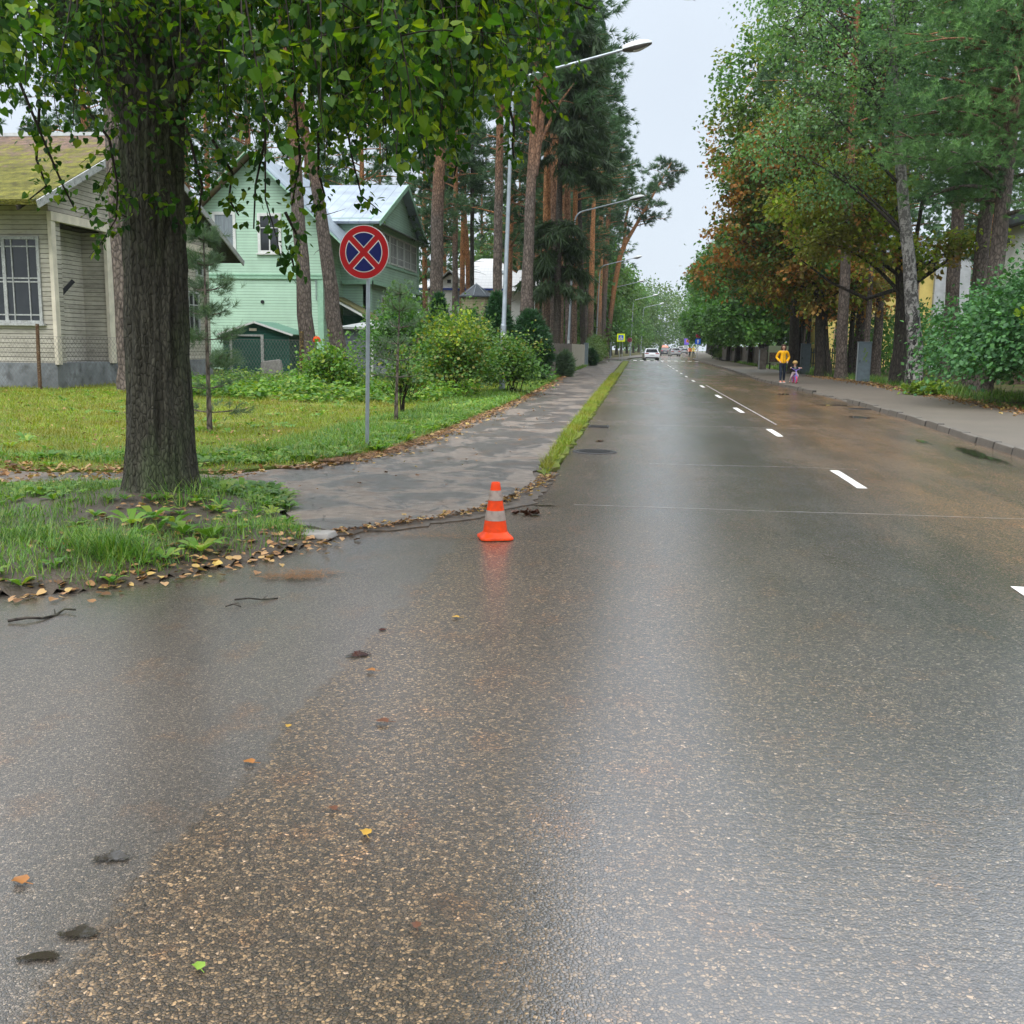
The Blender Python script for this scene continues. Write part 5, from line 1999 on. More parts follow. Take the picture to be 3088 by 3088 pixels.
def person(loc, label, hgt, top, legs, hair, shoes, arms='pockets', rz=0.0, stride=.14, hairlong=True, cat='person', sole=None, tee=False, legw=1.0):
    """adult figure facing -y; arms: pockets | down | bars"""
    root = empty('person', loc, label, cat, rz=rz)
    s = hgt / 1.68
    if arms == 'pockets':
        el, ha = (.285, .07, 1.12), (.17, -.10, .965)
    elif arms == 'bars':
        el, ha = (.26, -.08, 1.12), (.24, -.36, 1.02)
    else:
        el, ha = (.27, .03, 1.12), (.29, -.05, .86)
    f = stride
    J = [(0, 0, .93, .10, .08), (0, 0, 1.08, .09, .07), (0, .005, 1.26, .11, .075), (0, .01, 1.38, .085, .06), (0, 0, 1.44, .048), (0, -.01, 1.50, .052), (0, -.02, 1.555, .082, .092), (0, -.02, 1.62, .075, .085), (0, -.015, 1.66, .045, .05)]
    E = [(0, 1), (1, 2), (2, 3), (3, 4), (4, 5), (5, 6), (6, 7), (7, 8)]

    def add(j, to):
        J.append(j)
        E.append((to, len(J) - 1))
        return len(J) - 1
    for q, fy in ((-1, -f), (1, f * .6)):
        sh = add((q * .165, .01, 1.37, .055), 3)
        e_ = add((q * el[0], el[1], el[2], .04), sh)
        h_ = add((q * ha[0], ha[1], ha[2], .030), e_)
        hd_ = add((q * (ha[0] - .01), ha[1] - .06, ha[2] - .03, .03, .018), h_)
        for k_, L in ((-.022, .07), (-.007, .08), (.009, .075), (.023, .06)):
            f1 = add((q * (ha[0] - .012) + k_, ha[1] - .10, ha[2] - .04, .009), hd_)
            add((q * (ha[0] - .02) + k_, ha[1] - .10 - L * .3, ha[2] - .04 - L * .6, .008), f1)
        add((q * ha[0] - q * .045, ha[1] - .07, ha[2] - .02, .010), hd_)
        hp_ = add((q * .085, 0, .86, .06), 0)
        kn = add((q * .09, fy * .5 - .02, .49, .036), hp_)
        an_ = add((q * .095, fy, .10, .026), kn)
        add((q * .10, fy - .13, .045, .02), an_)
    J = [tuple(v * s for v in j) for j in J]
    body = skin('body', J, E, M['skin'], root)
    b = B()
    for q in (-1, 1):
        ball(b, (q * .032 * s, -.104 * s, 1.575 * s), .0095 * s, 6)
    b.build('eyes', M['black'], body)
    b = B()
    ball(b, (0, -.117 * s, 1.55 * s), .014 * s, 6, (.8, 1, 1.5))
    for q in (-1, 1):
        ball(b, (q * .084 * s, -.015 * s, 1.56 * s), .02 * s, 6, (.4, .7, 1.2))
    b.build('nose_and_ears', M['skin'], body)
    b = B()
    ball(b, (0, -.105 * s, 1.517 * s), .016 * s, 6, (1.4, .5, .3))
    b.build('mouth', M['red'], body)
    # hair
    b = B()
    n = 16
    V = []
    for i in range(n + 1):
        t = pi * i / n
        for j in range(2 * n):
            a = pi * j / n
            x, y, z = .118 * sin(t) * cos(a), .128 * sin(t) * sin(a), .122 * cos(t)
            if y < -.03 and z < .06:                      # open over the face
                y, x = y * .45, x * .98
            if hairlong and z < 0 and y > -.045:
                z *= 1.75
                x *= 1.16
            V.append((x * s, (y - .008) * s, (z + 1.595) * s))
    w_ = 2 * n
    F = np.array([(i * w_ + j, (i + 1) * w_ + j, (i + 1) * w_ + (j + 1) % w_, i * w_ + (j + 1) % w_) for i in range(n) for j in range(w_)])
    b.add(V, F, 0, True)
    b.build('hair', M[hair], root)
    # jacket
    J = [(0, 0, .84, .158, .13), (0, 0, .93, .158, .125), (0, 0, 1.10, .140, .11), (0, .005, 1.27, .152, .112), (0, .01, 1.385, .115, .09), (0, 0, 1.44, .068, .07)]
    E = [(0, 1), (1, 2), (2, 3), (3, 4), (4, 5)]
    for q in (-1, 1):
        sh = add((q * .18, .01, 1.365, .072), 4)
        e_ = add((q * el[0], el[1], el[2], .060), sh)
        if tee:
            J[e_] = (q * (.165 + (el[0] - .165) * .7), el[1] * .7, 1.37 + (el[2] - 1.37) * .7, .058)
        else:
            m_ = add((q * (ha[0] * .8 + el[0] * .2), ha[1] * .8 + el[1] * .2, ha[2] * .8 + el[2] * .2, .058), e_)
            add((q * ha[0] * .9, ha[1] - .03, ha[2] - .035, .055), m_)
    J = [tuple(v * s for v in j) for j in J]
    jk = skin('tee_shirt' if tee else 'jacket', J, E, M[top], root)
    if not tee:
        B().bar((0, -.128 * s, .86 * s), (0, -.118 * s, 1.36 * s), .008, .006).build('zip', M['dark_wood'], jk)
        J = [(q_ * .0, .075, 1.41, .06, .03) for q_ in (0,)] + [(0, .085, 1.36, .075, .03)]
        skin('hood', [tuple(v * s for v in j) for j in J], [(0, 1)], M[top], jk, 1)
    # trousers
    J = [(0, 0, .95, .130, .108), (0, 0, .88, .135, .11)]
    E = [(0, 1)]
    for q, fy in ((-1, -f), (1, f * .6)):
        hp_ = add((q * .088, 0, .80, .098 * legw), 1)
        kn = add((q * .09, fy * .5 - .02, .49, .072 * legw), hp_)
        ca = add((q * .093, fy * .8 + .01, .32, .066 * legw), kn)
        an2 = add((q * .095, fy, .13, .052), ca)
        add((q * .095, fy, .075, .048), an2)
    J = [tuple(v * s for v in j) for j in J]
    skin('trousers', J, E, M[legs], root)
    for q, fy in ((-1, -f), (1, f * .6)):
        J = [(q * .095, fy + .03, .06, .048, .045), (q * .10, fy - .06, .05, .046, .04), (q * .105, fy - .15, .042, .038, .028)]
        sh_ = skin('shoe', [tuple(v * s for v in j) for j in J], [(0, 1), (1, 2)], M[shoes], root, 2)
        if sole:
            B().box((q * .10 * s - .05 * s, (fy - .19) * s, 0), (q * .10 * s + .05 * s, (fy + .07) * s, .022 * s)).build('sole', M[sole], sh_, .008)
    return root


person((6.45, 47.6, .11), 'woman in bright yellow jacket and dark leggings walking with hands in pockets', 1.68, 'jacket', 'leggings', 'hair_brown', 'shoes', 'pockets', rz=.08, sole='sole')
wy = 186
person((9.0, wy, .05), 'far person in orange work clothes at the right road edge', 1.76, 'hivis', 'black', 'hair_brown', 'black', 'down', rz=.2, hairlong=False)
person((9.75, wy + 1.5, .05), 'far person in yellow top beside the one in orange', 1.80, 'hivis_y', 'leggings', 'hivis_y', 'black', 'down', rz=-.3, hairlong=False)

# child astride a small balance bicycle
bike = empty('balance_bike', (6.95, 47.2, .11), 'small lavender balance bicycle with pink tyre under the child', 'balance bike', rz=.05)
b = B()
b.tube([(0, -.22, .46), (0, -.05, .30), (0, .24, .30)], .02, 8)
b.tube([(0, .10, .30), (0, .14, .40)], .015, 8)
b.tube([(.035, .24, .30), (.035, .36, .15)], .012, 6)
b.tube([(-.035, .24, .30), (-.035, .36, .15)], .012, 6)
b.build('frame', M['lav'], bike)
b = B()
b.tube([(0, -.20, .58), (0, -.27, .36)], .02, 8)
b.tube([(.045, -.27, .36), (.045, -.33, .15)], .013, 6)
b.tube([(-.045, -.27, .36), (-.045, -.33, .15)], .013, 6)
b.box((-.06, -.29, .33), (.06, -.25, .37))
b.build('fork', M['lav'], bike)
b = B()
b.tube([(-.27, -.16, .66), (-.16, -.18, .65), (-.06, -.2, .585), (.06, -.2, .585), (.16, -.18, .65), (.27, -.16, .66)], .013, 8)
hb = b.build('handlebar', M['lav'], bike)
b = B()
for q in (-1, 1):
    b.tube([(q * .27, -.16, .66), (q * .185, -.178, .655)], .018, 8)
b.build('grip', M['black'], hb)
b = B()
b.hexa([(-.05, .06, .40), (.05, .06, .40), (.08, .28, .41), (-.08, .28, .41), (-.04, .06, .43), (.04, .06, .43), (.07, .28, .46), (-.07, .28, .46)])
b.build('saddle', M['black'], bike, .012)
for y_ in (-.33, .36):
    b = B()
    n = 28
    V = []
    for i in range(n):
        a = 2 * pi * i / n
        for j in range(8):
            t = 2 * pi * j / 8
            r = .135 + .024 * cos(t)
            V.append((.024 * sin(t), y_ + r * cos(a), .155 + r * sin(a)))
    F = np.array([(i * 8 + j, ((i + 1) % n) * 8 + j, ((i + 1) % n) * 8 + (j + 1) % 8, i * 8 + (j + 1) % 8) for i in range(n) for j in range(8)])
    b.add(V, F, 0, True)
    wl = b.build('wheel', M['pink_tyre'], bike)
    b = B()
    b.tube([(-.018, y_, .155), (.018, y_, .155)], .11, 20)
    b.build('rim', M['lav'], wl)

ch = empty('person', (6.95, 47.2, .11), 'blond toddler in black T-shirt sitting astride the balance bicycle', 'child', rz=.05)
J = [(0, .16, .50, .065, .06), (0, .13, .62, .065, .055), (0, .11, .72, .06, .05), (0, .10, .76, .035), (0, .09, .80, .05), (0, .08, .86, .078, .085), (0, .08, .92, .07, .075)]
E = [(0, 1), (1, 2), (2, 3), (3, 4), (4, 5), (5, 6)]


def addj(j, to):
    J.append(j)
    E.append((to, len(J) - 1))
    return len(J) - 1


for q in (-1, 1):
    s_ = addj((q * .11, .10, .71, .038), 2)
    e_ = addj((q * .20, .02, .66, .030), s_)
    h_ = addj((q * .235, -.13, .675, .026), e_)
    for k_ in (-.02, -.006, .008, .022):
        f1 = addj((q * .235 + k_, -.175, .685, .008), h_)
        addj((q * .235 + k_, -.185, .655, .007), f1)
    addj((q * .20, -.15, .66, .008), h_)
    hp_ = addj((q * .07, .12, .45, .045), 0)
    kn = addj((q * .15, -.02, .30, .028), hp_)
    an_ = addj((q * (.20 if q < 0 else .12), .08, .07, .02), kn)
    addj((q * (.21 if q < 0 else .13), -.01, .03, .026), an_)
skin('body', J, E, M['skin'], ch)
J = [(0, .16, .43, .115, .10), (0, .13, .60, .115, .095), (0, .11, .735, .105, .085)]
E = [(0, 1), (1, 2)]
for q in (-1, 1):
    s_ = addj((q * .12, .10, .71, .052), 2)
    addj((q * .18, .04, .675, .044), s_)
tee = skin('tee_shirt', J, E, M['tee'], ch)
B().box((-.05, .035, .655), (.05, .045, .69)).build('print', M['graffiti'] if False else M['cabinet_edge'], tee)
J = [(0, .16, .47, .10, .085)]
E = []
for q in (-1, 1):
    hp_ = addj((q * .075, .11, .43, .07), 0)
    kn = addj((q * .15, -.02, .30, .05), hp_)
    addj((q * (.20 if q < 0 else .12), .08, .085, .038), kn)
skin('trousers', J, E, M['pink_grey'], ch)
for q, x in ((-1, -.205), (1, .125)):
    skin('shoe', [(x, .10, .04, .034), (x, -.02, .032, .03, .024)], [(0, 1)], M['black'], ch, 1)
b = B()
ball(b, (0, .10, .91), .112, 12, (1, 1.02, .82))
b.build('hair', M['hair_blond'], ch)
b = B()
for q in (-1, 1):
    ball(b, (q * .03, -.005, .865), .009, 5)
b.build('eyes', M['black'], ch)


# ------------------------------------------------------------------ cars
def car(loc, label, paint, rz=0.0, suv=False, L=4.7, Wd=1.84, Hh=1.45, group='cars on the road ahead', rear=True):
    """rear towards -y"""
    root = empty('car', loc, label, 'car', group, rz)
    hb_ = .92 if suv else .86
    s = Hh / 1.45
    P = [(-L / 2 + .02, .36), (-L / 2 + .03, .62), (-L / 2 + .12, hb_ * s + .06), (-L / 2 + .55, hb_ * s + .10), (0, hb_ * s + .04), (L / 2 - 1.25, hb_ * s + .02), (L / 2 - .35, hb_ * s - .12), (L / 2 - .04, .62), (L / 2, .36), (L / 2 - .1, .24), (-L / 2 + .15, .24)]
    b = B()
    rings = []
    for x, k_ in ((-Wd / 2, .93), (-Wd / 2 + .10, 1.0), (Wd / 2 - .10, 1.0), (Wd / 2, .93)):
        zc_ = .55
        rings.append([(x, y * (1 if k_ == 1 else .985), zc_ + (z - zc_) * k_) for y, z in P])
    n = len(P)
    V = [p for r in rings for p in r]
    F = [(i * n + j, i * n + (j + 1) % n, (i + 1) * n + (j + 1) % n, (i + 1) * n + j) for i in range(3) for j in range(n)]
    b.add(V, F + [list(range(n)), list(range(3 * n, 4 * n))[::-1]])
    # roof and pillars
    g0, g1 = -L / 2 + (.25 if suv else .45), L / 2 - 1.15
    r0, r1 = -L / 2 + (.65 if suv else 1.25), L / 2 - 1.95
    zb = hb_ * s + .03
    ww, wt = Wd / 2 - .08, Wd / 2 - .27
    b.hexa([(-wt - .03, r0 - .03, Hh - .06), (wt + .03, r0 - .03, Hh - .06), (wt + .03, r1 + .03, Hh - .06), (-wt - .03, r1 + .03, Hh - .06), (-wt + .06, r0 + .1, Hh), (wt - .06, r0 + .1, Hh), (wt - .06, r1 - .05, Hh), (-wt + .06, r1 - .05, Hh)])
    for q in (-1, 1):
        b.bar((q * ww, g0, zb), (q * wt, r0, Hh - .03), .10, .08)
        b.bar((q * ww, g1, zb), (q * wt, r1, Hh - .03), .07, .07)
        b.bar((q * ww, (g0 + g1) / 2 - .1, zb), (q * wt, (r0 + r1) / 2, Hh - .03), .08, .05)
    body = b.build('body', M[paint], root, .045)
    b = B()
    b.hexa([(-ww + .03, g0 + .02, zb - .05), (ww - .03, g0 + .02, zb - .05), (ww - .03, g1 - .02, zb - .05), (-ww + .03, g1 - .02, zb - .05), (-wt + .01, r0 + .03, Hh - .05), (wt - .01, r0 + .03, Hh - .05), (wt - .01, r1 - .03, Hh - .05), (-wt + .01, r1 - .03, Hh - .05)])
    b.build('windows', M['carglass'], root)
    b = B()
    b.box((-Wd / 2 + .12, -L / 2 - .005, .25), (Wd / 2 - .12, -L / 2 + .2, .40))
    b.build('bumper', M['black'], root, .02)
    for q in (-1, 1):
        x0, x1 = sorted((q * (Wd / 2 - .06), q * (Wd / 2 - .50)))
        B().box((x0, -L / 2 + .015, .80 * s), (x1, -L / 2 + .12, .90 * s)).build('tail_light', M['taillight'], root, .01)
        B().box((x0, L / 2 - .2, .62 * s), (x1, L / 2 - .02, .74 * s)).build('headlight', M['lamp_glass'], root, .01)
    B().box((-.26, -L / 2 - .002, .62), (.26, -L / 2 + .06, .73)).build('number_plate', M['swhite'], root)
    for q in (-1, 1):
        for yy in (-L / 2 + .95, L / 2 - .9):
            b = B()
            b.lathe([(.2, -.11), (.30, -.11), (.325, -.08), (.325, .08), (.30, .11), (.2, .11)], 24)
            v = b.V[0].copy()
            b.V[0] = np.column_stack([v[:, 2], v[:, 0], v[:, 1]])
            w_ = b.build('wheel', M['tyre'], root, loc=(q * (Wd / 2 - .115), yy, .325))
            b = B()
            b.lathe([(0, -.06), (.2, -.08), (.205, 0), (.2, .08), (0, .06)], 16)
            v = b.V[0].copy()
            b.V[0] = np.column_stack([v[:, 2] * 1.3, v[:, 0], v[:, 1]])
            b.build('rim', M['rim'], w_)
    for q in (-1, 1):
        B().box((q * (Wd / 2 + .07) - .08, g1 - .35, zb), (q * (Wd / 2 + .07) + .08, g1 - .25, zb + .13)).build('mirror', M[paint], root, .02)
    return root


car((1.55, 132, .008), 'white saloon car seen from behind, nearest car on the road', 'carwhite', rz=.06)
car((6.75, 199, .008), 'silver crossover car in the right lane beyond the crossing', 'carsilver', rz=.1, suv=True, Hh=1.58)
car((5.3, 212, .008), 'dark car with orange roof load behind the silver crossover', 'cardark', rz=.0, suv=True, Hh=1.6)
cl_ = empty('roof_load', (5.3, 211.6, 1.612), 'bright orange load on top of the dark far car', 'load')
B().hexa([(-.75, -.9, 0), (.7, -.9, 0), (.7, .9, 0), (-.75, .9, 0), (-.5, -.7, .45), (.45, -.75, .35), (.5, .6, .4), (-.5, .7, .5)]).build('bundle', M['carorange'], cl_, .06)
car((12.2, 285, .008), 'grey car far ahead behind the silver crossover', 'carsilver', rz=.06, suv=True, Hh=1.5)
car((13.2, 335, .008), 'white van far off at the end of the road', 'carwhite', rz=.06, suv=True, Hh=2.1, L=5.2, Wd=2.0)
car((15.4, 352, .008), 'white van farthest right at the end of the road', 'carwhite', rz=.06, suv=True, Hh=2.3, L=5.4, Wd=2.0)
ps = empty('advertising_sign', (14.0, 310, 0), 'purple sign with orange patch far down the road on the right', 'sign')
B().tube([(0, .08, 0), (0, .08, 3)], .06, 8).build('post', M['zinc'], ps)
B().box((-.7, 0, 2.5), (.7, .07, 4.3)).build('panel', M['purple'], ps)
B().box((-.1, -.02, 3.2), (.6, -.003, 4.0)).build('patch', M['carorange'], ps)

# ------------------------------------------------------------------ the linden in front
def linden():
    rg = np.random.default_rng(11)
    bx_, by_ = -4.45, 9.16
    root = empty('linden_tree', (bx_, by_, .08), 'big linden with thick dark furrowed trunk and hanging leafy branches in the foreground', 'tree')
    b = B()
    nz, na = 170, 130
    V = []
    for i in range(nz + 1):
        z = 6.2 * i / nz
        r = np.interp(z, [0, .25, .6, 1.5, 3.0, 3.8, 6.2], [.44, .345, .303, .278, .266, .258, .19])
        cx = np.interp(z, [0, 1.5, 3, 6.2], [0, .02, .04, .10])
        for j in range(na):
            a = 2 * pi * j / na
            rt = 1 + (.16 * max(0, sin(3 * a + .6)) + .1 * max(0, sin(5 * a + 2))) * math.exp(-z / .35)
            p = Vector((cos(a) * 3.1, sin(a) * 3.1, z * .55))
            rid = mnoise.noise(p * 2.0) * .024 + (.5 - abs(mnoise.noise(Vector((cos(a) * 6 + .3 * sin(z), sin(a) * 6, z * .9))))) * .06 - .024 + mnoise.noise(Vector((cos(a) * 13, sin(a) * 13, z * 2.0))) * .022
            rr = r * rt + rid
            V.append((cx + rr * cos(a), rr * sin(a), z - .1))
    F = np.array([(i * na + j, i * na + (j + 1) % na, (i + 1) * na + (j + 1) % na, (i + 1) * na + j) for i in range(nz) for j in range(na)])
    b.add(V, F, 0, True)
    # limbs above the frame
    limbs = []
    for a, z0_, L, zz in ((.35, 3.6, 3.6, 6.2), (-.7, 4.2, 3.4, 6.6), (-1.6, 3.9, 3.2, 6.4), (-2.6, 3.5, 3.2, 5.8), (2.9, 3.7, 3.4, 6.2), (2.0, 4.4, 3.3, 7.0), (1.1, 4.0, 3.6, 6.8), (.0, 5.2, 2.4, 8.6), (2.4, 5.4, 2.2, 9.0), (-1.9, 5.5, 2.2, 9.0), (-.2, 3.4, 3.5, 5.4)):
        e_ = (cos(a) * L, sin(a) * L, zz)
        P = bez((0, 0, z0_ - .2), (cos(a) * L * .45, sin(a) * L * .45, zz + .2), e_, 9)
        b.tube(P, [.12 * (1 - .085 * i) for i in range(10)], 8, cap=False)
        limbs.append(P)
    b.build('trunk', M['b_lime'], root)
    tw = B()
    pos, yd, up = [], [], []

    def spray(P, n, sp):
        k_ = len(P) - 1
        t = rg.uniform(.05, 1.02, n)
        A = np.array([tuple(p) for p in P])
        f = np.clip(t, 0, .999) * k_
        i0 = f.astype(int)
        c = A[i0] * (1 - (f - i0))[:, None] + A[np.minimum(i0 + 1, k_)] * (f - i0)[:, None]
        tg = unit(A[np.minimum(i0 + 1, k_)] - A[i0])
        sd_ = rdir(rg, n)
        pos.append(c + sd_ * sp * rg.uniform(.2, 1, (n, 1)))
        yd.append(tg * .3 + sd_ * .6 + np.array([0, 0, -.5]) + rg.normal(size=(n, 3)) * .42)
        up.append(np.array([0, 0, .8]) + rg.normal(size=(n, 3)) * .75 + sd_ * .4)

    # lower edge of the foliage as the photograph shows it, over the width of the crown
    ex = [-200, 0, 60, 150, 240, 330, 420, 520, 620, 700, 770, 850, 930, 1010, 1100, 1180, 1260, 1330, 1420, 1500, 1560, 1630, 1690, 1740]
    ey = [300, 330, 470, 480, 430, 420, 440, 430, 470, 450, 480, 520, 540, 520, 540, 560, 530, 500, 430, 370, 330, 300, 240, 60]
    for i in range(480):
        px = rg.uniform(-200, 1740)
        Y = by_ + rg.normal() * 1.9
        Y = min(max(Y, 5.2), 13.2)
        lim = np.interp(px, ex, ey)
        py = lim - abs(rg.normal()) * 210 - rg.uniform(0, 40)
        if py < -420:
            continue
        if 380 < px < 600 and Y < by_ and rg.random() < .55:
            continue
        if px < 950 and rg.random() < .5:
            continue
        t_ = at(px, py, Y)
        e_ = np.array(t_) - np.array([bx_, by_, .08])
        if np.hypot(e_[0], e_[1]) > 4.9:
            continue
        h = rg.uniform(1.0, 2.1)
        s = e_ * np.array([.86, .86, 1]) + np.array([0, 0, h])
        m_ = (s + e_) / 2 + np.array([0, 0, .35]) + (e_ - s) * np.array([.35, .35, 0]) + rg.normal(size=3) * .12
        P = bez(s, m_, e_, 7)
        tw.tube(P, [.011 - .0012 * q for q in range(8)], 4, cap=False)
        spray(P, int(rg.integers(66, 112)), .20)
        for q in range(2):
            j = rg.integers(2, 6)
            d = rg.normal(size=3) * np.array([.35, .35, .2]) + np.array([0, 0, -.25])
            P2 = bez(P[j], np.array(P[j]) + d * .5 + np.array([0, 0, .06]), np.array(P[j]) + d, 4)
            tw.tube(P2, [.006, .005, .004, .003, .002], 3, cap=False)
            spray(P2, int(rg.integers(20, 34)), .13)
    # long trailing twigs in view
    for pts, Y in ((((730, -20), (770, 180), (800, 380), (800, 600), (835, 720), (850, 790)), 8.2), (((775, 100), (800, 420), (770, 560), (765, 690)), 8.5), (((880, 200), (905, 480), (890, 560), (880, 620)), 8.8),
                   (((1010, 60), (1040, 330), (1060, 470), (1090, 590), (1150, 640)), 8.6), (((240, 300), (330, 420), (355, 560), (350, 660), (300, 740)), 8.3), (((60, 250), (130, 420), (190, 560), (230, 640)), 8.7), (((560, 380), (610, 560), (600, 640), (585, 690)), 8.4),
                   (((1480, 40), (1560, 200), (1620, 260), (1680, 330)), 8.6), (((1330, 300), (1360, 430), (1380, 480), (1370, 530)), 9.0), (((1600, -60), (1700, -10), (1760, 20), (1800, 30)), 8.4), (((1530, 300), (1550, 380), (1545, 440), (1550, 480)), 8.8),
                   (((120, 300), (110, 480), (140, 560), (90, 600)), 8.9), (((640, 420), (700, 520), (690, 600), (720, 650)), 8.6), (((960, 380), (960, 520), (980, 590), (940, 640)), 9.2), (((860, 640), (900, 720), (880, 780), (890, 820)), 8.2)):
        A = [np.array(at(x, y, Y + .1 * i)) - np.array([bx_, by_, .08]) for i, (x, y) in enumerate(pts)]
        tw.tube(A, [.014 - .0024 * i for i in range(len(A))], 5, cap=False)
        n = 32
        spray([Vector(a) for a in A[-3:]], n, .12)
        spray([Vector(a) for a in A[:-2]], n, .2)
    # suckers and leaves on the trunk
    for i in range(70):
        a = rg.uniform(0, 2 * pi)
        z = rg.uniform(2.5, 4.6)
        s = np.array([.3 * cos(a), .3 * sin(a), z])
        e_ = s + np.array([cos(a) * rg.uniform(.1, .4), sin(a) * rg.uniform(.1, .4), rg.uniform(-.35, .1)])
        P = bez(s, (s + e_) / 2 + np.array([0, 0, .12]), e_, 4)
        tw.tube(P, [.006, .005, .004, .003, .002], 3, cap=False)
        spray(P, int(rg.integers(10, 20)), .13)
    tw.build('twigs', M['twig'], root)
    # upper crown, out of the picture but above the road's reflections
    cl, _, dn = blob_points(rg, [(0, 0, 7.4, 4.4, 4.2, 2.6), (0, .3, 10, 3.2, 3.2, 2.6)], 420)
    n = 420 * 22
    wh_ = np.repeat(np.arange(420), 22)
    p2 = cl[wh_] + rg.normal(size=(n, 3)) * .35
    c = B()
    P_, Y_, U_ = np.vstack(pos), np.vstack(yd), np.vstack(up)
    cloud(c, LIME[0], LIME[1], P_, Y_, U_, .045 * rg.uniform(.55, 1.7, len(P_)))
    cloud(c, DIAMOND[0], DIAMOND[1], p2, np.array([0, 0, -.8]) + rg.normal(size=(n, 3)) * .6, np.array([0, 0, 1.0]) + rg.normal(size=(n, 3)) * .6, .15 * rg.uniform(.6, 1.2, n))
    c.build('crown', M['lime'], root)


linden()


# ------------------------------------------------------------------ pines on the left
def P3(px, py, Y, base):
    p = at(px, py, Y)
    return (p.x - base[0], 0, p.z)


def pine_at(spec, label, seed, **kw):
    """spec: [(px, py, half width px)] from the foot upwards, at depth Y"""
    pts, Y = spec
    b0 = at(pts[0][0], pts[0][1], Y)
    base = (b0.x, Y)
    path = [(0, 0, 0, pts[0][2] / 3088 * Y)]
    for px, py, hw in pts[1:]:
        p = at(px, py, Y)
        if p.z > path[-1][2] + .3:
            path.append((p.x - base[0], 0, p.z, hw / 3088 * Y))
    top = kw.pop('top', 23.0)
    if path[-1][2] < top:
        dx = (path[-1][0] - path[-2][0]) / max(.5, path[-1][2] - path[-2][2])
        path.append((path[-1][0] + dx * (top - path[-1][2]), 0, top, .05))
    return pine(kw.pop('name', 'pine_tree'), base, path, label, kw.pop('z0', 11), kw.pop('z1', top), seed, **kw)


LP = 'tall pines on the left side'
pine_at(([(385, 1200, 27), (372, 900, 25), (345, 500, 23)], 29.5), 'thick scaly pine trunk directly left behind the linden trunk', 21, top=24, z0=13)
pine_at(([(933, 1146, 28), (925, 1000, 24), (906, 731, 20), (885, 420, 18)], 43.7), 'pine with orange helmet on its trunk before the green house', 22, z0=11)
pine_at(([(1032, 1146, 26), (1005, 950, 23), (984, 772, 20), (955, 565, 17), (925, 420, 15)], 46.4), 'leaning pine just left of the no stopping sign', 23, z0=12)
pine_at(([(1314, 1010, 21), (1316, 890, 19.5), (1321, 600, 18), (1330, 373, 15)], 55), 'thick pine with reddish top right of the green house', 24, z0=13, barkm='b_pine')
pine_at(([(1393, 960, 8), (1393, 869, 7.5), (1399, 600, 7)], 90), 'thin orange pine in front of white roofed house', 25, barkm='b_pine_red', z0=13, leaf='pine')
pine_at(([(1418, 940, 8), (1411, 800, 7.5), (1396, 600, 7)], 92), 'thin pine leaning left before the white roofed house', 26, barkm='b_pine_red', z0=14)
pine_at(([(1424, 950, 7), (1424, 848, 6.5), (1424, 600, 6)], 88), 'thin dark pine stem between the two orange stems', 27, barkm='b_dark', z0=13)
pine_at(([(1500, 1010, 16), (1500, 890, 14), (1503, 600, 12.5), (1505, 480, 11)], 50), 'pine immediately left of the nearest street lamp', 28, z0=12)
b2 = pine_at(([(1583, 1010, 22), (1587, 930, 19), (1595, 724, 15), (1600, 600, 15), (1605, 517, 14)], 48), 'forked pale pine immediately right of the nearest street lamp', 29, z0=12,
             limbs=[[(.3, 0, 9.2, .19), (.55, 0, 11.2, .15), (.75, 0, 13.5, .11), (1.0, 0, 16.5, .07)], [(.35, 0, 10.2, .08), (1.3, 0, 12.2, .06), (2.0, .2, 13.2, .03)]])
for i, (pts, Y, lb, bm_, z0_) in enumerate((
        ([(1645, 1020, 14), (1648, 900, 12), (1650, 600, 11)], 60, 'orange topped pine, first of the dense trunk group right of lamp', 'b_pine_red', 11),
        ([(1668, 1020, 13), (1668, 900, 12), (1668, 600, 10)], 63, 'pine trunk second in the dense group right of the lamp', 'b_pine', 12),
        ([(1690, 1020, 12), (1690, 900, 11), (1682, 600, 11)], 70, 'red stemmed pine behind the hanging spruce boughs', 'b_pine_red', 8),
        ([(1716, 1020, 11), (1714, 900, 10), (1712, 600, 9)], 74, 'pine behind the spruce beside the second street lamp', 'b_pine', 12),
        ([(1732, 1024, 8), (1732, 900, 8), (1735, 600, 7)], 78, 'slim orange pine right behind the second lamp pole', 'b_pine_red', 9),
        ([(1761, 1020, 8), (1755, 900, 8), (1750, 700, 7)], 84, 'dark leaning pine stem above the pale plank fence', 'b_dark', 13),
        ([(1782, 1030, 8), (1783, 900, 8), (1788, 700, 7)], 100, 'pale orange pine above the gate post', 'b_pine_red', 12),
        ([(1806, 1036, 9), (1808, 900, 8), (1812, 700, 7)], 128, 'pine with pinkish bark beside the third lamp pole', 'b_pine_red', 14),
        ([(1818, 1036, 8), (1822, 900, 8), (1832, 700, 7)], 136, 'greyish pine rising right of the third lamp pole', 'b_pine', 14))):
    pine_at((pts, Y), lb, 40 + i, barkm=bm_, z0=z0_ + 3, spread=4.0, nb=42, side=(.2, .45), group=LP, top=(23 + (i % 3)) if Y < 120 else 28)
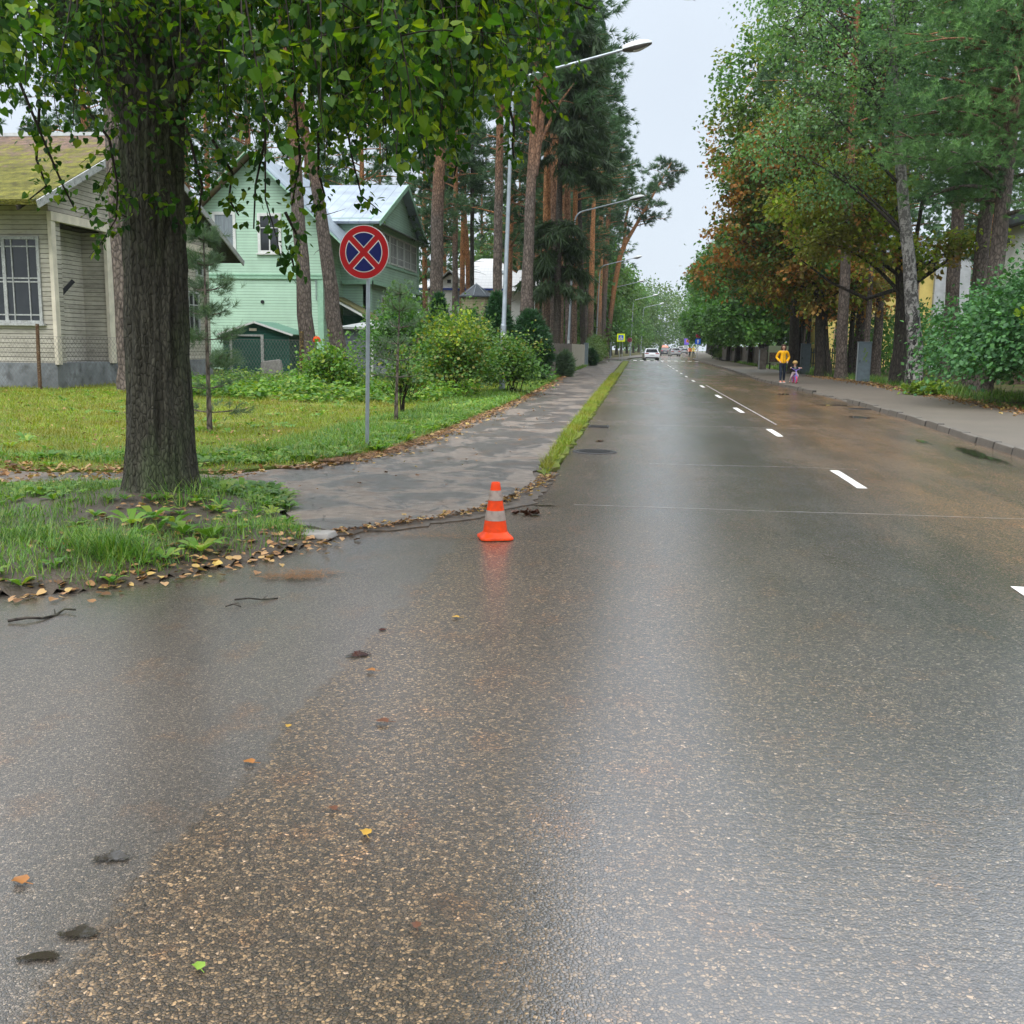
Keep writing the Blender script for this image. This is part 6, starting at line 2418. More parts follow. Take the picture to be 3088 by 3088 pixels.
# forked orange pine that leans over the road far off
pine_at(([(1825, 1038, 8), (1850, 880, 7.5), (1872, 757, 7), (1904, 703, 5), (1940, 640, 4)], 138), 'strongly leaning orange forked pine with crown out over the road', 60, barkm='b_pine_red', z0=16.0, top=25, spread=4.2, nb=30, tufts=22,
        limbs=[[(2.1, 0, 14.2, .27), (2.2, 0, 18, .17), (3.0, 0, 21.5, .08)]], size=.75)
spruce('spruce_tree', (-4.5, 57), 'tall dark spruce with drooping boughs beside the second street lamp', 25, 5.0, 3.6, .24, 61, rows=26, dens=.75, gap=(8.2, 10.6), low_r=1.7)

# background pines behind the houses
pa = pine('pine_tree', (-24, 62), [(0, 0, 0, .26), (.2, 0, 12, .19), (.3, 0, 22, .05)], 'pine standing in the wood behind the old houses', 9, 22, 70, spread=3.6, nb=40, group='pines in the wood behind the houses')
pb = pine('pine_tree', (-31, 70), [(0, 0, 0, .3), (-.3, 0, 12, .2), (-.2, 0, 24, .05)], 'pine standing in the wood behind the old houses', 7, 24, 71, spread=4.0, nb=46, barkm='b_pine_red', group='pines in the wood behind the houses')
rg = np.random.default_rng(77)
for i, (x, y) in enumerate(((-20, 74), (-26, 80), (-36, 66), (-15, 84), (-19, 92), (-25, 98), (-12, 104), (-17, 112), (-32, 88), (-42, 78), (-9.5, 98), (-8.5, 116), (-8, 126), (-13, 122), (-22, 118), (-46, 64), (-40, 52), (-33, 48), (-30, 54), (-52, 76), (-28, 66), (-14, 70), (-10, 78), (-7.5, 72), (-7, 84), (-7, 92), (-6.6, 104))):
    c_ = copy_tree(pa if i % 2 else pb)
    c_.location = (x, y, 0)
    c_.rotation_euler = (0, 0, rg.uniform(0, 6.3))
    s = rg.uniform(.85, 1.12)
    c_.scale = (s, s, s * rg.uniform(.92, 1.05))

for i, (x, y, s) in enumerate(((-6.6, 137, 1.12), (-6.0, 151, 1.2), (-5.4, 168, 1.25), (-9.5, 146, 1.2), (-5.6, 108, 1.0))):
    c_ = copy_tree(pa)
    c_.location = (x, y, 0)
    c_.rotation_euler = (0, 0, i * 1.9)
    c_.scale = (s, s, s)
    c_['label'] = 'tall pine standing beyond the side street left of the road'
    c_['group'] = 'pines beyond the side street'

# mid-green broadleaf trees between and behind
ba = broadleaf('broadleaf_tree', (-27, 92), [(0, 0, 0, .2), (.2, 0, 6, .12), (.2, 0, 9, .05)], [(0, 0, 7, 3.2, 3.2, 3.2), (1.5, .5, 9.5, 2.4, 2.4, 2.2), (-1.6, -.3, 5, 2.4, 2.4, 2.4), (.5, .3, 11, 1.7, 1.7, 1.6)],
               'broad leaved tree filling the gap behind the left houses', 330, 26, .24, 'decid_far', 'b_dark', 80, 'broad leaved trees behind the left houses', sp=.42, twigs=30)
for i, (x, y, s) in enumerate(((-14.5, 108, 1.2), (-9.5, 110, 1.1), (-25, 74, 1.0), (-34, 60, 1.1), (-28, 90, 1.3), (-8, 113, .9), (-38, 44, .9), (-45, 58, 1.2))):
    c_ = copy_tree(ba)
    c_.location = (x, y, 0)
    c_.rotation_euler = (0, 0, i * 1.3)
    c_.scale = (s, s, s)

# young pine and saplings on the lawn
def young_pine(base, h, label, seed, r0=.045, z0=.35, spread=.75, whorls=8, leaf='pine_blue', lean=0.0, dense=1.0):
    rg = np.random.default_rng(seed)
    root = empty('young_pine', (base[0], base[1], .05), label, 'young pine')
    b = B()
    cen, rad = trunk_tube(b, [(0, 0, 0, r0), (lean * .4, 0, h * .5, r0 * .6), (lean, 0, h, .008)], rg, 9, 1.15)
    pos, yd = [], []
    for i in range(whorls):
        z = z0 + (h * .93 - z0) * i / (whorls - 1)
        for j in range(5):
            a = rg.uniform(0, 6.3)
            L = spread * (1 - .62 * i / whorls) * rg.uniform(.6, 1.15)
            s = cen(z)
            d = np.array([cos(a), sin(a), 0])
            e_ = s + d * L + np.array([0, 0, L * (.15 + .5 * i / whorls)])
            P = bez(s, s + d * L * .6, e_, 5)
            b.tube(P, [.014 - .0022 * q for q in range(6)], 4, cap=False)
            nn = int((16 if i > 1 else 6) * dense)
            t = rg.uniform(.4, 1.03, nn)
            p = np.array([np.array(P[min(5, int(q * 5))]) for q in t]) + rg.normal(size=(nn, 3)) * .06
            pos.append(p)
            yd.append(d * .8 + rg.normal(size=(nn, 3)) * .45 + np.array([0, 0, .45]))
    t = rg.uniform(h * .8, h, 14)
    pos.append(np.array([cen(q) for q in t]))
    yd.append(rg.normal(size=(14, 3)) * .5 + np.array([0, 0, 1.0]))
    b.build('trunk', M['b_pine_red'] if False else M['b_pine'], root)
    pos, yd = np.vstack(pos), np.vstack(yd)
    c = B()
    cloud(c, TUFT_FINE[0], TUFT_FINE[1], pos, yd, rdir(rg, len(pos)), .17 * rg.uniform(.7, 1.25, len(pos)))
    c.build('crown', M[leaf], root)
    return root


young_pine((-7.25, 16.8), 3.45, 'young bluish pine right of the linden trunk on the lawn', 90, dense=1.3)
young_pine((-4.75, 20.0), 2.7, 'thin dark young pine just right behind the no stopping sign', 91, .04, .9, .6, 6, 'pine_blue', .1, .42)

# ------------------------------------------------------------------ bushes left
shrub('bush', (-5.3, 29.9), 'yellow green spirea bush left of the nearest street lamp', 2.5, 1.15, 1.0, 'spirea', .105, 260, 20, 100, second=('maple', .72), sp=.16)
shrub('bush', (-3.95, 33.0), 'green bush at the foot of the nearest street lamp', 1.95, 1.0, 1.0, 'decid', .105, 230, 20, 101, sp=.17, second=('spirea', .6))
shrub('bush', (-5.9, 33.5), 'darker green bush behind the spirea', 2.1, 1.2, 1.0, 'decid', .11, 240, 20, 102, sp=.18)
shrub('bush', (-8.3, 36.5), 'tall loose leafy bush right of the no stopping sign', 3.4, 1.8, 1.4, 'decid', .12, 330, 22, 103, sp=.22, low=.2)
shrub('bush', (-6.6, 39), 'leafy bush behind the spirea reaching to the thujas', 3.0, 1.5, 1.3, 'decid', .12, 280, 20, 104, sp=.22)
shrub('bush', (-9.2, 30.5), 'low bush under the leafy bush near the bench', 1.5, 1.1, .8, 'weed', .11, 150, 18, 105)
for (px, py, h, lb, sd) in ((1212, 1256, 1.35, 'thin stemmed sapling, left of the two on the lawn edge', 106), (1228, 1256, 1.6, 'thin stemmed sapling, right of the two on the lawn edge', 107)):
    g_ = G(px, py)
    shrub('sapling', (g_.x, g_.y), lb, h, .55, .5, 'spirea', .09, 46, 16, sd, stems=2, low=.5, cat='sapling', sp=.13)
cone_shrub('thuja', (-5.75, 42), 'tall dark thuja behind the nearest street lamp', 3.6, .75, 'thuja', 2600, 110, .34)
cone_shrub('thuja', (-7.35, 45), 'smaller thuja left of the tall one', 3.0, .6, 'thuja', 1800, 111, .32)
cone_shrub('thuja', (-8.75, 45), 'pointed thuja in front of the garden pavilion', 3.7, .6, 'thuja', 1800, 112, .32)
cone_shrub('thuja', (-4.65, 44.5), 'round topped thuja left of the plank fence', 3.0, 1.05, 'thuja', 2600, 113, .32, tip=.4)
cone_shrub('juniper', (-3.75, 53.5), 'spiky dark juniper leaning on the plank fence', 1.15, .45, 'pine_blue', 700, 114, .36)
cone_shrub('juniper', (-3.9, 86), 'small evergreen in front of the white picket gate', 1.2, .6, 'thuja', 700, 115, .4)
hb_ = shrub('ivy_hedge', (-4.15, 101), 'clipped ivy covered hedge along the far left pavement', 2.5, .75, 13.0, 'decid_far', .17, 700, 18, 116, cat='hedge', sp=.25, stems=5)
shrub('bush', (-6.5, 86), 'bright green bush behind the white picket gate', 3.0, 1.6, 2.5, 'decid_far', .2, 200, 18, 117, sp=.25)

# far avenue on the left, beyond the side street
fa = broadleaf('avenue_tree', (-7, 140), [(0, 0, 0, .28), (.1, 0, 5, .2), (.2, 0, 12, .06)], [(0, 0, 8, 4, 4, 4), (2, 1, 5.5, 3, 3, 2.6), (-1.5, -1, 11, 3.2, 3.2, 3), (1, 0, 14, 2.6, 2.6, 2.4), (1.8, -1.5, 3.6, 2.6, 2.6, 1.8)],
               'dark leafy tree of the far avenue left of the road', 330, 24, .42, 'decid', 'b_dark', 82, 'avenue trees far left', sp=.6, twigs=20)
for i, (x, y, s) in enumerate(((-6.5, 158, 1.0), (-5.8, 176, 1.1), (-5.2, 196, 1.0), (-4.6, 218, 1.1), (-4, 242, 1.15), (-3, 268, 1.1), (-1.5, 296, 1.1), (0, 330, 1.2), (-13, 150, 1.2), (-13, 180, 1.3), (-12, 214, 1.3), (-20, 165, 1.4), (2.5, 365, 1.2), (-10, 262, 1.4), (-9, 310, 1.4))):
    c_ = copy_tree(fa)
    c_.location = (x, y, 0)
    c_.rotation_euler = (0, 0, i * 2.1)
    c_.scale = (s, s, s)

# ------------------------------------------------------------------ right hand side trees
broadleaf('birch_tree', (11.23, 43.86), [(0, 0, 0, .34), (-.1, 0, 2, .29), (-.55, 0, 5, .25), (-.95, 0, 7.5, .22), (-1.3, 0, 10, .19), (-1.9, 0, 14.5, .13), (-2.6, 0, 20, .04)],
          [(-4.2, -.5, 11.0, 2.6, 2.4, 1.6), (-5.2, .5, 14.2, 2.2, 2.2, 1.6), (-2.6, 0, 12.6, 2.4, 2.2, 1.8), (-3.4, 1, 8.8, 2.3, 2, 1.5), (-1.8, 0, 16.5, 2.6, 2.4, 2.2), (-.9, -1.2, 11.5, 1.6, 1.0, 1.8), (-1.6, -1, 14, 1.8, 1.2, 1.6), (-5.8, 0, 9.6, 1.7, 2, 1.6), (-6.5, .4, 15.8, 1.6, 1.6, 1.5), (-3, 0, 19.5, 3, 3, 2.4), (1.6, 1, 17, 2.2, 2.2, 2)],
          'birch with white and black trunk at the edge of the right pavement', 820, 22, .14, 'birch', 'b_birch', 120, cat='birch', sp=.30, droop=.9, twigs=200, elong=1.5, limbm='b_dark', r_limb=.3,
          extra=[[(-1.2, 0, 10.5, .11), (-2.6, 0, 12.2, .09), (-3.9, 0, 14.8, .05)], [(-1.3, 0, 10, .09), (-2.6, -.2, 11.6, .07), (-4.6, -.4, 12.6, .035)]])
broadleaf('maple_tree', (11.76, 48.8), [(0, 0, 0, .36), (0, 0, 2, .29), (-.1, 0, 4.2, .25), (-.45, 0, 7, .2), (-.5, 0, 10, .13), (-.4, 0, 12, .05)],
          [(-2.2, -.8, 7.3, 1.9, 1.7, .9), (-3.6, -.6, 6.3, 1.7, 1.6, .7), (-1.0, -1.2, 6.0, 1.6, 1.4, .7), (-2.8, -.2, 9.2, 1.6, 1.6, .9), (.8, -.6, 5.6, 1.3, 1.3, .6), (-4.9, -.2, 7.9, 1.4, 1.5, .8), (2.6, -.4, 6.4, 1.8, 1.4, .6), (-1.4, -1, 8.6, 1.3, 1.2, .8)],
          'dark trunked maple with yellow green leaves beside the birch', 420, 20, .2, 'maple', 'b_dark', 121, cat='maple', sp=.25, twigs=110, second=('rust', .12),
          extra=[[(-.15, 0, 4.4, .11), (-1.6, 0, 3.9, .09), (-3.2, 0, 4.6, .06), (-4.6, 0, 5.6, .03)], [(0, 0, 4.3, .12), (1.1, 0, 5.1, .09), (2.0, -.1, 5.8, .06)], [(.2, 0, 5.0, .1), (.5, .1, 8, .09), (1.2, .1, 12, .06)]])
pine('pine_tree', (14.4, 47), [(0, 0, 0, .33), (.0, 0, 6, .29), (.1, 0, 12, .25), (.2, 0, 22, .08)], 'big grey pine right of the birch with soft low crown', 7.5, 20, 122, spread=5.4, nb=80, tufts=105, size=.30, leaf='pine_soft', side=(-2.4, .6), droop=.12)
pine('pine_tree', (12.4, 39), [(0, 0, 0, .30), (.1, 0, 6, .26), (.2, 0, 12, .22), (.2, 0, 20, .06)], 'soft needled pine towering over the lilac bush', 6.2, 17, 123, spread=5.0, nb=72, tufts=110, size=.28, leaf='pine_soft', side=(3.4, .45), droop=.16)
pine('pine_tree', (18.0, 52), [(0, 0, 0, .30), (.5, 0, 8, .26), (1.3, 0, 14, .2), (1.6, 0, 24, .05)], 'reddish pine at the far right edge above the lilac', 10.5, 23, 124, spread=3.2, barkm='b_pine_red', nb=34)
pine('pine_tree', (21, 60), [(0, 0, 0, .30), (.2, 0, 12, .22), (.2, 0, 24, .05)], 'slim pine farthest right behind the lilac', 12, 23, 125, spread=3.0, barkm='b_pine_red', nb=30)
pine('pine_tree', (15.6, 55), [(0, 0, 0, .36), (.0, 0, 8, .3), (.3, 0, 22, .07)], 'thick brown pine trunk behind the birch', 10, 22, 126, spread=3.6, nb=36)
for i, (px, Y, r, bend, lb, bm_) in enumerate(((2412, 72, .26, 0, 'dark trunk right behind the notice board', 'b_dark'), (2434, 74, .2, 0, 'slim dark trunk just left of the farther cabinet', 'b_dark'), (2472, 62, .24, .2, 'dark trunk right of the farther cabinet', 'b_dark'), (2502, 60, .24, -.55, 'curved dark trunk between the two grey cabinets', 'b_dark'),
                                          (2534, 64, .26, .1, 'trunk third right of the farther cabinet', 'b_dark'), (2562, 62, .25, 0, 'dark trunk left of the nearer cabinet', 'b_dark'), (2585, 72, .24, 0, 'grey trunk hidden behind the nearer cabinet', 'b_dark'), (2608, 58, .27, 0, 'pinkish pine trunk rising behind the nearer cabinet', 'b_pine'),
                                          (2640, 60, .42, 0, 'widest brown trunk right of the nearer cabinet', 'b_pine'))):
    p = at(px, 1110, Y)
    r *= .68
    pth = [(0, 0, 0, r), (bend * .6, 0, 2.5, r * .85), (bend, 0, 5, r * .7), (bend * .8, 0, 10, r * .5), (bend * .8, 0, 15, .05)]
    if bm_ == 'b_pine':
        pine('pine_tree', (p.x, Y), pth[:-1] + [(0, 0, 21, .05)], lb, 10, 20, 130 + i, spread=3.0, nb=26, group='trunks behind the right verge')
    else:
        broadleaf('chestnut_tree', (p.x, Y), pth, [(-1.5, -1, 6.8, 2.6, 2.2, 1.8), (-2.2, 0, 9.4, 2.4, 2.4, 2), (.3, -1.2, 5.0, 2.0, 1.8, 1.2), (-.6, 0, 12, 2.6, 2.6, 2.2), (-3.2, -.6, 5.4, 1.8, 1.8, 1.2), (-.3, -1.6, 4.1, 1.9, 1.5, .9), (1.2, -1.4, 5.6, 1.7, 1.5, 1.0)],
                  lb, 240, 20, .22, 'rust', bm_, 140 + i, 'trunks behind the right verge', cat='chestnut', sp=.28, twigs=70, second=(('maple', .42) if i % 2 else ('decid', .42)))
# bigger half rusty trees leaning over the road
broadleaf('chestnut_tree', (10.2, 60), [(0, 0, 0, .3), (-.2, 0, 4, .25), (-1.2, 0, 8, .18), (-2, 0, 13, .07)],
          [(-3.0, 0, 9.2, 2.6, 2.6, 1.9), (-4.6, .5, 7.6, 2.2, 2.2, 1.4), (-2.4, 0, 12.6, 2.4, 2.4, 2), (-4.2, 0, 11.2, 1.8, 2, 1.5), (-1.2, -1, 6.6, 2.2, 2, 1.4), (-5.4, 0, 9.8, 1.2, 1.5, 1.0)],
          'chestnut with rust brown leaves overhanging the right lane', 400, 20, .25, 'rust', 'b_dark', 150, cat='chestnut', sp=.32, twigs=120, second=('decid', .42))
broadleaf('chestnut_tree', (10.6, 72), [(0, 0, 0, .3), (-.2, 0, 4, .25), (-1.0, 0, 9, .18), (-1.6, 0, 15, .07)],
          [(-3.4, 0, 8.4, 3, 3, 2.2), (-5.4, .5, 6.6, 2.2, 2.4, 1.5), (-2.6, 0, 12.4, 3, 3, 2.4), (-4.6, 0, 14.6, 2.2, 2.4, 2.0), (-2, 0, 17.5, 2.6, 2.6, 2.4), (-1, -1, 5.4, 2.2, 2, 1.6)],
          'rusty and green chestnut standing behind the first over the concrete fence', 430, 20, .28, 'rust', 'b_dark', 151, cat='chestnut', sp=.36, twigs=90, second=('decid_far', .55))
tl = broadleaf('broadleaf_tree', (9.6, 66), [(0, 0, 0, .32), (-.2, 0, 8, .22), (-1.0, 0, 17, .08)],
          [(-2.2, 0, 15.0, 3.0, 3, 2.4), (-3.6, .5, 17.6, 2.4, 2.6, 2.2), (-1, 0, 19.8, 3, 3, 2.4), (-2.8, -.4, 12.4, 2.6, 2.6, 1.8), (-4.4, 0, 15.2, 1.8, 2, 1.5)],
          'tall green tree whose top stands against the sky right of the road', 380, 20, .26, 'decid', 'b_dark', 152, sp=.36, twigs=80, second=('maple', .25))
pine('pine_tree', (10.6, 56), [(0, 0, 0, .3), (-.2, 0, 10, .22), (-.4, 0, 24, .06)], 'pine rising behind the chestnuts right of road', 12, 23, 153, spread=4.4, nb=44, side=(3.1, .5))
pine('pine_tree', (13, 64), [(0, 0, 0, .3), (.2, 0, 10, .22), (.2, 0, 23, .06)], 'pine behind the yellow green maple', 10, 22, 154, spread=3.8, nb=40)

# avenue of leafy trees along the concrete fence, sweeping to the ground
ha = broadleaf('avenue_tree', (10.6, 92), [(0, 0, 0, .26), (0, 0, 5, .18), (0, 0, 11, .06)],
               [(-.6, 0, 7.5, 3.4, 3.6, 3.0), (-2.4, -.5, 4.6, 2.6, 3.0, 1.8), (-1.6, .8, 10.2, 2.6, 3.0, 2.2), (.2, 0, 12.4, 2.2, 2.4, 1.8), (-1.4, -1.2, 3.0, 2.2, 2.4, 1.1), (1.6, 0, 5.2, 2.4, 2.6, 2.4)],
               'leafy hornbeam sweeping low over the concrete fence', 430, 22, .33, 'hedge', 'b_dark', 160, 'avenue trees along the concrete fence', sp=.34, droop=.25, twigs=60)
for i, (x, y, s) in enumerate(((10.8, 103, .95), (10.7, 115, 1.05), (10.9, 128, 1.1), (11.4, 142, 1.15), (12.1, 158, 1.2), (13.3, 176, 1.3), (14.4, 196, 1.35), (15.6, 220, 1.4), (17.0, 246, 1.45), (18.8, 280, 1.5), (20.8, 320, 1.6), (15, 100, 1.1), (16, 122, 1.3), (18, 150, 1.4))):
    c_ = copy_tree(ha)
    c_.location = (x, y, 0)
    c_.rotation_euler = (0, 0, (i % 3 - 1) * .35)
    c_.scale = (s, s, s)
    if i < 2:
        c_['label'] = 'leafy hornbeam sweeping low over the concrete fence'
for i, (x, y) in enumerate(((16, 78), (20, 84), (26, 66), (30, 58), (24, 76), (14, 92), (17, 108), (22, 118), (28, 92), (34, 72), (36, 60), (15.5, 134), (18, 168), (40, 84))):
    c_ = copy_tree(pa if i % 2 else pb)
    c_.location = (x, y, 0)
    c_.rotation_euler = (0, 0, rg.uniform(0, 6.3))
    s = rg.uniform(.85, 1.08)
    c_.scale = (s, s, s)
    c_['label'] = 'pine in the wood behind the right hand fences'
    c_['group'] = 'pines in the wood on the right'

# bushes right
shrub('lilac_bush', (12.2, 31.0), 'huge glossy green lilac bush overhanging the right pavement', 4.3, 3.3, 6.6, 'lilac', .135, 1900, 24, 170, stems=34, sp=.27, droop=.35, low=.03)
shrub('lilac_bush', (14.8, 37.0), 'dark bush right of the birch behind the lilac', 4.8, 2.8, 2.8, 'decid', .11, 620, 22, 171, stems=18, sp=.24, low=.05)
shrub('bush', (18.5, 41.0), 'tall dark reddish hedge behind the lilac at far right', 6.0, 4.5, 2.4, 'hedge', .13, 620, 20, 172, stems=14, sp=.3, second=('rust', .75))
shrub('bush', (13.0, 40.5), 'low dark bush in the shade beside the birch', 2.6, 1.5, 1.5, 'hedge', .10, 260, 20, 173, sp=.2)
shrub('maple_sapling', (9.9, 27.6), 'bright yellow green maple sprig above the lilac at right edge', 3.5, .6, .6, 'yel', .15, 70, 16, 174, stems=3, low=.72, cat='sapling', sp=.14)
shrub('fern', (9.9, 37.0), 'yellow green fern tuft at the foot of the birch', .55, .7, .6, 'yel', .16, 70, 10, 175, cat='fern', sp=.1, stems=6)
shrub('bush', (10.9, 74), 'green ground bush beside the gate pillar', .8, .7, 1.5, 'grass', .16, 60, 14, 176)
shrub('bush', (10.9, 142), 'green bush at the far end of the concrete fence', 1.9, 1.1, 3, 'decid_far', .24, 110, 16, 177)

# the wood closing the view on both sides
def far_wood(name, x0, x1, ya, yb, n, h, seed, leaf, label, ls=.75):
    rg = np.random.default_rng(seed)
    c = B()
    k_ = n // 30
    cx, cyy = rg.uniform(x0, x1, k_), rg.uniform(ya, yb, k_)
    cz = rg.uniform(0, 1, k_) ** .8 * h * (1 + .25 * np.sin(cx * .21 + seed))
    cc = np.column_stack([cx, cyy, cz])
    w_ = np.repeat(np.arange(k_), 30)
    p = cc[w_] + rg.normal(size=(len(w_), 3)) * np.array([1.3, 1.0, 1.0]) * (1.0 if ls > .5 else .5)
    p[:, 2] = np.abs(p[:, 2])
    cloud(c, DIAMOND[0], DIAMOND[1], p, rg.normal(size=p.shape) + np.array([0, 0, -.3]), rg.normal(size=p.shape) + np.array([0, -.4, .9]), rg.uniform(.65, 1.3, len(p)) * ls)
    o = c.build(name, M[leaf])
    return tag(o, label, 'wood', None, 'stuff')


far_wood('far_wood', -95, -24, 104, 134, 21000, 15, 1, 'pine', 'distant dark wood closing the view behind the left houses')
far_wood('far_wood', -24, -7, 128, 150, 9000, 17, 2, 'decid_far', 'distant leafy wood beyond the side street on the left')
far_wood('far_wood', 17, 95, 106, 140, 21000, 16, 3, 'pine', 'distant dark wood closing the view behind the right houses')
far_wood('far_wood', -30, 60, 400, 440, 12000, 22, 4, 'decid_far', 'hazy distant trees at the end of the road')
far_wood('undergrowth', 13.5, 30, 62, 78, 15000, 3.2, 5, 'hedge', 'leafy undergrowth between the right hand trunks', .2)
far_wood('undergrowth', 17.5, 34, 50, 62, 12000, 3.4, 6, 'hedge', 'leafy undergrowth behind the birch and the lilac', .2)
far_wood('far_wood', -6, 20, 360, 400, 9000, 20, 7, 'decid_far', 'pale distant trees closing the end of the road')
far_wood('far_wood', -60, -9, 210, 280, 9000, 16, 8, 'decid_far', 'leafy wood far behind the left avenue')
far_wood('far_wood', 22, 70, 190, 280, 9000, 16, 9, 'decid_far', 'leafy wood far behind the right avenue')

# ------------------------------------------------------------------ grass, weeds, litter
BL_V = np.array([(-.5, 0, 0), (.5, 0, 0), (.36, .5, .10), (-.36, .5, .10), (0, 1, .42)])
BL_Q, BL_T = np.array([(0, 1, 2, 3)]), np.array([(3, 2, 4)])


def rand_in(rg, poly, n):
    P = np.array([p[:2] for p in poly], float)
    lo, hi = P.min(0), P.max(0)
    out_ = []
    tot = 0
    while tot < n:
        q = rg.uniform(lo, hi, (n * 2, 2))
        q = q[in_poly(q, poly)]
        out_.append(q)
        tot += len(q)
    return np.vstack(out_)[:n]


def blades(c, P, z, h, wd, rg, m=0, lean=.45):
    n = len(P)
    a = rg.uniform(0, 2 * pi, n)
    hd = np.column_stack([np.cos(a), np.sin(a), np.zeros(n)])
    yd = np.array([0, 0, 1.0]) + hd * np.abs(rg.normal(size=(n, 1))) * lean
    pos = np.column_stack([P, z - .01])
    cloud(c, BL_V, BL_Q, pos, yd, hd, h, m, wd / h)
    cloud(c, BL_V, BL_T, pos, yd, hd, h, m, wd / h)


def fbm(P, s, seed):
    return np.array([mnoise.fractal(Vector((p[0] * s, p[1] * s, seed)), 1.0, 2.0, 3) for p in P])


def stuff(o, label, cat):
    return tag(o, label, cat, None, 'stuff')


ROS_V, ROS_F = [], []
rq = np.random.default_rng(3)
for i in range(7):
    a = 2 * pi * i / 7 + rq.uniform(-.2, .2)
    d = np.array([cos(a), sin(a), 0])
    s_ = np.array([-d[1], d[0], 0])
    L = rq.uniform(.7, 1.1)
    k0 = len(ROS_V)
    up_ = np.array([0, 0, 1])
    for t, w_, z_ in ((.05, .03, .05), (.45, .13, .32), (.75, .16, .42), (1.0, .03, .36)):
        ROS_V += [d * L * t - s_ * w_ + up_ * z_ * L, d * L * t + s_ * w_ + up_ * z_ * L]
    for j in range(3):
        ROS_F.append((k0 + 2 * j, k0 + 2 * j + 1, k0 + 2 * j + 3, k0 + 2 * j + 2))
ROS_V, ROS_F = np.array(ROS_V), np.array(ROS_F)
ROS_V = ROS_V[:, [0, 2, 1]] * np.array([1, 1, -1])         # y is the growing axis


def rosettes(c, P, z, size, rg, m=0):
    n = len(P)
    a = rg.uniform(0, 6.3, n)
    cloud(c, ROS_V, ROS_F, np.column_stack([P, z]), np.tile([0, 0, 1.0], (n, 1)) + rg.normal(size=(n, 3)) * .15, np.column_stack([np.cos(a), np.sin(a), np.zeros(n)]), size, m)


rg = np.random.default_rng(31)
# verge round the linden
c = B()
P = rand_in(rg, [(-8.5, 5.3)] + VG[1:-2] + [(-8.5, 9.9)], 30000)
d = poly_dist(P, VG)
f = fbm(P, .9, 3.0)
bare = np.exp(-((P[:, 0] + 4.2) ** 2 + (P[:, 1] - 8.3) ** 2) / .55)
ok = (f + rg.normal(size=len(P)) * .16 > -.30 + bare * .8 + np.where(d < .10, .3, 0) + np.clip((P[:, 0] + 3.6) * .22, 0, .3)) & (np.hypot(P[:, 0] + 4.45, P[:, 1] - 9.16) > .47)
P = P[ok]
blades(c, P, vz(P), rg.uniform(.05, .15, len(P)) * (1 + .6 * np.clip(fbm(P, 1.5, 8), -.3, 1)), rg.uniform(.004, .009, len(P)), rg)
# a few long tussocks
for (x, y, n, h) in ((GD(225, 1075)[0], GD(225, 1075)[1], 520, .33), (GD(160, 1065)[0], GD(160, 1065)[1], 260, .26), (GD(520, 1015)[0], GD(520, 1015)[1], 200, .15), (GD(60, 1045)[0], GD(60, 1045)[1], 260, .2), (-5.6, 6.4, 300, .25), (-3.9, 8.9, 120, .25), (-4.0, 8.5, 60, .3)):
    Q_ = np.array([x, y]) + rg.normal(size=(n, 2)) * np.array([.13, .08])
    blades(c, Q_, vz(Q_), rg.uniform(.6, 1.1, n) * h, rg.uniform(.005, .008, n), rg, 0, .8)
stuff(c.build('grass', M['grass']), 'fresh green grass round the foot of the linden', 'grass')
c = B()
P = rand_in(rg, [(-8.5, 5.3)] + VG[1:-2] + [(-8.5, 9.9)], 420)
keep = (np.hypot(P[:, 0] + 4.45, P[:, 1] - 9.16) > .5) & ((P[:, 1] > 8.4) | (rg.random(len(P)) < .35))
P = P[keep]
rosettes(c, P, vz(P), rg.uniform(.07, .16, len(P)), rg)
P = np.column_stack([rg.uniform(-4.1, -3.0, 60), rg.uniform(9.3, 10.2, 60)])
P = P[in_poly(P, VG)]
rosettes(c, P, vz(P), rg.uniform(.12, .22, len(P)), rg)
for x, y in ((345, 1035), (400, 1040), (330, 1020), (380, 1060), (300, 1035), (290, 1010), (250, 1020)):
    g_ = GD(x, y)
    q = np.array([[g_.x, g_.y]])
    rosettes(c, q, vz(q), np.array([.24]), rg)
stuff(c.build('weeds', M['weed']), 'broad leaved weeds among the grass round the linden', 'weeds')

# lawn under the pines
c = B()
LWN = [(-3.62, 18.7), (-3.52, 30), (-3.75, 44), (-4.05, 47), (-22, 42), (-30, 11.6), (-7.5, 11.5), (-5.0, 11.75), (-4.3, 12.6), (-3.75, 14.5)]
P = rand_in(rg, LWN, 300000)
P = P[rg.random(len(P)) < np.clip((17 / np.maximum(P[:, 1], 11)) ** 1.3, 0, 1)]
f = fbm(P, .55, 5)
P = P[f + rg.normal(size=len(P)) * .22 > -.36]
n = len(P)
blades(c, P, np.full(n, .06), rg.uniform(.045, .11, n) * (1 + P[:, 1] / 50), rg.uniform(.007, .013, n) * (.7 + P[:, 1] / 24), rg, 0, .8)
stuff(c.build('lawn_grass', M['lawn']), 'short yellowish mossy lawn under the trees', 'grass')
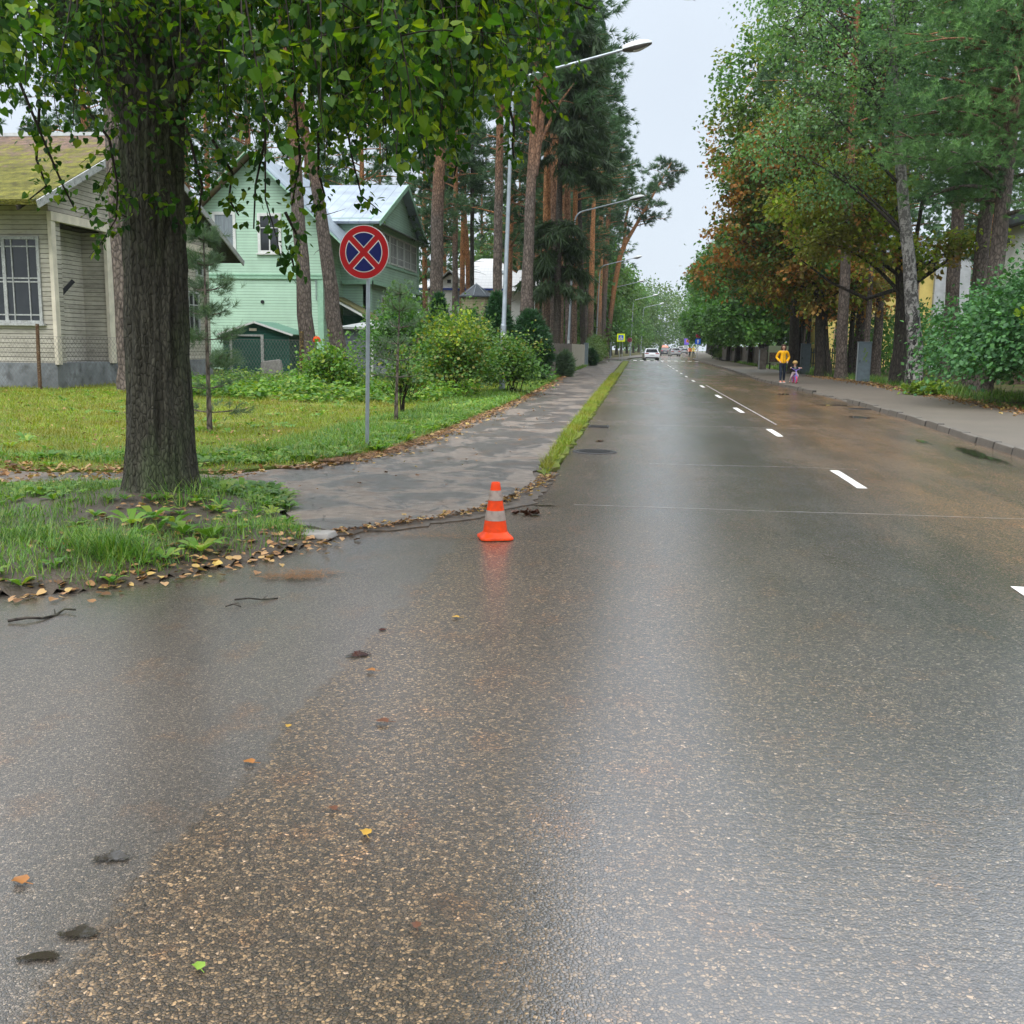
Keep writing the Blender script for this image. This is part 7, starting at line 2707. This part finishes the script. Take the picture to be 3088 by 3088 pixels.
# taller fresh grass along the pavement and round the sign
c = B()
edge = [(-4.15, 12.9), (-3.66, 14.6), (-3.52, 18.7), (-3.46, 30), (-3.7, 44), (-4.0, 56), (-4.35, 56), (-4.6, 44), (-5.0, 30), (-5.4, 20), (-5.6, 14.6), (-6.5, 13.2), (-9, 12.6), (-9, 12.0), (-5.2, 12.15)]
P = rand_in(rg, edge, 34000)
P = P[rg.random(len(P)) < np.clip((20 / P[:, 1]) ** 1.1, 0, 1)]
n = len(P)
hh = .10 + .16 * np.clip(fbm(P, .8, 9) + .5, 0, 1)
blades(c, P, np.full(n, .05), hh * rg.uniform(.6, 1.15, n), rg.uniform(.007, .013, n) * (.7 + P[:, 1] / 30), rg, 0, .55)
strip_ = [(-1.07, 12.4), (-1.04, 17), (-1.04, 30), (-1.04, 60), (-1.5, 60), (-1.42, 45), (-1.36, 30), (-1.27, 17), (-1.22, 13)]
P = rand_in(rg, strip_, 24000)
P = P[fbm(P, 1.6, 7) + rg.normal(size=len(P)) * .2 > -.15]
P = P[rg.random(len(P)) < np.clip(20 / P[:, 1], 0, 1)]
n = len(P)
blades(c, P, np.full(n, .05), rg.uniform(.07, .19, n), rg.uniform(.006, .011, n) * (.7 + P[:, 1] / 30), rg, 1, .7)
P = np.column_stack([rg.uniform(-4.6, -4.0, 3000), rg.uniform(56, 118, 3000)])
blades(c, P, np.full(3000, .05), rg.uniform(.1, .3, 3000), np.full(3000, .05), rg)
stuff(c.build('edge_grass', [M['grass'], M['lawn']]), 'lush grass along both edges of the left pavement', 'grass')
c = B()
P = rand_in(rg, [(-4.2, 13.0), (-3.7, 14.6), (-3.56, 18.7), (-3.5, 30), (-4.4, 30), (-4.7, 18), (-5.2, 14.2), (-7, 12.9), (-9, 12.4), (-5.2, 12.1)], 520)
rosettes(c, P, np.full(len(P), .05), rg.uniform(.12, .24, len(P)), rg)
P = rand_in(rg, LWN, 1500)
P = P[(fbm(P, .35, 4) > .02) & (P[:, 1] < 30)]
rosettes(c, P, np.full(len(P), .06), rg.uniform(.09, .2, len(P)), rg)
stuff(c.build('weeds', M['weed']), 'broad leaved weeds over the lawn and along its edge', 'weeds')
# nettles and raspberry along the wire fence
c = B()
P = rand_in(rg, [(-13.5, 27.5), (-9.5, 26), (-5.5, 25.5), (-4.6, 29), (-6.5, 35), (-13, 41), (-17, 41), (-15.5, 30)], 1500)
n = len(P)
k_ = 16
hw = (.16 + .36 * np.clip(fbm(P, .5, 2) + .5, 0, 1.2)) * rg.uniform(.6, 1.2, n)
ii = np.repeat(np.arange(n), k_)
t = rg.uniform(.25, 1.05, len(ii))
a = rg.uniform(0, 6.3, len(ii))
od = np.column_stack([np.cos(a), np.sin(a), np.zeros(len(ii))])
pos = np.column_stack([P[ii], .05 + hw[ii] * t]) + od * rg.uniform(.02, .14, (len(ii), 1))
cloud(c, DIAMOND[0], DIAMOND[1], pos, od + np.array([0, 0, -.15]) + rg.normal(size=od.shape) * .3, np.array([0, 0, 1.0]) + rg.normal(size=od.shape) * .4, rg.uniform(.08, .17, len(ii)))
stuff(c.build('undergrowth', M['weed']), 'nettles and raspberry canes growing through the wire fence', 'undergrowth')
# right verge
c = B()
P = rand_in(rg, [(10.15, 33), (10.75, 48), (10.1, 66), (10.0, 90), (10.6, 120), (12.5, 120), (13, 60), (13.5, 33)], 12000)
n = len(P)
blades(c, P, np.full(n, .1), rg.uniform(.12, .4, n), rg.uniform(.014, .03, n), rg, 0, .5)
P = np.column_stack([rg.uniform(10.0, 10.5, 900), rg.uniform(24, 34, 900)])
blades(c, P, np.full(900, .1), rg.uniform(.06, .2, 900), rg.uniform(.01, .018, 900), rg, 0, .6)
stuff(c.build('verge_grass', M['grass']), 'rough grass along the outer edge of the right pavement', 'grass')


# ---- fallen leaves and needles
def litter(c, P, z, size, rg, m=0, tm=FIVE, flat=.25):
    n = len(P)
    a = rg.uniform(0, 6.3, n)
    yd = np.column_stack([np.cos(a), np.sin(a), rg.normal(size=n) * flat])
    zd = np.column_stack([rg.normal(size=(n, 2)) * flat, np.ones(n)])
    cloud(c, tm[0], tm[1], np.column_stack([P, z + size * .12]), yd, zd, size, m)


CURL = (np.array([(0, 0, 0), (.34, .32, .16), (.40, .72, .10), (0, 1.0, .22), (-.38, .66, .04), (-.30, .28, .2), (0, .5, -.06)]),
        np.array([(6, 0, 1), (6, 1, 2), (6, 2, 3), (6, 3, 4), (6, 4, 5), (6, 5, 0)]))
c = B()
# edge of the mound towards the side road
t = rg.random(300)
ed = np.array([(-6, 5.5), (-3.95, 5.78), (-3.5, 6.0), (-3.1, 6.52), (-2.84, 7.0), (-2.6, 7.5), (-2.52, 8.1)])
sg = np.linspace(0, 1, len(ed))
E_ = np.column_stack([np.interp(t, sg, ed[:, 0]), np.interp(t, sg, ed[:, 1])])
P = E_ + rg.normal(size=E_.shape) * np.array([.16, .12]) + np.array([-.03, .05])
litter(c, P, np.maximum(vz(P), .01), rg.uniform(.025, .065, len(P)), rg, 0, LIME)
P = np.column_stack([rg.uniform(-4.4, -2.7, 260), rg.uniform(6.6, 8.7, 260)])
P = P[in_poly(P, VG)]
litter(c, P, vz(P) + .01, rg.uniform(.03, .075, len(P)), rg, 0, LIME)
# path behind the linden and the lawn edge
P = np.column_stack([rg.uniform(-12, -4.4, 1600), rg.uniform(9.9, 11.9, 1600)])
litter(c, P, np.full(1600, .07), rg.uniform(.03, .09, 1600), rg, 0, CURL)
P = rand_in(rg, LWN, 5200)
P = P[rg.random(len(P)) < np.clip(16 / P[:, 1], 0, 1)]
litter(c, P, np.full(len(P), .08), rg.uniform(.03, .085, len(P)), rg, 0, CURL)
y = rg.uniform(12.3, 58, 3600)
y = 12.3 + (y - 12.3) * rg.random(3600)
x = np.interp(y, [v[0] for v in SWL[::-1]], [v[1] for v in SWL[::-1]]) + rg.normal(size=3600) * .2 - .04
litter(c, np.column_stack([x, y]), np.full(3600, .045), rg.uniform(.022, .06, 3600) * (1 + y / 60), rg, 0, LIME)
# edge by the cone
ed = np.array([(-2.5, 8.2), (-1.95, 8.95), (-1.5, 9.6), (-1.25, 10.5), (-1.1, 11.6), (-1.0, 12.6)])
t = rg.random(420)
P = np.column_stack([np.interp(t, np.linspace(0, 1, 6), ed[:, 0]), np.interp(t, np.linspace(0, 1, 6), ed[:, 1])]) + rg.normal(size=(420, 2)) * .05
litter(c, P, np.full(420, .03), rg.uniform(.02, .06, 420), rg, 0, CURL)
# right kerb, verge and pavement
yy = rg.uniform(22, 60, 2200)
P = np.column_stack([np.interp(yy, [22, 34, 48, 60], [9.7, 10.2, 10.5, 10.1]) + rg.normal(size=2200) * .34 - .1, yy])
litter(c, P, np.full(2200, .11), rg.uniform(.05, .13, 2200), rg, 0, CURL)
# a thin scatter on the tarmac
P = np.column_stack([rg.uniform(-4, -1.6, 60), rg.uniform(8.8, 26, 60)])
litter(c, P, np.full(60, .055), rg.uniform(.03, .07, 60), rg, 0, CURL)
stuff(c.build('fallen_leaves', M['litter']), 'brown and yellow fallen leaves along the verges', 'fallen leaves')
# pine needle drifts
NEED = (np.array([(-.03, 0, 0), (.03, 0, 0), (0, 1, .05)]), np.array([(0, 1, 2)]))
c = B()
for x, y, n, sx, sy in ((555, 1090, 260, .13, .035), (590, 1083, 160, .10, .035), (530, 1094, 90, .1, .03), (830, 1015, 120, .25, .05)):
    g_ = GD(x, y)
    P = np.array([g_.x, g_.y]) + rg.normal(size=(n, 2)) * np.array([sx, sy])
    litter(c, P, np.full(n, .008), rg.uniform(.05, .09, n), rg, 0, NEED, .08)
y = 13 + 45 * rg.random(6000) ** 2
x = np.interp(y, [v[0] for v in SWL[::-1]], [v[1] for v in SWL[::-1]]) + rg.normal(size=6000) * .12 + .06
litter(c, np.column_stack([x, y]), np.full(6000, .055), rg.uniform(.06, .12, 6000) * (1 + y / 40), rg, 0, NEED, .1)
yy = rg.uniform(22, 62, 5000)
P = np.column_stack([np.interp(yy, [22, 34, 48, 62], [9.6, 10.1, 10.45, 10.0]) + rg.normal(size=5000) * .3, yy])
litter(c, P, np.full(5000, .107), rg.uniform(.1, .2, 5000), rg, 0, NEED, .1)
stuff(c.build('needle_litter', M['needles']), 'rust coloured drifts of pine needles on tarmac', 'pine needles')


# ---- single leaves and twigs that can be pointed at
def leaf(p, size, col, label, rz, curl=.25, z=.012):
    o = B()
    V = []
    m = 9
    for i in range(m):
        a = 2 * pi * i / m
        r = (1.0 if i % 2 == 0 else .72) * size
        V.append((r * cos(a) * .8, r * sin(a), size * curl * (cos(2 * a) + 1) * .5))
    V.append((0, 0, 0))
    o.add(V, np.array([(m, i, (i + 1) % m) for i in range(m)]), 0, True)
    o.bar((0, -size * .8, size * .05), (size * .15, -size * 1.7, size * .02), size * .07, size * .06)
    q = o.build('fallen_leaf', M[col] if col in M else M['litter'], loc=(p[0], p[1], z))
    q.rotation_euler = (0, 0, rz)
    return tag(q, label, 'leaf', 'single leaves lying on the asphalt')


M['leaf_yellow'] = plain('yellow_dead_leaf', (.36, .21, .03), .5, .35)
M['leaf_orange'] = plain('orange_dead_leaf', (.25, .10, .022), .45, .4)
M['leaf_brown'] = plain('brown_dead_leaf', (.10, .04, .02), .5, .35)
M['leaf_green'] = plain('green_fallen_leaf', (.16, .26, .03), .5, .35)
for x, y, s, col, lb, rz in ((38, 1668, .05, 'leaf_orange', 'orange leaf lying near the left edge of the side road', 1.2), (690, 1576, .042, 'leaf_yellow', 'yellow green leaf lying alone in the middle foreground', .4), (470, 1443, .045, 'leaf_orange', 'orange leaf touching a puddle', 1.4), (544, 1374, .03, 'leaf_yellow', 'small yellow leaf on the finer asphalt', .2),
                            (700, 1269, .045, 'leaf_orange', 'orange leaf just below the brown puddle', 1.6), (722, 1366, .055, 'leaf_brown', 'dark brown leaf right of the yellow one', 1.5), (860, 1168, .045, 'leaf_yellow', 'yellow leaf on the road below the cone', 1.6), (628, 1531, .035, 'leaf_brown', 'small brown leaf at the edge of fine asphalt', 1.0),
                            (375, 1830, .035, 'leaf_green', 'green leaf lying closest to the bottom edge', .7), (785, 1752, .03, 'leaf_brown', 'dark scrap of leaf near the bottom centre', .3), (130, 1110, .05, 'leaf_yellow', 'pale yellow leaf at the verge edge', .3), (1035, 970, .03, 'leaf_orange', 'reddish leaf right of the brown leaf clump', .3)):
    leaf(GD(x, y), s * .62, col, lb, rz)
# crumpled brown leaf heap beside the cone
cl_ = GD(989, 971)
hp_ = B()
P = np.array([cl_.x, cl_.y]) + rg.normal(size=(16, 2)) * np.array([.055, .03])
litter(hp_, P, np.full(16, .0), rg.uniform(.06, .11, 16), rg, 0, CURL, .6)
tag(hp_.build('leaf_clump', M['leaf_brown'], loc=(0, 0, .008)), 'crumpled brown leaf clump right of the traffic cone', 'leaf clump')


def twig(pts, r, label):
    b = B()
    P = []
    for i, (x, y) in enumerate(pts):
        g_ = GD(x, y, .015)
        P.append((g_.x, g_.y, .014 + .012 * sin(i * 1.7)))
    b.tube(P, [r * (1 - .5 * i / len(P)) for i in range(len(P))], 6)
    j = len(P) // 2
    q = np.array(P[j])
    d = np.array(P[min(j + 1, len(P) - 1)]) - q
    b.tube([q, q + d * .6 + np.array([-d[1], d[0], .02]) * .5], [r * .6, r * .3], 5)
    o = b.build('twig', M['b_dark'])
    return tag(o, label, 'twig', 'twigs on the tarmac')


twig([(15, 1171), (50, 1169), (80, 1165), (105, 1157), (122, 1150), (142, 1153)], .010, 'long forked dark twig at the left edge of the side road')
twig([(443, 1131), (470, 1132), (495, 1130), (524, 1125)], .007, 'straight thin twig below the needle drift')
twig([(425, 1144), (440, 1143), (455, 1143)], .005, 'short twig beneath the straight thin twig')
twig([(585, 937), (610, 933), (630, 931)], .008, 'dark stick lying on the left pavement near the linden')

# ------------------------------------------------------------------ damp air
k = N('damp_air')
v = k.n('VolumePrincipled')
v.inputs['Color'].default_value = (.86, .91, .96, 1)
v.inputs['Density'].default_value = .00014
v.inputs['Anisotropy'].default_value = .2
k.l(v.outputs[0], k.out.inputs['Volume'])
hz = B().box((-262, -62, -1.05), (262, 562, 42)).build('haze', k.m)
hz['kind'] = 'stuff'
hz['label'] = 'thin damp haze over the whole street'
hz['category'] = 'haze'
